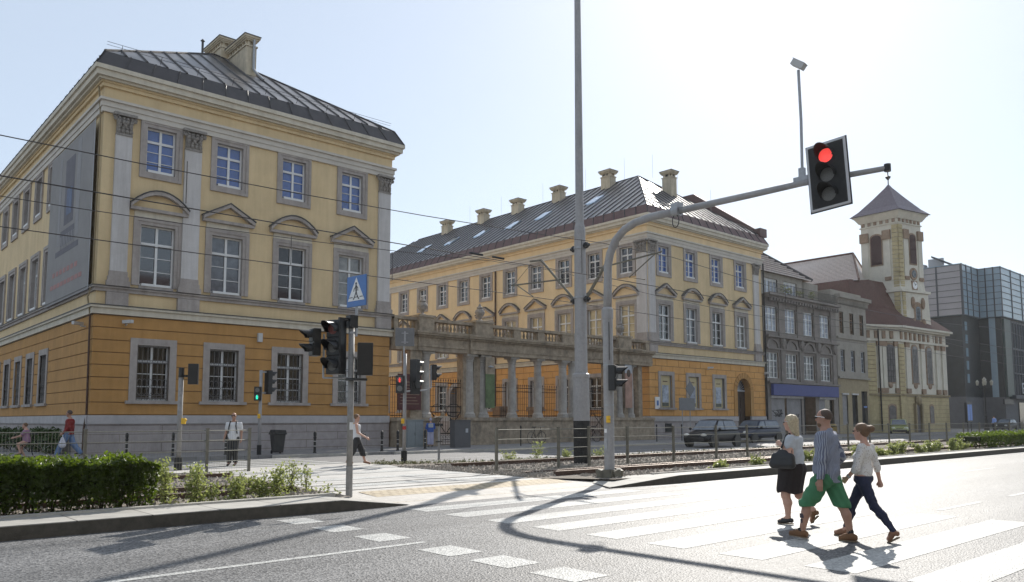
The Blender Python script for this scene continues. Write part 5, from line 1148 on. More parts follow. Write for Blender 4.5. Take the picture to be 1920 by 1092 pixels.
# --- post right of it with red man and sign from behind
t = thing('traffic_signal', 'signal post between crossing and colonnade showing red standing figure, grey sign back above', 'traffic light', (16.15, 23.7, .1))
MB().tube([(0, 0, 0), (0, 0, 3.9)], .065, 10).obj('pole', 'pole_grey', t, smooth=True); MB().tube([(0, 0, 0), (0, 0, .45)], .11, 10).obj('pole_base', 'black_matt', t)
h_ = signal_head(t, (-.24, -.06, 2.8), R(225), 2, .95, visor=False); man(h_, .15, 'lens_red', False)
signal_head(t, (.3, -.22, 3.18), R(12), 3, 1.05, board=True); signal_head(t, (.95, -.45, 3.25), R(-15), 2, .85)
MB().box(.04, .44, -.32, -.28, 2.45, 2.9).obj('signal_back_panel', 'black', t)
MB().tube([(.05, 0, 2.55), (.7, -.35, 2.6), (.85, -.42, 2.7), (.85, -.42, 3.5)], .03, 8).obj('bracket', 'galv', t)
MB().tube([(-.02, .05, 3.8), (-.02, .05, 4.7)], .03, 6).obj('sign_post', 'galv', t)
s_ = MB().box(-.34, .34, -.012, .012, -.33, .33).obj('sign_plate', 'signback', t, bevel=.01); s_.location = (-.02, .0, 4.5); s_.rotation_euler = (0, 0, R(-30))
MB().box(-.03, .03, -.03, -.014, -.25, .2).box(-.12, .12, -.03, -.014, .12, .15).box(-.12, .12, -.03, -.014, -.2, -.17).obj('sign_clamp', 'galv', s_)
button(t, (-.1, -.05, 1.5), R(225)); MB().tube([(0, 0, 1.2), (0, 0, 1.32)], .068, 10).obj('sticker', 'carred', t)
# --- mast with long arm
t = thing('signal_mast', 'tall grey signal mast with long arm curving out over the road', 'traffic light', (15.9, 13.9, .1))
MB().tube([(0, 0, 0), (0, 0, 4.2)], .135, 16).lathe([(.15, 4.2), (.15, 4.45), (.11, 4.52)], (0, 0, 0), 16).obj('mast', 'pole_grey', t, smooth=False)
arm = [(0, 0, 4.45), (0, -.02, 5.0), (0, -.03, 5.6), (0, -.12, 5.95), (0, -.33, 6.28), (0, -.62, 6.5), (0, -1.0, 6.62), (0, -1.5, 6.67), (0, -2.28, 6.66)]
MB().tube(arm, [.115, .112, .11, .108, .106, .104, .1, .098, .095], 14).obj('arm', 'pole_grey', t, smooth=True)
MB().tube([(0, -2.2, 6.66), (0, -4.3, 6.63), (0, -5.6, 6.62), (0, -7.4, 6.52)], [.085, .078, .07, .055], 12).obj('arm_extension', 'pole_grey', t, smooth=True)
MB().tube([(0, -2.2, 6.66), (0, -2.4, 6.66)], .14, 12).box(-.1, .1, -2.42, -2.18, 6.7, 6.86).obj('arm_clamp', 'galv', t)
MB().tube([(-.06, -2.3 + .1 * math.cos(a * pi / 6), 6.4 + .16 * math.sin(a * pi / 6)) for a in range(13)], .012, 5, False).obj('cable_loop', 'black', t)
MB().tube([(0, -7.4, 6.45), (0, -7.4, 6.6)], .065, 10).obj('arm_end_cap', 'black', t)
MB().box(-.145, -.13, -.05, .05, .75, 1.05).obj('hatch', 'galv', t); MB().tube([(0, 0, 1.9), (0, 0, 1.95)], .14, 14).tube([(0, 0, 2.95), (0, 0, 3.0)], .14, 14).obj('clamp_band', 'galv', t); MB().tube([(-.09, -.12, 3.1), (-.1, -.13, 3.5), (-.08, -.11, 4.1)], .01, 5).obj('cable', 'black', t); MB().box(-.142, -.134, -.04, .04, 1.2, 1.3).obj('sticker', 'signwhite', t)
rck = MB(); rnd = random.Random(4)
for i in range(14): a = i * .45; rck.cbox((.24 * math.cos(a), .24 * math.sin(a), .12), (.14, .16, .2 + .08 * rnd.random()), a + rnd.random(), ('X', rnd.uniform(-.4, .4)))
rck.obj('mast_footing', 'fencepost', t)
hd_ = signal_head(t, (-.1, -.18, 2.62), R(250), 2, 1.0); hd_.location = (-.18, -.2, 2.62)
hd_.rotation_euler = (0, 0, R(-62)); hd_.location = (-.1, -.28, 2.62); 
button(t, (-.14, -.1, 1.55), R(215))
# main head on the arm with bordered backing board
bh_ = bpy.data.objects.new('arm_signal', MB().box(-.02, .02, -.42, .42, -.72, .72).mesh('arm_signal', 'board_white')); C.objects.link(bh_); bh_.parent = t; bh_.location = (-.3, -6.32, 6.57); bh_.rotation_euler = (R(4), R(-3), R(182))
bv = bh_.modifiers.new('b', 'BEVEL'); bv.width = .03; bv.affect = 'EDGES'
MB().box(-.028, -.021, -.44, .44, -.74, .74).obj('board_back', 'black', bh_); MB().box(.021, .026, -.37, .37, -.67, .67).obj('board_face', 'black_matt', bh_)
MB().box(-.12, -.03, -.3, .3, -.6, .6).box(-.3, -.1, -.06, .06, .0, .1).obj('signal_housing', 'black', bh_)
for i, z in enumerate((.42, 0, -.42)):
    q = MB(); k_ = 20; r = .15; q.add([(.06, 0, z)] + [(.035, r * math.cos(2 * pi * j / k_), z + r * math.sin(2 * pi * j / k_)) for j in range(k_)], [(0, j + 1, (j + 1) % k_ + 1) for j in range(k_)])
    q.obj('lens', 'lens_red' if i == 0 else 'lens_off', bh_, smooth=True)
    v = MB(); vs = []; fs = []; kk = 16
    for j in range(kk + 1):
        a = -.3 + (pi + .6) * j / kk; ln = .09 + .26 * max(0, math.sin(a)) ** .8
        for rr in (.185, .175): vs += [(.026, rr * math.cos(a), z + rr * math.sin(a)), (.026 + ln, rr * math.cos(a) * .93, z + rr * math.sin(a) * .97)]
    for j in range(kk): p = j * 4; q2 = p + 4; fs += [(p, q2, q2 + 1, p + 1), (p + 2, p + 3, q2 + 3, q2 + 2), (p + 1, q2 + 1, q2 + 3, p + 3)]
    v.add(vs, fs).obj('visor', 'black_matt', bh_)
# camera on a rod
MB().tube([(0, -5.6, 6.6), (0, -5.62, 8.0), (0, -5.6, 9.15)], .032, 8).obj('camera_rod', 'galv', t); MB().box(-.06, .1, -5.78, -5.42, 6.66, 6.76).box(-.05, .05, -5.66, -5.54, 6.7, 6.95).obj('rod_clamp', 'galv', t)
cm = MB().box(-.09, .09, -.16, .14, -.065, .065).box(-.1, .1, -.17, .16, .066, .075).obj('traffic_camera', 'camerawhite', t, bevel=.02); cm.location = (0, -5.6, 9.28); cm.rotation_euler = (R(38), 0, R(8))
# --- tram pole
t = thing('tram_pole', 'tall stepped steel tram mast with black base and wire brackets', 'pole', (20.2, 18.9, .05))
MB().tube([(0, 0, 0), (0, 0, 1.55)], .285, 18).obj('pole_base', 'black_matt', t, smooth=False); MB().tube([(0, 0, 1.55), (0, 0, 3.1)], .28, 18).lathe([(.285, 3.0), (.3, 3.05), (.3, 3.15), (.22, 3.2)], (0, 0, 0), 18).obj('lower_pole', 'pole_grey', t)
MB().tube([(0, 0, 3.15), (0, 0, 8.2)], [.225, .195], 18).lathe([(.2, 8.2), (.17, 8.4), (.14, 8.5)], (0, 0, 0), 18).obj('middle_pole', 'pole_grey', t); MB().tube([(0, 0, 8.4), (0, 0, 20)], [.15, .10], 14).obj('upper_pole', 'pole_grey', t)
def strap(z, r): return MB().tube([(0, 0, z), (0, 0, z + .06)], r, 16)
st = strap(5.8, .24); st.join(strap(7.55, .22)); st.obj('strap', 'galv', t)
ins = MB()
for y, z in ((.3, 5.75), (-.3, 5.75), (.3, 7.6), (-.3, 7.65)): ins.ball((0, y, z), (.1, .12, .12), 8, 6); ins.tube([(0, y * .6, z), (0, y * 1.5, z)], .05, 6)
ins.obj('insulator', 'black', t)
br_ = MB(); br_.tube([(0, .3, 5.8), (0, 1.95, 7.45)], .045, 8).tube([(0, -.3, 5.8), (0, -1.75, 7.5)], .055, 8).tube([(0, 1.95, 7.45), (0, 2.55, 7.5)], .04, 6); br_.tube([(0, -.9, 6.75), (0, -3.55, 6.9)], .03, 6).tube([(0, .9, 6.6), (0, 3.6, 6.72)], .03, 6)
br_.tube([(0, 3.3, 6.7), (0, 2.4, 6.15)], .022, 5).tube([(0, -3.3, 6.88), (0, -2.2, 6.25), (0, -2.85, 6.1)], .022, 5); br_.obj('wire_bracket', 'fencepost', t)
MB().tube([(0, 2.5, 7.4), (0, 3.5, 6.7)], .01, 4).obj('stay_wire', 'iron', t)
# --- overhead wires, each a thing of its own
def wire(name, label, Y, z, sag=.12, r=.012, x0=-60, x1=220, zs=None, span=34):
    pts = []; x = x0
    while x <= x1:
        f = ((x - 20.2) / span) % 1; pts.append((x, Y, z - sag * 4 * f * (1 - f))); x += span / 10
    o = MB().tube(pts, r, 5).obj(name, 'wirem', None); return tag(o, label, 'wire', 'overhead tram wires')
wire('overhead_wire', 'uppermost tram wire, the catenary on the near track side', 16.0, 7.15, .55, .011)
wire('overhead_wire', 'second tram wire from the top, ending at the right bracket strut', 16.05, 6.0, .1, .013)
wire('overhead_wire', 'third tram wire from the top, held by the left bracket tip', 21.35, 7.42, .6, .011)
wire('overhead_wire', 'lowest tram wire, crossing the ground floor windows line beside the near wing', 21.3, 6.2, .1, .013)
dr_ = []
for x, Y, z0, z1, lb in ((5.6, 16.02, 5.98, 6.85, 'thin dropper wire in front of the second upper pilaster'), (10.5, 21.32, 6.15, 7.0, 'thin dropper wire in front of the middle windows of the near wing'), (17.2, 16.02, 5.98, 7.0, 'thin dropper wire just left of the tram mast'), (29.0, 16.02, 5.95, 6.8, 'thin dropper wire before the front of the far wing'), (14.0, 21.32, 6.1, 6.95, 'thin dropper wire over the gap between the wings')):
    tag(MB().tube([(x, Y, z0), (x, Y, z1)], .012, 4).obj('dropper_wire', 'wirem'), lb, 'wire', 'overhead tram wires')
o = MB(); o.tube([(12.9, 16.02, 6.0), (13.35, 16.02, 6.0)], .03, 6).tube([(13.7, 16.02, 6.0), (14.1, 16.02, 6.0)], .03, 6); tag(o.obj('wire_insulator', 'black'), 'dark section insulators on the wire between the two wings', 'insulator')

# ================================================================ FENCES
def mesh_fence(label, posts, top=1.40, z0=.13, skip=None, group=None, wires=True):
    t = thing('mesh_fence', label, 'fence', (posts[0][0], posts[0][1], z0)); ox, oy = posts[0]
    for x, y in posts: MB().box(-.035, .035, -.035, .035, 0, top - z0).box(-.042, .042, -.042, .042, top - z0, top - z0 + .02).obj('fence_post', 'fencepost', t, loc=(x - ox, y - oy, 0))
    for i, (a, b_) in enumerate(zip(posts[:-1], posts[1:])):
        if skip and i in skip: continue
        A = Vector((a[0] - ox, a[1] - oy, 0)); B = Vector((b_[0] - ox, b_[1] - oy, 0)); m = MB()
        for z in (.05, .34, .64, .94, 1.22): m.tube([A + Vector((0, 0, z)), B + Vector((0, 0, z))], .011, 4)
        L_ = (B - A).length; n = int(L_ / .075) if wires else 0
        for k_ in range(1, n): p = A + (B - A) * (k_ / n); m.add([p + Vector((-.0035, -.0035, .03)), p + Vector((.0035, .0035, .03)), p + Vector((.0035, .0035, 1.24)), p + Vector((-.0035, -.0035, 1.24))], [(0, 1, 2, 3)])
        m.obj('fence_panel', 'fence', t)
    return t
RX = [15.2, 17.75, 19.15, 21.06, 23.62, 26.3, 28.46, 31.7, 34.63, 37.2, 39.5, 41.72, 44.3, 46.96, 49.45, 52.13, 54.83, 57.75, 60.5, 63.2, 66]
mesh_fence('long green mesh fence between the tram tracks right of the crossing', [(x, 17.6) for x in RX])
mesh_fence('mesh fence behind the hedge ending beside the crossing', [(-9.5, 22.7), (-7, 22.7), (-4.5, 22.7), (-2, 22.7), (.6, 22.7), (3.1, 22.7), (5.62, 22.7), (8.77, 22.7), (10.1, 22.9)])
# wall side handrail: thin black posts
def bollard():
    t = thing('bollard', 'black bollard', 'bollard', group='black bollards on the sidewalk')
    MB().lathe([(.075, 0), (.075, .05), (.055, .08), (.05, .62), (.065, .64), (.065, .69), (.05, .71), (.062, .78), (.066, .84), (.05, .9), (.015, .93)], (0, 0, 0), 10).obj('bollard_post', 'black', t)
    MB().tube([(0, 0, .3), (0, 0, .33)], .056, 10).tube([(0, 0, .5), (0, 0, .53)], .054, 10).obj('bollard_band', 'silver', t); return t
b0 = None
for (x, y), lb in zip([(9.6, 32.9), (11.1, 32.2), (13.0, 31.7), (16.35, 30.6), (18.35, 31.0), (19.4, 30.2), (20.5, 30.6), (22.6, 31.4)],
    ['leftmost black bollard behind the mesh fence near the building corner', 'black bollard just left of the signal post behind the hedge', 'black bollard left of the man in the white T-shirt', 'black bollard right of the dark litter bin', 'black bollard just left of the foreground signal post', 'black bollard right behind the woman with the camera', 'black bollard before the right end of the near wing', 'black bollard beside the grey cabinet under the colonnade']):
    if b0 is None: b0 = bollard(); b0.location = (x, y, .24); b0['label'] = lb
    else: dup(b0, None, (x, y, .24), label=lb)
for x, lb in ((30.8, 'slim dark railing post left of the bicycle'), (38.6, 'slim dark railing post right of the signal mast'), (43.2, 'slim dark railing post near the corner of the far wing'), (46.0, 'slim dark railing post left of the parked hatchback')):
    p = thing('railing_post', lb, 'post', (x * .93, 31.2, .25), group='slim posts along the far sidewalk'); MB().tube([(0, 0, 0), (0, 0, .95)], .03, 6).lathe([(.05, .95), (.05, 1.0), (.02, 1.08)], (0, 0, 0), 6).obj('post_shaft', 'iron', p)
# litter bin
t = thing('litter_bin', 'dark wheeled litter bin standing by the wall of the near wing', 'bin', (14.95, 31.15, .25))
t.scale = (.72, .72, 1.0)
bn_ = MB().add([(-.26, -.22, .06), (.26, -.22, .06), (.26, .22, .06), (-.26, .22, .06), (-.36, -.3, .86), (.36, -.3, .86), (.36, .3, .86), (-.36, .3, .86)], [(0, 3, 2, 1), (4, 5, 6, 7), (0, 1, 5, 4), (1, 2, 6, 5), (2, 3, 7, 6), (3, 0, 4, 7)])
bn_.box(-.41, .41, -.34, .34, .8, .86).obj('bin_body', 'binm', t, bevel=.02)
MB().prism([(-.4, .865), (.4, .865), (.34, .98), (-.3, 1.0)], 'y', -.33, .33).obj('bin_lid', 'binm', t, bevel=.02)
for x in (-.26, .26): MB().tube([(x - .03, .2, .08), (x + .03, .2, .08)], .08, 10).obj('bin_wheel', 'tyre', t)
# cabinets
t = thing('utility_cabinet', 'pale blue grey cabinet against the left foot of the colonnade', 'cabinet', (23.6, 33.85, .25))
MB().box(-.5, .5, -.2, .2, 0, 1.35).box(-.53, .53, -.23, .23, 1.35, 1.4).obj('cabinet_body', 'cabinet', t); MB().box(-.46, -.01, -.215, -.201, .1, 1.3).box(.01, .46, -.215, -.201, .1, 1.3).obj('cabinet_door', 'cabinet', t); MB().box(-.04, -.02, -.225, -.216, .6, .75).obj('cabinet_handle', 'black', t)
t = thing('utility_cabinet', 'grey cabinet with pale sticker in front of the left gate', 'cabinet', (24.9, 31.6, .25))
MB().box(-.5, .5, -.2, .2, 0, 1.35).box(-.53, .53, -.23, .23, 1.35, 1.39).obj('cabinet_body', 'concrete_wall', t); MB().box(.18, .34, -.205, -.201, .75, .95).obj('sticker', 'grey_cloth', t)
t = thing('short_sign_post', 'short grey post with small plate standing on the median left of the fence', 'post', (18.2, 24.4, .1))
MB().tube([(0, 0, 0), (0, 0, 1.35)], .045, 8).obj('post_shaft', 'pole_old', t); MB().box(-.16, .16, -.04, .04, 1.3, 1.4).box(-.12, .12, -.05, .05, .7, .74).obj('post_plate', 'iron', t)
# road signs seen from behind in front of the far wing
t = thing('road_sign', 'grey backed board on two poles with diamond sign above, before the far wing', 'sign', (45.9, 33, .25))
MB().tube([(-.55, 0, 0), (-.55, 0, 2.9)], .035, 6).tube([(.35, 0, 0), (.35, 0, 4.2)], .035, 6).obj('sign_pole', 'galv', t); MB().box(-.95, .85, -.06, -.035, 2.0, 2.85).obj('sign_plate', 'signback', t)
MB().prism([(.35, 2.95), (.9, 3.5), (.35, 4.05), (-.2, 3.5)], 'y', -.06, -.04).obj('diamond_plate', 'signback', t)
t = thing('information_board', 'dark framed lit notice case by the right corner of the church', 'notice board', (93.6, 31.0, .25))
MB().tube([(-.5, 0, 0), (-.5, 0, 1)], .06, 6).tube([(.5, 0, 0), (.5, 0, 1)], .06, 6).box(-.85, .85, -.12, .12, 1.0, 3.1).obj('board_case', 'black', t); MB().box(-.65, .0, -.13, -.122, 1.2, 2.9).box(.08, .65, -.13, -.122, 1.2, 2.9).obj('board_poster', 'pale_blue_cloth', t)
# ornate lantern post
def lantern(x, y, h, lb):
    t = thing('street_lantern', lb, 'street lamp', (x, y, .25)); s = h / 6.2
    MB().lathe([(.3 * s, 0), (.3 * s, .5 * s), (.15 * s, .7 * s), (.12 * s, 1.6 * s), (.16 * s, 1.7 * s), (.08 * s, 1.9 * s), (.07 * s, h - .5)], (0, 0, 0), 8).obj('lamp_post', 'iron', t)
    for a in range(4):
        c_, s2 = math.cos(a * pi / 2 + .4), math.sin(a * pi / 2 + .4); l = MB().tube([(0, 0, h - 1.1), (.5 * c_, .5 * s2, h - 1.2), (.75 * c_, .75 * s2, h - .75)], .035, 5); l.obj('lamp_arm', 'iron', t)
        g = MB().lathe([(.12, 0), (.2, .45), (.12, .55), (.02, .7)], (.75 * c_, .75 * s2, h - .75), 6); g.obj('lantern', 'lampglass', t)
    MB().lathe([(.14, 0), (.24, .5), (.14, .62), (.02, .8)], (0, 0, h - .5), 6).obj('lantern', 'lampglass', t)
lantern(108.5, 34.0, 6.2, 'ornate dark street lantern with several lamps by the church corner')
# parked kiosk-like litter bins near the right
t = thing('litter_bin', 'ochre round litter bin on the right sidewalk beside the tram fence', 'bin', (52.5, 25.9, .15)); MB().lathe([(.28, 0), (.3, .1), (.3, 1.05), (.2, 1.15)], (0, 0, 0), 12).obj('bin_body', 'button2', t); MB().lathe([(.31, .95), (.31, 1.0)], (0, 0, 0), 12).obj('bin_rim', 'black', t)
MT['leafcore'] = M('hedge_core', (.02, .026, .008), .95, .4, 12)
MT['leaf_dry'] = M('dry_grass', (.24, .235, .12), .8, .4, 6)
# ================================================================ VEGETATION
def leaves(mb, pts, rnd, s0=.03, s1=.055, up=.3):
    for p in pts:
        s = rnd.uniform(s0, s1); n = Vector((rnd.gauss(0, 1), rnd.gauss(0, 1), rnd.gauss(0, 1) + up)).normalized(); a = n.orthogonal().normalized(); a = (Matrix.Rotation(rnd.random() * 6.3, 3, n) @ a); b = n.cross(a); p = Vector(p)
        mb.add([p - a * s, p + b * s * .5 + n * s * .12, p + a * s, p - b * s * .5 + n * s * .12], [(0, 1, 2, 3)])
def hedge(label, x0, x1, y0, y1, z0, z1, n, seed, s=(.03, .055), taper=.35, stems=30):
    rnd = random.Random(seed); t = thing('clipped_hedge', label, 'hedge', (0, 0, 0)); pts = []; dens = [rnd.uniform(.35, 1.0) for _ in range(60)]
    while len(pts) < n:
        x = rnd.uniform(x0, x1); f = rnd.random()
        side = rnd.random(); yy0 = y0; yy1 = y1
        bump = .05 * math.sin(x * 3.1) + .05 * math.sin(x * 7.7 + 1) + .03 * math.sin(x * 17)
        if side < .34: y = rnd.uniform(yy0, yy1); z = z1 + rnd.gauss(0, .025) + bump * .5 + (.1 * rnd.random() ** 5)
        elif side < .86:
            z = z0 + (z1 - z0) * rnd.random() ** .62; d = (1 - (z - z0) / (z1 - z0)) * taper
            if rnd.random() > dens[int((x * 3.1) % 60)] + (z - z0) / (z1 - z0) * .8: continue
            y = (yy0 + d + bump + abs(rnd.gauss(0, .05))) if rnd.random() < .72 else (yy1 - d * .5 + rnd.gauss(0, .05))
        else: y = rnd.uniform(yy0 + .1, yy1 - .1); z = rnd.uniform(z0 + .25, z1)
        if x > x1 - .25: z = min(z, z1 - (x - x1 + .25) * .3)
        pts.append((x, y, z))
    m = MB(); leaves(m, pts, rnd, *s); m.obj('foliage', 'leaf', t, recalc=False)
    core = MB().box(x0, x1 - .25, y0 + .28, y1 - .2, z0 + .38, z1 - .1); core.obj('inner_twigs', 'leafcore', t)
    st = MB()
    for i in range(stems):
        x = x0 + (x1 - x0) * (i + rnd.random()) / stems; y = rnd.uniform(y0 + .3, y1 - .3)
        for k_ in range(3): st.tube([(x, y, z0 - .1), (x + rnd.uniform(-.12, .12), y + rnd.uniform(-.1, .1), z0 + .3), (x + rnd.uniform(-.25, .25), y + rnd.uniform(-.2, .2), z0 + .62)], [.014, .01, .006], 4)
    st.obj('stem', 'twig', t); return t
hedge('long clipped green hedge in the left foreground beside the kerb', -1.5, 4.7, 14.15, 15.2, .16, .95, 30000, 3)
hedge('short clipped hedge block at the right end of the tram median', 43.0, 58, 13.6, 14.9, .16, .85, 9000, 5, (.05, .09), .1, 20)
def shrub(label, x, y, h, w_, n, seed, mat='leaf2', group='young shrubs on the tram median', s=(.022, .045), name='young_shrub'):
    rnd = random.Random(seed); t = thing(name, label, 'shrub', (x, y, .13), group=group); st = MB(); pts = []
    k_ = rnd.randint(3, 6)
    for i in range(k_):
        a = rnd.random() * 6.3; lean = rnd.uniform(.2, 1) * w_; hh = h * rnd.uniform(.55, 1); p = [(0, 0, 0), (lean * .4 * math.cos(a), lean * .4 * math.sin(a), hh * .5), (lean * math.cos(a), lean * math.sin(a), hh)]
        st.tube(p, [.009, .006, .003], 4)
        for _ in range(n // k_):
            f = rnd.random() ** .8; q = Vector(p[1]) * (f * 2) if f < .5 else Vector(p[1]).lerp(Vector(p[2]), f * 2 - 1); g = (1 - f * .5) * .07 + .03
            pts.append((q.x + rnd.gauss(0, g), q.y + rnd.gauss(0, g), max(.02, q.z + rnd.gauss(0, g * .7))))
    st.obj('stem', 'twig', t); m = MB(); leaves(m, pts, rnd, *s); m.obj('foliage', mat, t, recalc=False); return t
L = ['tall pale shrub touching the right end of the left hedge', 'bushy shrub just right of the left hedge end', 'low shrub beside the fence post behind the rail', 'shrub clump at the foot of the left fence post', 'low leafy clump left of the fence end post', 'wide green clump in front of the fence end post', 'bushy shrub right of the fence end post', 'tall wispy shrub midway between hedge and foreground signal post', 'second wispy shrub left of the foreground signal post', 'tiny dry plant at the foot of the foreground signal post']
for i, (x, y, h, w_, n) in enumerate([(5.05, 14.9, .85, .3, 700), (5.45, 14.5, .75, .3, 800), (5.7, 14.45, .42, .2, 250), (6.15, 14.5, .62, .25, 450), (6.35, 14.8, .5, .2, 320), (6.75, 14.7, .55, .3, 600), (7.1, 14.8, .7, .25, 600), (7.8, 15.6, .72, .2, 330), (8.05, 15.4, .62, .12, 170), (8.05, 14.5, .25, .15, 60)]): shrub(L[i], x, y, h, w_, n, 20 + i)
L = ['yellow green shrub on the median seen between the walking woman and the man', 'median shrub seen just right of the man in green shorts', 'first median shrub right of the bun-haired woman', 'low median shrub second right of the bun-haired woman', 'broad median shrub by the third fence post from the woman', 'dense median shrub left of the red marker post', 'bushy median shrub right of the red marker post', 'tall median shrub in the middle of the right planting row', 'dark green median shrub fourth before the right hedge', 'leafy median shrub third before the right hedge', 'upright median shrub second before the right hedge', 'last median shrub touching the right hedge', 'small clump under the mast fence panel', 'tiny clump left of the walking woman']
for i, (x, h, w_) in enumerate([(26.6, .55, .4), (28.6, .55, .35), (31.3, .5, .4), (32.6, .4, .4), (33.9, .55, .4), (35.2, .6, .4), (36.4, .5, .4), (37.8, .65, .45), (39.0, .55, .4), (40.0, .62, .4), (41.2, .6, .4), (42.3, .5, .4), (21.0, .3, .25), (23.6, .3, .3)]): shrub(L[i], x, 14.0 + (i % 3) * .22, h, w_, 520, 60 + i, s=(.03, .065))
L = ['feathery weed clump behind the left fence panel of the right median', 'tall grassy weed clump in the middle of the first right fence panel', 'small weed tuft left of the tram mast', 'weed tuft just right of the tram mast']
for i, (x, y, h) in enumerate([(18.7, 20.9, .5), (20.0, 20.95, .8), (21.6, 21.0, .45), (23.4, 21.0, .5)]): shrub(L[i], x, y, h, .3, 380, 90 + i, group='weeds along the far rail', name='weed_clump')
for i, (x, y, lb) in enumerate([(8.0, 43.5, 'dark green bush by the side wall behind the cyclist'), (8.15, 40.6, 'dark bush by the side wall between cyclist and man in red'), (8.1, 38.0, 'dark bush at the wall corner behind the man in red'), (8.0, 47.0, 'farthest dark bush along the side wall at the picture edge')]):
    rnd = random.Random(i + 200); t = thing('wall_bush', lb, 'bush', (x, y, .25), group='bushes along the side wall'); m = MB(); pts = []
    for _ in range(1500):
        v = Vector((rnd.gauss(0, 1), rnd.gauss(0, 1), rnd.gauss(0, 1))).normalized() * rnd.random() ** .4; pts.append((v.x * .45 * .9, v.y * 1.4, .55 + v.z * .5 + .1 * math.sin(v.y * 9)))
    leaves(m, pts, rnd, .05, .1); m.obj('foliage', 'leafdark', t, recalc=False); MB().tube([(0, 0, 0), (0, 0, .5)], .05, 5).tube([(0, .3, 0), (0, .5, .5)], .04, 5).tube([(0, -.3, 0), (0, -.5, .5)], .04, 5).obj('stem', 'twig', t)
# ragged grass edge along the far rail
rnd = random.Random(9); g = MB(); pts = []
for _ in range(4200):
    u = rnd.random() ** 1.4; x = 14.8 + 60 * u; y = 21.3 + rnd.gauss(.2, .25) + (1.6 * max(0, (18.2 - x) / 3) if x < 18.2 else 0); pts.append((x, y, G + abs(rnd.gauss(0, .05))))
leaves(g, pts, rnd, .03, .07, .0); tag(g.obj('grass_verge', 'leaf_dry', recalc=False), 'low dry grass along the far rail', 'grass', kind='stuff')

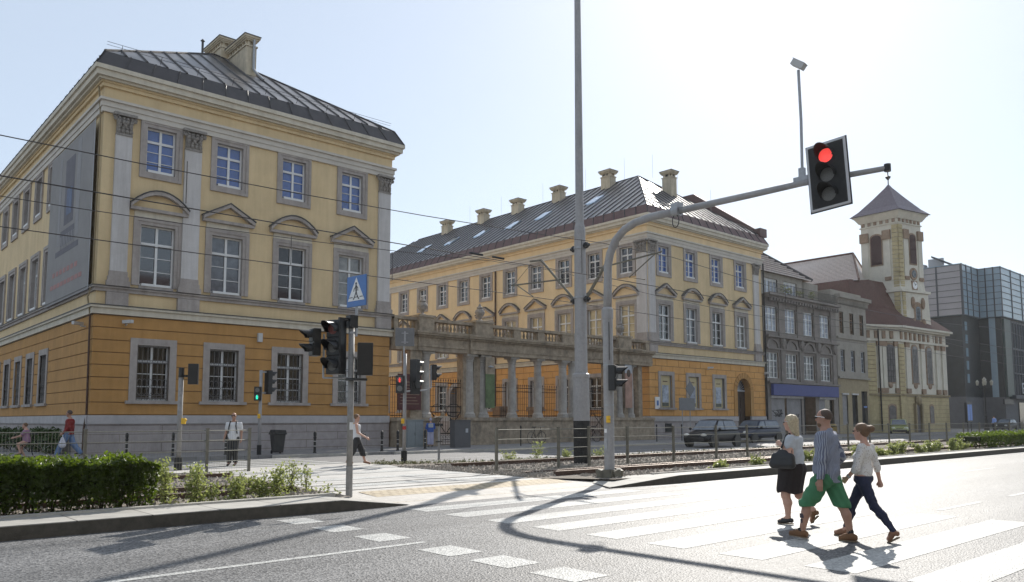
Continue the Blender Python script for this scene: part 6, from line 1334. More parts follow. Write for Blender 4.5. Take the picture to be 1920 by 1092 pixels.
# ================================================================ CARS
def car(name, label, loc, rz, paint, L_=3.75, H=1.42, W=1.66, wagon=False, group=None):
    """x = forward. hull lofted across the width so that the sides and roof curve in"""
    t = thing(name, label, 'car', loc, rz, group); hl = L_ / 2
    # side outline stations: x, bottom z, top z of hull (belt line)
    xs = [-hl, -hl + .08, -hl + .35, -hl + .9, -.2, .55, .85, hl - .45, hl - .12, hl]
    lo = [.38, .3, .27, .25, .24, .24, .25, .27, .3, .4]
    hi = [.72, .86, .92, .93, .92, .90, .88, .76, .66, .52]
    wd = [.80, .90, .97, 1, 1, 1, 1, .96, .86, .72]
    b = MB(); vs = []; fs = []; prof = [(0, 0, 0), (.9, 0, 0), (1, .25, 0), (1, .75, 0), (.93, 1, 0), (.0, 1.02, 0)]
    ring_n = 10
    for x, z0, z1, w_ in zip(xs, lo, hi, wd):
        hw = W / 2 * w_; q = [(-hw * .9, z0), (-hw, z0 + (z1 - z0) * .28), (-hw, z0 + (z1 - z0) * .68), (-hw * .93, z1 - .02), (-hw * .5, z1 + .03), (hw * .5, z1 + .03), (hw * .93, z1 - .02), (hw, z0 + (z1 - z0) * .68), (hw, z0 + (z1 - z0) * .28), (hw * .9, z0)]
        vs += [(x, a, z) for a, z in q]
    n = len(xs)
    for i in range(n - 1):
        for k_ in range(ring_n): k2 = (k_ + 1) % ring_n; fs.append((i * ring_n + k_, i * ring_n + k2, (i + 1) * ring_n + k2, (i + 1) * ring_n + k_))
    fs += [tuple(range(ring_n)), tuple((n - 1) * ring_n + k_ for k_ in range(ring_n - 1, -1, -1))]
    b.add(vs, fs); body = b.obj('body', paint, t, smooth=True); sb = body.modifiers.new('s', 'SUBSURF'); sb.levels = 1; sb.render_levels = 2
    # greenhouse
    rx = (-hl + .15, -hl + .55, .25, .95) if not wagon else (-hl + .12, -hl + .35, .3, 1.0)
    zb = .9; cb = MB(); hb = W / 2 * .90; ht = W / 2 * .70
    pts = [(rx[0], hb, zb), (rx[1], ht, H - .03), ((rx[1] + rx[2]) / 2, ht, H + .01), (rx[2], ht, H - .04), (rx[3], hb * .95, zb)]
    k_ = len(pts); cb.add([(x, -y, z) for x, y, z in pts] + [(x, y, z) for x, y, z in pts], [tuple(range(k_)), tuple(range(2 * k_ - 1, k_ - 1, -1))] + [(i, (i + 1) % k_, (i + 1) % k_ + k_, i + k_) for i in range(k_)])
    cab = cb.obj('cabin', paint, t, smooth=False, bevel=.05)
    def side(s, x0, x1, x2, x3):   # glass quad on a side
        f = lambda z: (hb + (ht - hb) * (z - zb) / (H - zb)) + .012
        z0, z1 = zb + .04, H - .1; return [(x0, s * f(z0), z0), (x1, s * f(z0), z0), (x2, s * f(z1), z1), (x3, s * f(z1), z1)]
    sl0 = (rx[1] - rx[0]) / (H - zb); sl1 = (rx[3] - rx[2]) / (H - zb); A0 = rx[0] + .14 + sl0 * .04; A1 = rx[1] + .06; B0 = rx[3] - .14; B1 = rx[2] - .02 + sl1 * .06; M0 = -.15
    for s in (-1, 1):
        for q in ([(A0, M0 - .04, M0 - .04, A1)], [(M0 + .04, B0, B1, M0 + .04)]):
            a, b_, c_, d_ = q[0]; m = MB(); p = side(s, a, b_, c_, d_); p2 = [(x, y - s * .02, z) for x, y, z in p]; m.add(p + p2, [(0, 1, 2, 3), (7, 6, 5, 4), (0, 4, 5, 1), (1, 5, 6, 2), (2, 6, 7, 3), (3, 7, 4, 0)]); m.obj('side_window', 'carglass', t)
    def wind(x0, x1, nm, sgn):
        m = MB(); z0, z1 = zb + .03, H - .07; f = lambda z, x: x[0] + (x[1] - x[0]) * (z - zb) / (H - zb) + sgn * .018
        w0, w1 = hb * .86, ht * .9; p = [(f(z0, (x0, x1)), -w0, z0), (f(z0, (x0, x1)), w0, z0), (f(z1, (x0, x1)), w1, z1), (f(z1, (x0, x1)), -w1, z1)]; p2 = [(x - sgn * .03, y, z) for x, y, z in p]
        m.add(p + p2, [(0, 1, 2, 3), (7, 6, 5, 4), (0, 4, 5, 1), (1, 5, 6, 2), (2, 6, 7, 3), (3, 7, 4, 0)]); m.obj(nm, 'carglass', t)
    wind(rx[3], rx[2], 'windscreen', 1); wind(rx[0], rx[1], 'rear_window', -1)
    for x in (-hl + .62, hl - .72):
        for s in (-1, 1):
            wl = MB().lathe([(.17, -.09), (.27, -.1), (.3, -.05), (.3, .05), (.27, .1), (.17, .09)], (0, 0, 0), 18); o = wl.obj('wheel', 'tyre', t); o.rotation_euler = (pi / 2, 0, 0); o.location = (x, s * (W / 2 - .08), .3)
            MB().lathe([(.02, s * -.085), (.1, s * -.1), (.18, s * -.095), (.19, s * -.07)], (0, 0, 0), 14).obj('hubcap', 'hub', o)
            MB().lathe([(.33, -.14), (.36, -.14), (.36, .005), (.33, .005)], (0, 0, 0), 18).obj('wheel_arch', 'black', o)
    for s in (-1, 1):
        MB().ball((hl - .17, s * W / 2 * .62, .66), (.13, .17, .085), 10, 8).obj('headlight', 'headlight', t, smooth=True); MB().box(-hl - .0, -hl + .1, s * W / 2 * .6 - .1, s * W / 2 * .6 + .1, .62, .8).obj('tail_light', 'carred', t)
        MB().ball((.72, s * (W / 2 + .08), .98), (.07, .1, .07), 8, 6).obj('side_mirror', 'black', t, smooth=True)
    MB().box(hl - .03, hl + .015, -.26, .26, .36, .48).obj('number_plate', 'plate', t); MB().box(hl - .12, hl + .02, -W / 2 * .72, W / 2 * .72, .3, .52).box(hl - .12, hl - .02, -.3, .3, .58, .64).obj('bumper', 'black', t, bevel=.03)
    return t
car('hatchback_car', 'dark compact hatchback heading left behind the mesh fence', (37.7, 25.5, .14), R(184), 'carpaint', 3.8, 1.5, 1.66)
car('estate_car', 'dark blue estate car parked behind the hatchback near the arched door', (47.2, 28.6, .14), R(180), 'carblue', 4.3, 1.45, 1.7, True)
car('parked_car', 'pale lime car parked at the church corner', (78.5, 32.2, .14), R(205), 'carlime', 4.0, 1.5, 1.7)
car('parked_car', 'dark parked car at the far right beside the modern building', (113.5, 33.4, .14), R(180), 'carpaint', 4.0, 1.45, 1.7)
# bicycles
def bicycle(name, label, loc, rz, mat='iron', lean=0):
    t = thing(name, label, 'bicycle', loc, rz)
    def wheel(x):
        m = MB().tube([(x + .34 * math.cos(a * pi / 12), 0, .35 + .34 * math.sin(a * pi / 12)) for a in range(25)], .016, 5, False); o = m.obj('wheel', 'tyre', t); s = MB()
        for k_ in range(10): a = k_ * pi / 5; s.tube([(x, 0, .35), (x + .33 * math.cos(a), 0, .35 + .33 * math.sin(a))], .003, 3)
        s.obj('spokes', 'silver', o)
    wheel(-.52); wheel(.52)
    MB().tube([(-.52, 0, .35), (-.1, 0, .3), (.38, 0, .78), (-.2, 0, .8), (-.1, 0, .3)], .018, 6).tube([(-.52, 0, .35), (-.2, 0, .8)], .014, 6).tube([(.52, 0, .35), (.36, 0, .95)], .018, 6).tube([(-.2, 0, .8), (-.23, 0, .95)], .015, 6).obj('frame', mat, t)
    MB().tube([(.36, -.28, 1.02), (.38, -.1, .98), (.38, .1, .98), (.36, .28, 1.02)], .014, 6).obj('handlebar', 'silver', t); MB().box(-.36, -.1, -.07, .07, .93, .98).obj('saddle', 'black', t, bevel=.02)
    return t
bicycle('parked_bicycle', 'dark bicycle leaning by the colonnade wall left of the tram mast', (32.1, 33.6, .25), R(8))
bicycle('parked_bicycle', 'second dark bicycle by the right gate partly hidden by the tram mast', (36.6, 33.5, .25), R(175))
# ================================================================ PEOPLE  (bodies grown as one distance field, then meshed)
class Field:
    def __init__(s, lo, hi, h):
        s.lo = np.array(lo, float); s.h = h; s.n = tuple(int(math.ceil((b - a) / h)) + 1 for a, b in zip(lo, hi)); s.F = np.full(s.n, 1e3, np.float32)
        s.ax = [s.lo[i] + h * np.arange(s.n[i]) for i in range(3)]
    def _sub(s, mn, mx, m):
        sl = []
        for i in range(3):
            a = max(0, int((mn[i] - m - s.lo[i]) / s.h)); b = min(s.n[i], int((mx[i] + m - s.lo[i]) / s.h) + 2)
            if b <= a: return None
            sl.append(slice(a, b))
        X, Y, Z = np.meshgrid(s.ax[0][sl[0]], s.ax[1][sl[1]], s.ax[2][sl[2]], indexing='ij'); return tuple(sl), X, Y, Z
    def _put(s, sl, d, k):
        f = s.F[sl]
        if k > 0:
            h = np.clip(.5 + .5 * (f - d) / k, 0, 1); r = f * (1 - h) + d * h - k * h * (1 - h); r = np.where(f > 100, np.minimum(f, d), r)
        else: r = np.minimum(f, d)
        s.F[sl] = r
    def cap(s, p, q, r1, r2=None, k=.03, sq=None):
        r2 = r1 if r2 is None else r2; p = np.array(p, float); q = np.array(q, float); m = max(r1, r2) + k + 3 * s.h + .03
        g = s._sub(np.minimum(p, q), np.maximum(p, q), m)
        if g is None: return s
        sl, X, Y, Z = g; v = q - p; L2 = max(v @ v, 1e-9); t = np.clip(((X - p[0]) * v[0] + (Y - p[1]) * v[1] + (Z - p[2]) * v[2]) / L2, 0, 1)
        dx, dy, dz = X - p[0] - t * v[0], Y - p[1] - t * v[1], Z - p[2] - t * v[2]
        if sq: dx, dy, dz = dx / sq[0], dy / sq[1], dz / sq[2]
        s._put(sl, np.sqrt(dx * dx + dy * dy + dz * dz) - (r1 + (r2 - r1) * t), k); return s
    def ell(s, c, r, k=.03):
        c = np.array(c, float); r = np.array(r, float); g = s._sub(c - r, c + r, k + 3 * s.h + .03)
        if g is None: return s
        sl, X, Y, Z = g; l = np.sqrt(((X - c[0]) / r[0]) ** 2 + ((Y - c[1]) / r[1]) ** 2 + ((Z - c[2]) / r[2]) ** 2); s._put(sl, (l - 1) * r.min(), k); return s
    def clip(s, fn):
        X, Y, Z = np.meshgrid(*s.ax, indexing='ij'); s.F = np.maximum(s.F, fn(X, Y, Z)).astype(np.float32); return s
    def fold(s, amp=.006, k=22, dirn=(.6, .5, 1), seed=0):
        X, Y, Z = np.meshgrid(*s.ax, indexing='ij'); ph = seed * 1.7
        q = X * dirn[0] + Y * dirn[1] + Z * dirn[2]; w_ = np.sin(q * k + 2.2 * np.sin(Y * 11 + X * 7 + ph) + ph) + .6 * np.sin(q * k * 1.9 - 1.7 * np.sin(X * 13 - Y * 9) + ph * 2)
        s.F = (s.F + amp * w_).astype(np.float32); return s
    def mesh(s, name, mat, parent):
        F = s.F; S = F < 0; nx, ny, nz = F.shape; C8 = [(i, j, k) for i in (0, 1) for j in (0, 1) for k in (0, 1)]
        acc = np.zeros((nx - 1, ny - 1, nz - 1, 3), np.float32); cnt = np.zeros((nx - 1, ny - 1, nz - 1), np.float32)
        for a in range(8):
            for b in range(a + 1, 8):
                A, B = C8[a], C8[b]; d = [B[i] - A[i] for i in range(3)]
                if sum(abs(x) for x in d) != 1: continue
                fa = F[A[0]:A[0] + nx - 1, A[1]:A[1] + ny - 1, A[2]:A[2] + nz - 1]; fb_ = F[B[0]:B[0] + nx - 1, B[1]:B[1] + ny - 1, B[2]:B[2] + nz - 1]
                c = (fa < 0) != (fb_ < 0); t = np.where(c, fa / np.where(c, fa - fb_, 1), 0)
                for i in range(3): acc[..., i] += np.where(c, A[i] + t * d[i], 0)
                cnt += c
        act = cnt > 0; idx = np.full(act.shape, -1, np.int64); idx[act] = np.arange(act.sum()); ii = np.argwhere(act); V = s.lo + s.h * (ii + acc[act] / cnt[act][:, None]); faces = []
        for ax in range(3):
            o1, o2 = (ax + 1) % 3, (ax + 2) % 3; sl0 = [slice(None)] * 3; sl1 = [slice(None)] * 3; sl0[ax] = slice(0, -1); sl1[ax] = slice(1, None); a = S[tuple(sl0)]; b = S[tuple(sl1)]; e = np.argwhere(a != b)
            if not len(e): continue
            ok = np.all([(e[:, o] > 0) & (e[:, o] < F.shape[o] - 1) for o in (o1, o2)], axis=0); e = e[ok]; fl = a[tuple(e.T)]
            def cell(d1, d2): q = e.copy(); q[:, o1] -= d1; q[:, o2] -= d2; return idx[tuple(q.T)]
            Q = np.stack([cell(1, 1), cell(0, 1), cell(0, 0), cell(1, 0)], 1); Q[~fl] = Q[~fl][:, ::-1]; faces.append(Q)
        Fc = np.concatenate(faces); me = bpy.data.meshes.new(name); me.from_pydata(V.tolist(), [], Fc.tolist()); me.polygons.foreach_set('use_smooth', [True] * len(me.polygons)); me.materials.append(MT[mat]); me.update()
        o = bpy.data.objects.new(name, me); C.objects.link(o); o.parent = parent; return o
def hand(f, w, e, h=1.0, curl=.6, side=1, ac=(1, 0, 0)):
    """palm and five separate fingers beyond wrist w, e = direction of the forearm, ac = direction across the knuckles"""
    w = Vector(w); e = Vector(e).normalized(); ac = Vector(ac); ac = (ac - e * ac.dot(e)).normalized(); nrm = e.cross(ac) * side
    pc = w + e * .055 * h; f.cap(w, w + e * .085 * h, .024 * h, .026 * h, .015); f.cap(w + e * .03 * h + ac * .018 * h, w + e * .085 * h + ac * .026 * h, .018 * h, .016 * h, .012); f.cap(w + e * .03 * h - ac * .018 * h, w + e * .085 * h - ac * .026 * h, .018 * h, .016 * h, .012)
    for i, (o, l) in enumerate(((-.030, .062), (-.010, .074), (.010, .078), (.030, .07))):
        b = w + e * .088 * h + ac * o * h; a1 = curl * .6; a2 = curl * 1.5; m = b + (e * math.cos(a1) + nrm * math.sin(a1)) * l * .5 * h; t = m + (e * math.cos(a2) + nrm * math.sin(a2)) * l * .5 * h; f.cap(b, m, .0095 * h, .009 * h, .006); f.cap(m, t, .009 * h, .0075 * h, .004)
    b = w + e * .03 * h + ac * .03 * h; m = b + (e * .6 + ac * .6 + nrm * .3).normalized() * .035 * h; t = m + (e * .85 + ac * .1 + nrm * .4).normalized() * .032 * h; f.cap(b, m, .013 * h, .011 * h, .01); f.cap(m, t, .011 * h, .009 * h, .005)
def head(f, c, s=1.0, yaw=0, jaw=1.0):
    c = Vector(c); m = Matrix.Rotation(yaw, 3, 'Z'); P = lambda x, y, z: c + m @ Vector((x * s, y * s, z * s))
    f.ell(P(-.008, 0, .028), (.096 * s, .074 * s, .092 * s), .02); f.ell(P(.022, 0, -.045), (.066 * s, .054 * s, .072 * s), .03); f.cap(P(.06, 0, -.098), P(.045, 0, -.095), .022 * s * jaw, .026 * s, .02)
    f.cap(P(.082, 0, .018), P(.103, 0, -.022), .0085 * s, .0125 * s, .01); f.cap(P(.078, -.018, -.058), P(.078, .018, -.058), .008 * s, .008 * s, .008)
    for y in (-1, 1): f.cap(P(-.005, y * .075, .01), P(-.012, y * .082, -.03), .012 * s, .009 * s, .008); f.cap(P(.07, y * .028, .04), P(.068, y * .045, .036), .009 * s, .008 * s, .008)
    return P
def limb(f, pts, rs, k=.03):
    for a, b, r1, r2 in zip(pts[:-1], pts[1:], rs[:-1], rs[1:]): f.cap(a, b, r1, r2, k)
def eyes(P, parent, s=1):
    m = MB()
    for y in (-1, 1): m.ball(P(.077, y * .032, .018), .011 * s, 8, 6)
    return m.obj('eyes', 'black', parent)
def shades(P, parent, s=1, frame='black', lens='black'):
    m = MB()
    for y in (-1, 1): m.ball(P(.088, y * .034, .02), (.012 * s, .028 * s, .019 * s), 10, 6)
    o = m.obj('sunglasses', lens, parent); f = MB()
    for y in (-1, 1): f.tube([P(.085, y * .06, .026), P(.03, y * .084, .024), P(-.03, y * .088, .012)], .0045 * s, 5)
    f.tube([P(.095, -.06, .03), P(.103, 0, .03), P(.095, .06, .03)], .0045 * s, 5); f.obj('sunglasses_frame', frame, o); return o
def arm_dir(a, b): return (Vector(b) - Vector(a)).normalized()

# ---- man in striped shirt and green shorts ----
t = thing('person', 'man in striped long sleeved shirt and green shorts walking left over the zebra crossing', 'person', (10.55, 5.36, 0), R(96.9))
f = Field((-.62, -.42, -.04), (.7, .42, 1.86), .0105); hd = (-.035, 0, 1.655)
P = head(f, hd, 1.05, R(6)); f.cap((-.075, 0, 1.46), (-.055, 0, 1.58), .062, .058, .03)
f.ell((-.055, 0, 1.36), (.115, .17, .15), .06); f.ell((-.045, 0, 1.18), (.13, .165, .2), .08); f.ell((-.04, 0, .98), (.14, .165, .16), .08); f.ell((-.055, 0, .87), (.13, .165, .12), .06)
shL, elL, wrL = (-.07, .205, 1.40), (-.085, .275, 1.10), (-.06, .285, .84); shR, elR, wrR = (-.06, -.205, 1.40), (-.14, -.275, 1.12), (.02, -.29, .90)
for S_, E_, W_ in ((shL, elL, wrL), (shR, elR, wrR)): limb(f, [S_, E_, W_], [.062, .045, .03]); hand(f, W_, arm_dir(E_, W_), 1.05, .5, 1 if S_[1] > 0 else -1)
hipL, knL, anL = (-.04, .09, .86), (.21, .105, .50), (.285, .11, .10); hipR, knR, anR = (-.06, -.09, .86), (-.20, -.10, .48), (-.30, -.10, .10)
for H_, K_, A_ in ((hipL, knL, anL), (hipR, knR, anR)):
    limb(f, [H_, K_], [.10, .062]); mid = Vector(K_).lerp(Vector(A_), .33) + Vector((-.02, 0, 0)); limb(f, [K_, mid, A_], [.06, .06, .038])
body = f.mesh('body', 'skin_tan', t)

g = Field((-.62, -.42, .7), (.7, .42, 1.62), .0115)
g.ell((-.06, 0, 1.37), (.14, .20, .14), .06); g.ell((-.055, 0, 1.18), (.155, .195, .22), .08); g.ell((-.045, 0, .98), (.165, .195, .2), .08); g.cap((-.05, 0, .93), (-.05, 0, .8), .17, .175, .06, (.92, 1.08, 1)); g.cap((-.075, 0, 1.47), (-.06, 0, 1.51), .075, .075, .02)
for S_, E_, W_ in ((shL, elL, wrL), (shR, elR, wrR)): limb(g, [S_, E_, W_], [.082, .064, .05], .04)
g.fold(.0065, 24, (.9, .3, .8), 1); g.clip(lambda X, Y, Z: np.maximum(.815 - Z + .03 * np.sin(X * 9 + Y * 7), Z - 1.525)); g.mesh('shirt', 'striped', t)
g = Field((-.5, -.36, .38), (.55, .36, .98), .0115); g.ell((-.05, 0, .87), (.155, .185, .11), .05); g.cap(hipL, (.195, .11, .49), .125, .105, .05, (1.05, 1, 1)); g.cap(hipR, (-.20, -.11, .49), .125, .105, .05, (1.05, 1, 1))
g.fold(.008, 26, (1, .4, -.7), 2); g.clip(lambda X, Y, Z: np.maximum(.475 - Z - .10 * np.abs(X), Z - .95)); g.mesh('shorts', 'green_cloth', t)
g = Field((-.2, -.12, 1.55), (.12, .12, 1.86), .0085); c = Vector(hd); g.ell(P(-.02, 0, .036), (.096, .080, .094), .01); g.clip(lambda X, Y, Z: np.maximum((X - (c.x + .035)) - (Z - (c.z + .085)) * .5, (c.z - .02 - Z) + np.maximum(0, (X - c.x + .03)) * 1.1)); g.mesh('hair', 'darkhair', t)
g = Field((-.1, -.1, 1.5), (.14, .1, 1.68), .0085); g.ell(P(.028, 0, -.075), (.064, .056, .05), .01); g.clip(lambda X, Y, Z: Z - (c.z - .06)); g.mesh('beard', 'brown', t)
shades(P, t, 1.05, 'signwhite', 'black'); eyes(P, t)
def shoe(parent, a, toe, heel_lift=0, mat='tan_shoe', w_=.045, hgt=.06, sole='sole', name='shoe'):
    a = Vector(a); toe = Vector(toe); d = (toe - a); d.z = 0; ln = d.length; d.normalize(); g = Field(tuple(min(a[i], toe[i]) - .15 for i in range(3)), tuple(max(a[i], toe[i]) + .15 for i in range(3)), .009)
    heel = a - d * .055; hz = heel_lift + .045
    g.cap((heel.x, heel.y, a.z - .05), (heel.x, heel.y, a.z - .035), w_ * .8, w_ * .8, .02); g.cap((a.x, a.y, a.z - .045), tuple(toe - d * .05 + Vector((0, 0, .0))), w_, w_ * .85, .03); g.cap(tuple(a + Vector((0, 0, -.01))), tuple(a.lerp(toe, .45)), w_ * .9, w_ * .6, .03)
    o = g.mesh(name, mat, parent); s = MB(); n = Vector((-d.y, d.x, 0)); pts = [(heel - d * .025, .6), (heel, .85), (a.lerp(toe, .5), .8), (toe - d * .07, .9), (toe - d * .02, .5)]
    lo = []; 
    L_ = [(p + n * w_ * k_) for p, k_ in pts] + [(p - n * w_ * k_) for p, k_ in reversed(pts)]
    zf = lambda p: a.z - .1 + (toe.z - .035 - (a.z - .1)) * min(1, max(0, (p - heel).dot(d) / max(ln, .01)))
    s.add([(p.x, p.y, zf(p)) for p in L_] + [(p.x, p.y, zf(p) + .016) for p in L_], [tuple(range(10)), tuple(range(19, 9, -1))] + [(i, (i + 1) % 10, (i + 1) % 10 + 10, i + 10) for i in range(10)]); s.obj('sole', sole, o)
shoe(t, (anL[0], anL[1], .12), (.475, .12, .075)); shoe(t, (anR[0], anR[1], .105), (-.12, -.11, .04))
for A_ in (anL, anR): MB().tube([(A_[0], A_[1], .115), (A_[0] + .01, A_[1], .16)], .043, 10).obj('sock', 'black_matt', t)
m = MB(); m.cbox((.255, .165, .33), (.05, .012, .06), .1); m.cbox((.262, .164, .26), (.03, .012, .05), .4); m.obj('tattoo', 'tattoo', body)
# ---- blonde woman with black shoulder bag ----
t = thing('person', 'blonde woman in pale T-shirt and dark knee length skirt carrying a shoulder bag', 'person', (11.76, 6.5, 0), R(100.9))
f = Field((-.5, -.42, -.03), (.5, .42, 1.8), .0105); hd = (-.005, 0, 1.585); P = head(f, hd, 1.0, R(3), .8); f.cap((-.04, 0, 1.38), (-.03, 0, 1.5), .052, .05, .03)
f.ell((-.04, 0, 1.27), (.12, .16, .14), .06); f.ell((.03, .05, 1.2), (.09, .09, .08), .04); f.ell((.03, -.05, 1.2), (.09, .09, .08), .04); f.ell((-.03, 0, 1.08), (.13, .16, .16), .08); f.ell((-.02, 0, .9), (.15, .18, .15), .08)
shL, elL, wrL = (-.06, .19, 1.33), (-.06, .24, 1.09), (.10, .16, 1.24); shR, elR, wrR = (-.05, -.19, 1.33), (-.04, -.25, 1.08), (.12, -.22, .98)
for S_, E_, W_ in ((shL, elL, wrL), (shR, elR, wrR)): limb(f, [S_, E_, W_], [.066, .052, .03]); hand(f, W_, arm_dir(E_, W_), .92, 1.2, -1 if S_[1] > 0 else 1)
hipL, knL, anL = (.0, .09, .88), (.075, .09, .46), (.045, .09, .115); hipR, knR, anR = (-.03, -.09, .88), (-.08, -.09, .46), (-.29, -.09, .24)
for H_, K_, A_ in ((hipL, knL, anL), (hipR, knR, anR)): limb(f, [H_, K_], [.10, .068]); mid = Vector(K_).lerp(Vector(A_), .33) + Vector((-.02, 0, 0)); limb(f, [K_, mid, A_], [.062, .064, .036])
f.cap(anL, (.18, .09, .055), .032, .026); f.cap(anR, (-.25, -.09, .07), .032, .026); body = f.mesh('body', 'skin', t)
g = Field((-.4, -.4, .8), (.4, .4, 1.5), .0115); g.ell((-.045, 0, 1.28), (.14, .18, .13), .05); g.ell((.03, 0, 1.2), (.11, .15, .1), .05); g.ell((-.035, 0, 1.08), (.155, .185, .19), .08); g.cap((-.03, 0, .98), (-.03, 0, .86), .17, .18, .05, (1, 1.08, 1))
for S_, E_ in ((shL, elL), (shR, elR)): g.cap(S_, Vector(S_).lerp(Vector(E_), .4), .085, .078, .04)
g.fold(.006, 26, (.7, .4, 1), 3); g.clip(lambda X, Y, Z: np.maximum(.86 - Z + .03 * np.sin(X * 8), Z - 1.405)); g.mesh('top', 'grey_cloth', t)
g = Field((-.4, -.4, .4), (.4, .4, 1.0), .0115); g.ell((-.02, 0, .88), (.19, .215, .14), .05); g.cap((-.01, 0, .85), (.04, 0, .55), .20, .19, .05, (1.05, 1.05, 1)); g.fold(.007, 30, (1, .8, .25), 4); g.clip(lambda X, Y, Z: np.maximum(.5 - Z + .02 * np.sin(X * 20), Z - .96)); g.mesh('skirt', 'dark_skirt', t)
g = Field((-.25, -.16, 1.3), (.12, .16, 1.76), .0095); g.ell(P(-.022, 0, .04), (.104, .09, .098), .02); g.cap(P(-.06, 0, .03), P(-.10, .02, -.18), .078, .05, .03, (.8, 1.15, 1)); g.cap(P(-.02, .06, -.0), P(-.045, .075, -.15), .035, .028, .03); g.cap(P(-.02, -.06, -.0), P(-.045, -.075, -.15), .035, .028, .03)
g.fold(.0035, 70, (1, 1.1, .12), 7); g.clip(lambda X, Y, Z: (X - .045) - (Z - 1.63) * .5); g.mesh('hair', 'blond', t); shades(P, t, .95, 'silver', 'black'); eyes(P, t)
shoe(t, (anL[0], anL[1], .115), (.235, .09, .045), 0, 'black_leather', .037); shoe(t, (anR[0], anR[1], .24), (-.22, -.09, .06), .1, 'tan_shoe', .036, name='wedge_shoe')
bg_ = thing('shoulder_bag', 'slouchy black shoulder bag hanging at the side of the blonde woman', 'bag', (11.76, 6.5, 0), R(100.9))
g = Field((-.32, .1, .8), (.38, .46, 1.25), .0115); g.cap((-.09, .29, .95), (.17, .3, .95), .075, .075, .05, (1, .7, 1)); g.cap((-.08, .28, 1.05), (.14, .29, 1.06), .075, .07, .06, (1, .7, 1)); g.cap((0, .28, 1.12), (.06, .28, 1.14), .05, .05, .04, (1, .7, 1)); g.mesh('bag_body', 'black_leather', bg_)
MB().tube([(-.10, .27, 1.08), (-.09, .235, 1.25), (-.05, .17, 1.43), (-.0, .19, 1.40), (.06, .23, 1.22), (.1, .27, 1.1)], .014, 6).obj('bag_strap', 'black_leather', bg_)
# ---- young woman in white lace top ----
t = thing('person', 'young woman with hair bun, white lace top and navy skinny jeans', 'person', (11.04, 5.04, 0), R(92.6))
f = Field((-.62, -.36, -.04), (.66, .36, 1.68), .0105); hd = (.005, 0, 1.465); P = head(f, hd, .95, R(4), .75); f.cap((-.05, 0, 1.28), (-.03, 0, 1.39), .044, .043, .02)
f.ell((-.04, 0, 1.2), (.085, .13, .12), .05); f.ell((.035, 0, 1.13), (.065, .11, .06), .04); f.ell((-.02, 0, 1.0), (.085, .115, .14), .06); f.ell((-.01, 0, .84), (.11, .145, .11), .06)
shL, elL, wrL = (-.06, .155, 1.255), (-.0, .21, .98), (.13, .20, .845); shR, elR, wrR = (-.05, -.155, 1.255), (-.11, -.2, 1.0), (-.14, -.22, .80)
limb(f, [shL, elL, wrL], [.05, .036, .023]); hand(f, wrL, arm_dir(elL, wrL), .85, 1.2, 1); limb(f, [shR, elR, wrR], [.05, .036, .023]); hand(f, wrR, arm_dir(elR, wrR), .85, 1.6, -1)
hipL, knL, anL = (-.02, .075, .82), (-.17, .08, .46), (-.40, .08, .17); hipR, knR, anR = (.0, -.075, .82), (.20, -.08, .45), (.31, -.08, .10)
for H_, K_, A_ in ((hipL, knL, anL), (hipR, knR, anR)): limb(f, [H_, K_], [.082, .05]); mid = Vector(K_).lerp(Vector(A_), .33) + Vector((-.015, 0, 0)); limb(f, [K_, mid, A_], [.046, .048, .028])
f.cap(anL, (-.33, .08, .05), .028, .022); f.cap(anR, (.45, -.08, .055), .028, .022); body = f.mesh('body', 'skin', t)
g = Field((-.3, -.34, .74), (.3, .34, 1.36), .011); g.ell((-.04, 0, 1.2), (.1, .148, .11), .05); g.ell((.04, 0, 1.13), (.075, .125, .07), .05); g.ell((-.02, 0, 1.0), (.1, .13, .17), .06); g.cap((-.01, 0, .9), (-.005, 0, .8), .115, .13, .05, (.95, 1.15, 1))
for S_, E_, W_ in ((shL, elL, wrL), (shR, elR, wrR)): limb(g, [S_, E_, Vector(E_).lerp(Vector(W_), .25)], [.063, .05, .045], .03)
g.fold(.004, 30, (.6, .4, 1), 5); g.clip(lambda X, Y, Z: np.maximum(.79 - Z + .012 * np.sin(X * 40 + Y * 30), Z - 1.315)); g.mesh('lace_top', 'lace', t)
g = Field((-.52, -.26, .1), (.42, .26, .9), .0105); g.ell((-.01, 0, .83), (.122, .155, .1), .05)
for H_, K_, A_ in ((hipL, knL, anL), (hipR, knR, anR)): limb(g, [H_, K_], [.092, .060]); mid = Vector(K_).lerp(Vector(A_), .33) + Vector((-.015, 0, 0)); limb(g, [K_, mid, Vector(A_) + Vector((0, 0, .0))], [.056, .058, .038])
g.fold(.003, 55, (.5, .2, 1), 6); g.clip(lambda X, Y, Z: np.maximum(.135 - Z, Z - .87)); g.mesh('jeans', 'jeans', t)
g = Field((-.3, -.14, 1.34), (.14, .14, 1.66), .009); g.ell(P(-.02, 0, .04), (.098, .083, .092), .02); g.ell(P(-.145, 0, .05), (.055, .055, .05), .02); g.cap(P(-.06, 0, -.02), P(-.12, 0, .03), .055, .03, .02); g.clip(lambda X, Y, Z: np.maximum((X - .04) - (Z - 1.5) * .5, np.where(X > -.03, 1.43 - Z + (X + .03) * .8, 1.37 - Z))); g.mesh('hair', 'brown', t)
shades(P, t, .92, 'church_stone', 'black'); eyes(P, t); shoe(t, (anR[0], anR[1], .11), (.49, -.08, .04), 0, 'flat_shoe', .034); shoe(t, (anL[0], anL[1], .175), (-.30, .08, .035), .1, 'flat_shoe', .034)
MB().tube([(wrL[0] - .012, wrL[1], wrL[2] + .012), (wrL[0] - .03, wrL[1], wrL[2] + .03)], .033, 10).obj('wristwatch', 'silver', t)

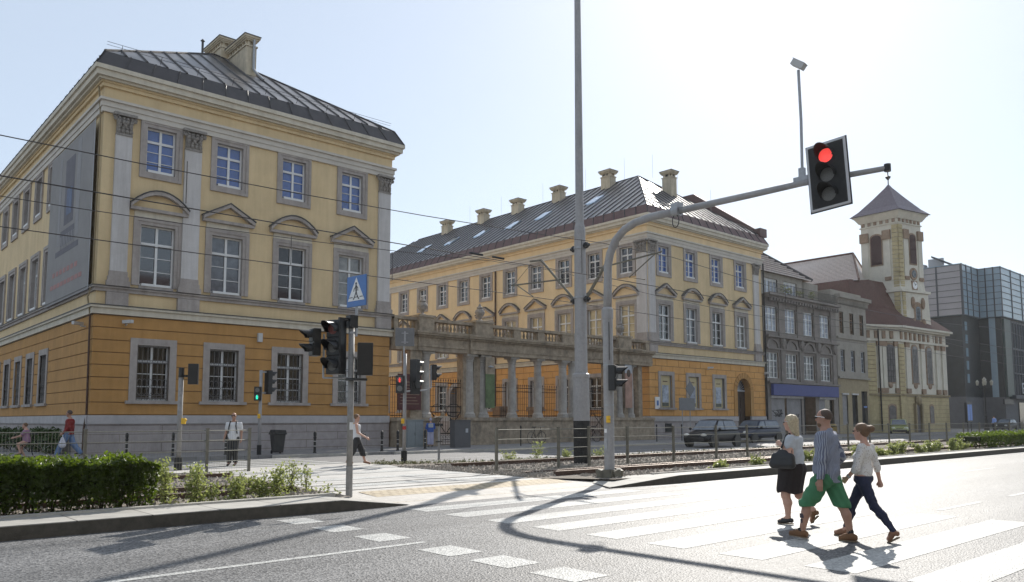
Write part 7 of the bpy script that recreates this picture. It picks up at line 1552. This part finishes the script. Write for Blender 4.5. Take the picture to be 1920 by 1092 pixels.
# ---- simpler, smaller background figures, built with the same field ----
def figure(label, loc, rz, h, pose, cloth, hair, skin='skin', hh=.014, extras=None, name='person', headdir=0, seat=False):
    t = thing(name, label, 'person', loc, rz); k = h / 1.75; S3 = lambda p: tuple(x * k for x in p)
    f = Field(S3((-.6, -.5, -.05)), S3((.7, .5, 1.85)), hh); P = head(f, S3(pose.get('head', (0, 0, 1.62))), k, headdir); V = lambda n: S3(pose[n])
    ty = pose.get('lean', 0); f.cap(S3((-.02 + ty, 0, 1.42)), S3((pose.get('head', (0, 0, 1.62))[0] - .02, 0, 1.54)), .053 * k, .05 * k, .03); f.ell(S3((-.02 + ty, 0, 1.32)), S3((.105, .165, .15)), .06); f.ell(S3((-.01 + ty * .6, 0, 1.12)), S3((.105, .145, .18)), .07); f.ell(S3((0, 0, .92)), S3((.12, .16, .14)), .07)
    for s, q in ((1, 'L'), (-1, 'R')):
        limb(f, [V('sh' + q), V('el' + q), V('wr' + q)], [.052 * k, .04 * k, .028 * k]); hand(f, V('wr' + q), arm_dir(V('el' + q), V('wr' + q)), k, .5, s)
        limb(f, [V('hip' + q), V('kn' + q), V('an' + q)], [.09 * k, .058 * k, .038 * k]); a = Vector(V('an' + q)); d = Vector(pose.get('foot' + q, (.15, 0, -.05))) * k; f.cap(a, a + d, .035 * k, .028 * k)
    f.mesh('body', skin, t)
    for nm, mat, parts, zlo, zhi, infl in cloth:
        g = Field(S3((-.6, -.5, zlo - .1)), S3((.7, .5, zhi + .1)), hh)
        if 'T' in parts: g.ell(S3((-.02 + ty, 0, 1.32)), S3((.125 + infl, .185 + infl, .15)), .06); g.ell(S3((-.01 + ty * .6, 0, 1.12)), S3((.125 + infl, .165 + infl, .2)), .07); g.cap(S3((0, 0, 1.0)), S3((0, 0, zlo)), (.135 + infl) * k, (.14 + infl) * k, .06, (.95, 1.15, 1))
        if 'H' in parts: g.ell(S3((0, 0, .92)), S3((.135, .175, .14)), .06)
        for q in 'LR':
            if 'S' in parts: e = Vector(V('sh' + q)).lerp(Vector(V('el' + q)), .6); g.cap(V('sh' + q), e, .075 * k, .068 * k, .03)
            if 'A' in parts: limb(g, [V('sh' + q), V('el' + q), V('wr' + q)], [.07 * k, .055 * k, .042 * k])
            if 'L' in parts: limb(g, [V('hip' + q), V('kn' + q), V('an' + q)], [.108 * k, (.075 + infl) * k, (.055 + infl) * k])
        g.clip(lambda X, Y, Z: np.maximum(zlo * k - Z, Z - zhi * k)); g.mesh(nm, mat, t)
    if hair:
        g = Field(S3((-.3, -.2, 1.3)), S3((.3, .2, 1.9)), .011); g.ell(P(-.02, 0, .04), (.1 * k, .085 * k, .098 * k), .02); c = Vector(P(0, 0, 0)); lo = hair[1]
        g.clip(lambda X, Y, Z: np.maximum((X - c.x - .04) - (Z - c.z - .05) * .5, c.z + lo - Z)); g.mesh('hair', hair[0], t)
    eyes(P, t, k)
    for q in 'LR': a = Vector(V('an' + q)); d = Vector(pose.get('foot' + q, (.15, 0, -.05))) * k; MB().tube([a - d * .35 + Vector((0, 0, -.03 * k)), a + d * 1.25 + Vector((0, 0, -.01))], [.042 * k, .036 * k], 8).obj('shoe', pose.get('shoe', 'black_leather'), t)
    return t, P, k
walk = dict(shL=(-.03, .19, 1.38), elL=(-.08, .24, 1.12), wrL=(.02, .26, .88), shR=(-.03, -.19, 1.38), elR=(-.05, -.25, 1.12), wrR=(.08, -.27, .9), hipL=(0, .09, .9), knL=(.08, .09, .5), anL=(.0, .09, .09), hipR=(0, -.09, .9), knR=(.12, -.09, .5), anR=(.1, -.09, .1))
t, P, k = figure('bald man in white T-shirt with backpack straps walking on the far crossing', (10.95, 26.1, .14), R(232), 1.76, walk, [('tshirt', 'white_cloth', 'TS', .86, 1.43, .02), ('trousers', 'dark_cloth', 'HL', .1, .96, .02)], None, 'skin_tan')
for y in (-.1, .1): MB().tube([(-.1, y, 1.47 * k), (.05, y, 1.46 * k), (.15, y * 1.1, 1.3 * k), (.12, y * 1.5, 1.05 * k)], .02, 6).obj('backpack_strap', 'black', t)
g = Field((-.35, -.2, 1.0), (-.05, .2, 1.5), .015); g.cap((-.2, 0, 1.15), (-.2, 0, 1.35), .1, .1, .02, (1, 1.3, 1)); g.mesh('backpack', 'black', t); shades(P, t)
cw = dict(walk); cw.update(knL=(.18, .09, .5), anL=(.30, .09, .12), knR=(-.12, -.09, .5), anR=(-.3, -.09, .15), elR=(.02, -.24, 1.12), wrR=(.3, -.3, .95), elL=(0, .24, 1.1), wrL=(.16, .12, 1.05), shoe='flat_shoe')
t, P, k = figure('short haired woman with camera round her neck, half hidden by the foreground signal post', (14.1, 23.5, .14), R(-28), 1.7, cw, [('vest_top', 'white_cloth', 'T', .88, 1.4, .02), ('cropped_trousers', 'dark_cloth', 'HL', .3, .97, .03)], ('brown', -.06))
MB().cbox((.19, .02, 1.02), (.08, .13, .09)).tube([(.2, .02, 1.02), (.3, .02, 1.0)], .035, 8).obj('camera', 'black', t); MB().tube([(.15, .05, 1.05), (.06, .09, 1.38), (-.05, 0, 1.44), (.06, -.09, 1.38), (.15, -.02, 1.05)], .01, 5).obj('camera_strap', 'black', t); MB().box(-.16, -.04, .1, .2, 1.12, 1.4).obj('yellow_sleeve', 'yellow_cloth', t); MB().ball((-.2, .05, 1.1), (.09, .14, .18)).obj('backpack', 'black', t)
cd = dict(walk); cd.update(knL=(.01, .09, .5), anL=(.0, .1, .09), knR=(.01, -.09, .5), anR=(-.02, -.1, .09), elL=(.05, .25, 1.14), wrL=(.22, .16, 1.05), elR=(.05, -.25, 1.14), wrR=(.22, -.16, 1.05))
t, P, k = figure('hooded child in blue patterned jacket and pale trousers standing at the colonnade pier', (24.3, 33.3, .25), R(60), 1.48, cd, [('jacket', 'blue_cloth', 'TA', .9, 1.45, .03), ('trousers', 'lilac_trouser', 'HL', .16, .96, .035)], ('lilac_trouser', -.13))
MB().box(-.17, -.12, -.12, .12, 1.0, 1.2).obj('jacket_back_print', 'grey_cloth', t)
rw = dict(walk); rw.update(knL=(.2, .09, .52), anL=(.36, .09, .12), knR=(-.14, -.09, .5), anR=(-.38, -.09, .2), head=(.03, 0, 1.62), wrL=(.12, .26, .92))
t, P, k = figure('man in red sweater and light jeans striding left with white plastic bag', (7.75, 33.6, .25), R(150), 1.78, rw, [('sweater', 'red_cloth', 'TA', .85, 1.43, .03), ('jeans', 'blue_jean', 'HL', .1, .96, .03)], ('darkhair', -.01), 'skin_tan')
pb_ = thing('plastic_bag', 'white plastic bag in the hand of the man in red', 'bag', (7.75, 33.6, .25), R(150)); g = Field((-.15, .1, .3), (.4, .45, .95), .014); g.cap((.12, .28, .5), (.13, .28, .72), .13, .06, .03, (1, .5, 1)); g.mesh('bag_sack', 'plastic_bag', pb_); MB().tube([(.12, .28, .75), (.12, .28, .86)], .015, 5).obj('bag_handle', 'plastic_bag', pb_)
bl_ = dict(walk); t, P, k = figure('far pedestrian in pale blue shirt walking near the street lantern', (103.0, 31.5, .25), R(60), 1.75, bl_, [('shirt', 'pale_blue_cloth', 'TA', .88, 1.42, .03), ('trousers', 'dark_cloth', 'HL', .1, .96, .02)], ('darkhair', -.03), hh=.02)
rd_ = dict(walk); rd_.update(head=(.1, 0, 1.60), lean=.05, shL=(.04, .17, 1.37), shR=(.04, -.17, 1.37), elL=(.22, .2, 1.16), wrL=(.42, .22, 1.1), elR=(.22, -.2, 1.16), wrR=(.42, -.22, 1.1), hipL=(0, .09, .92), knL=(.3, .1, .8), anL=(.2, .1, .42), hipR=(0, -.09, .92), knR=(.22, -.1, .6), anR=(.05, -.1, .25))
t, P, k = figure('girl in lilac top riding a bicycle along the side wall', (6.45, 34.0, .10), R(160), 1.48, rd_, [('top', 'lilac_cloth', 'TS', .88, 1.42, .02), ('skirt', 'dark_cloth', 'H', .7, .96, .05)], ('brown', -.2))
bicycle('ridden_bicycle', 'dark bicycle ridden by the girl at the left picture edge', (6.45, 34.0, .2), R(160))
# ================================================================ OPPOSITE SIDE OF THE STREET (seen only as reflections in the windows)
for i, (x0, x1, h, mt, lb) in enumerate([(-34, -6, 15, 'yellow', 'cream building across the road seen only in window reflections'), (-5, 24, 17, 'church_white', 'pale building across the road seen only in window reflections'), (25, 52, 14, 'beige', 'beige building across the road seen only in window reflections')]):
    t = thing('opposite_house', lb, 'house', ((x0 + x1) / 2, -24, 0)); w_ = (x1 - x0) / 2
    MB().box(-w_, w_, -10, 0, 0, h).obj('wall', mt, t); MB().add([(-w_ - .4, .5, h), (w_ + .4, .5, h), (w_ + .4, -10.5, h), (-w_ - .4, -10.5, h), (-w_ + 3, -5, h + 5), (w_ - 3, -5, h + 5)], [(0, 1, 5, 4), (1, 2, 5), (2, 3, 4, 5), (3, 0, 4)]).obj('roof', 'tile_red', t)
    m = MB(); n = int(w_ * 2 / 3)
    for k_ in range(n):
        for z in (1.2, 5, 9): m.box(-w_ + 1 + k_ * 3, -w_ + 2.3 + k_ * 3, .01, .05, z, z + 2.2)
    m.obj('window', 'glass_dark', t)
# ================================================================ AIR: thin haze added to soften contrast like a lens veil
hm = bpy.data.materials.new('haze'); hm.use_nodes = True; n_ = hm.node_tree.nodes; n_.remove(n_['Principled BSDF']); pv = n_.new('ShaderNodeVolumePrincipled')
pv.inputs['Color'].default_value = (.93, .96, 1, 1); pv.inputs['Density'].default_value = .0002; pv.inputs['Anisotropy'].default_value = .5; hm.node_tree.links.new(pv.outputs[0], n_['Material Output'].inputs['Volume'])
MT['haze'] = hm
tag(MB().box(-90, 330, -60, 180, -1.06, 32).obj('haze', 'haze'), 'thin haze volume over the whole street, added to imitate veiling glare', 'haze', kind='stuff')
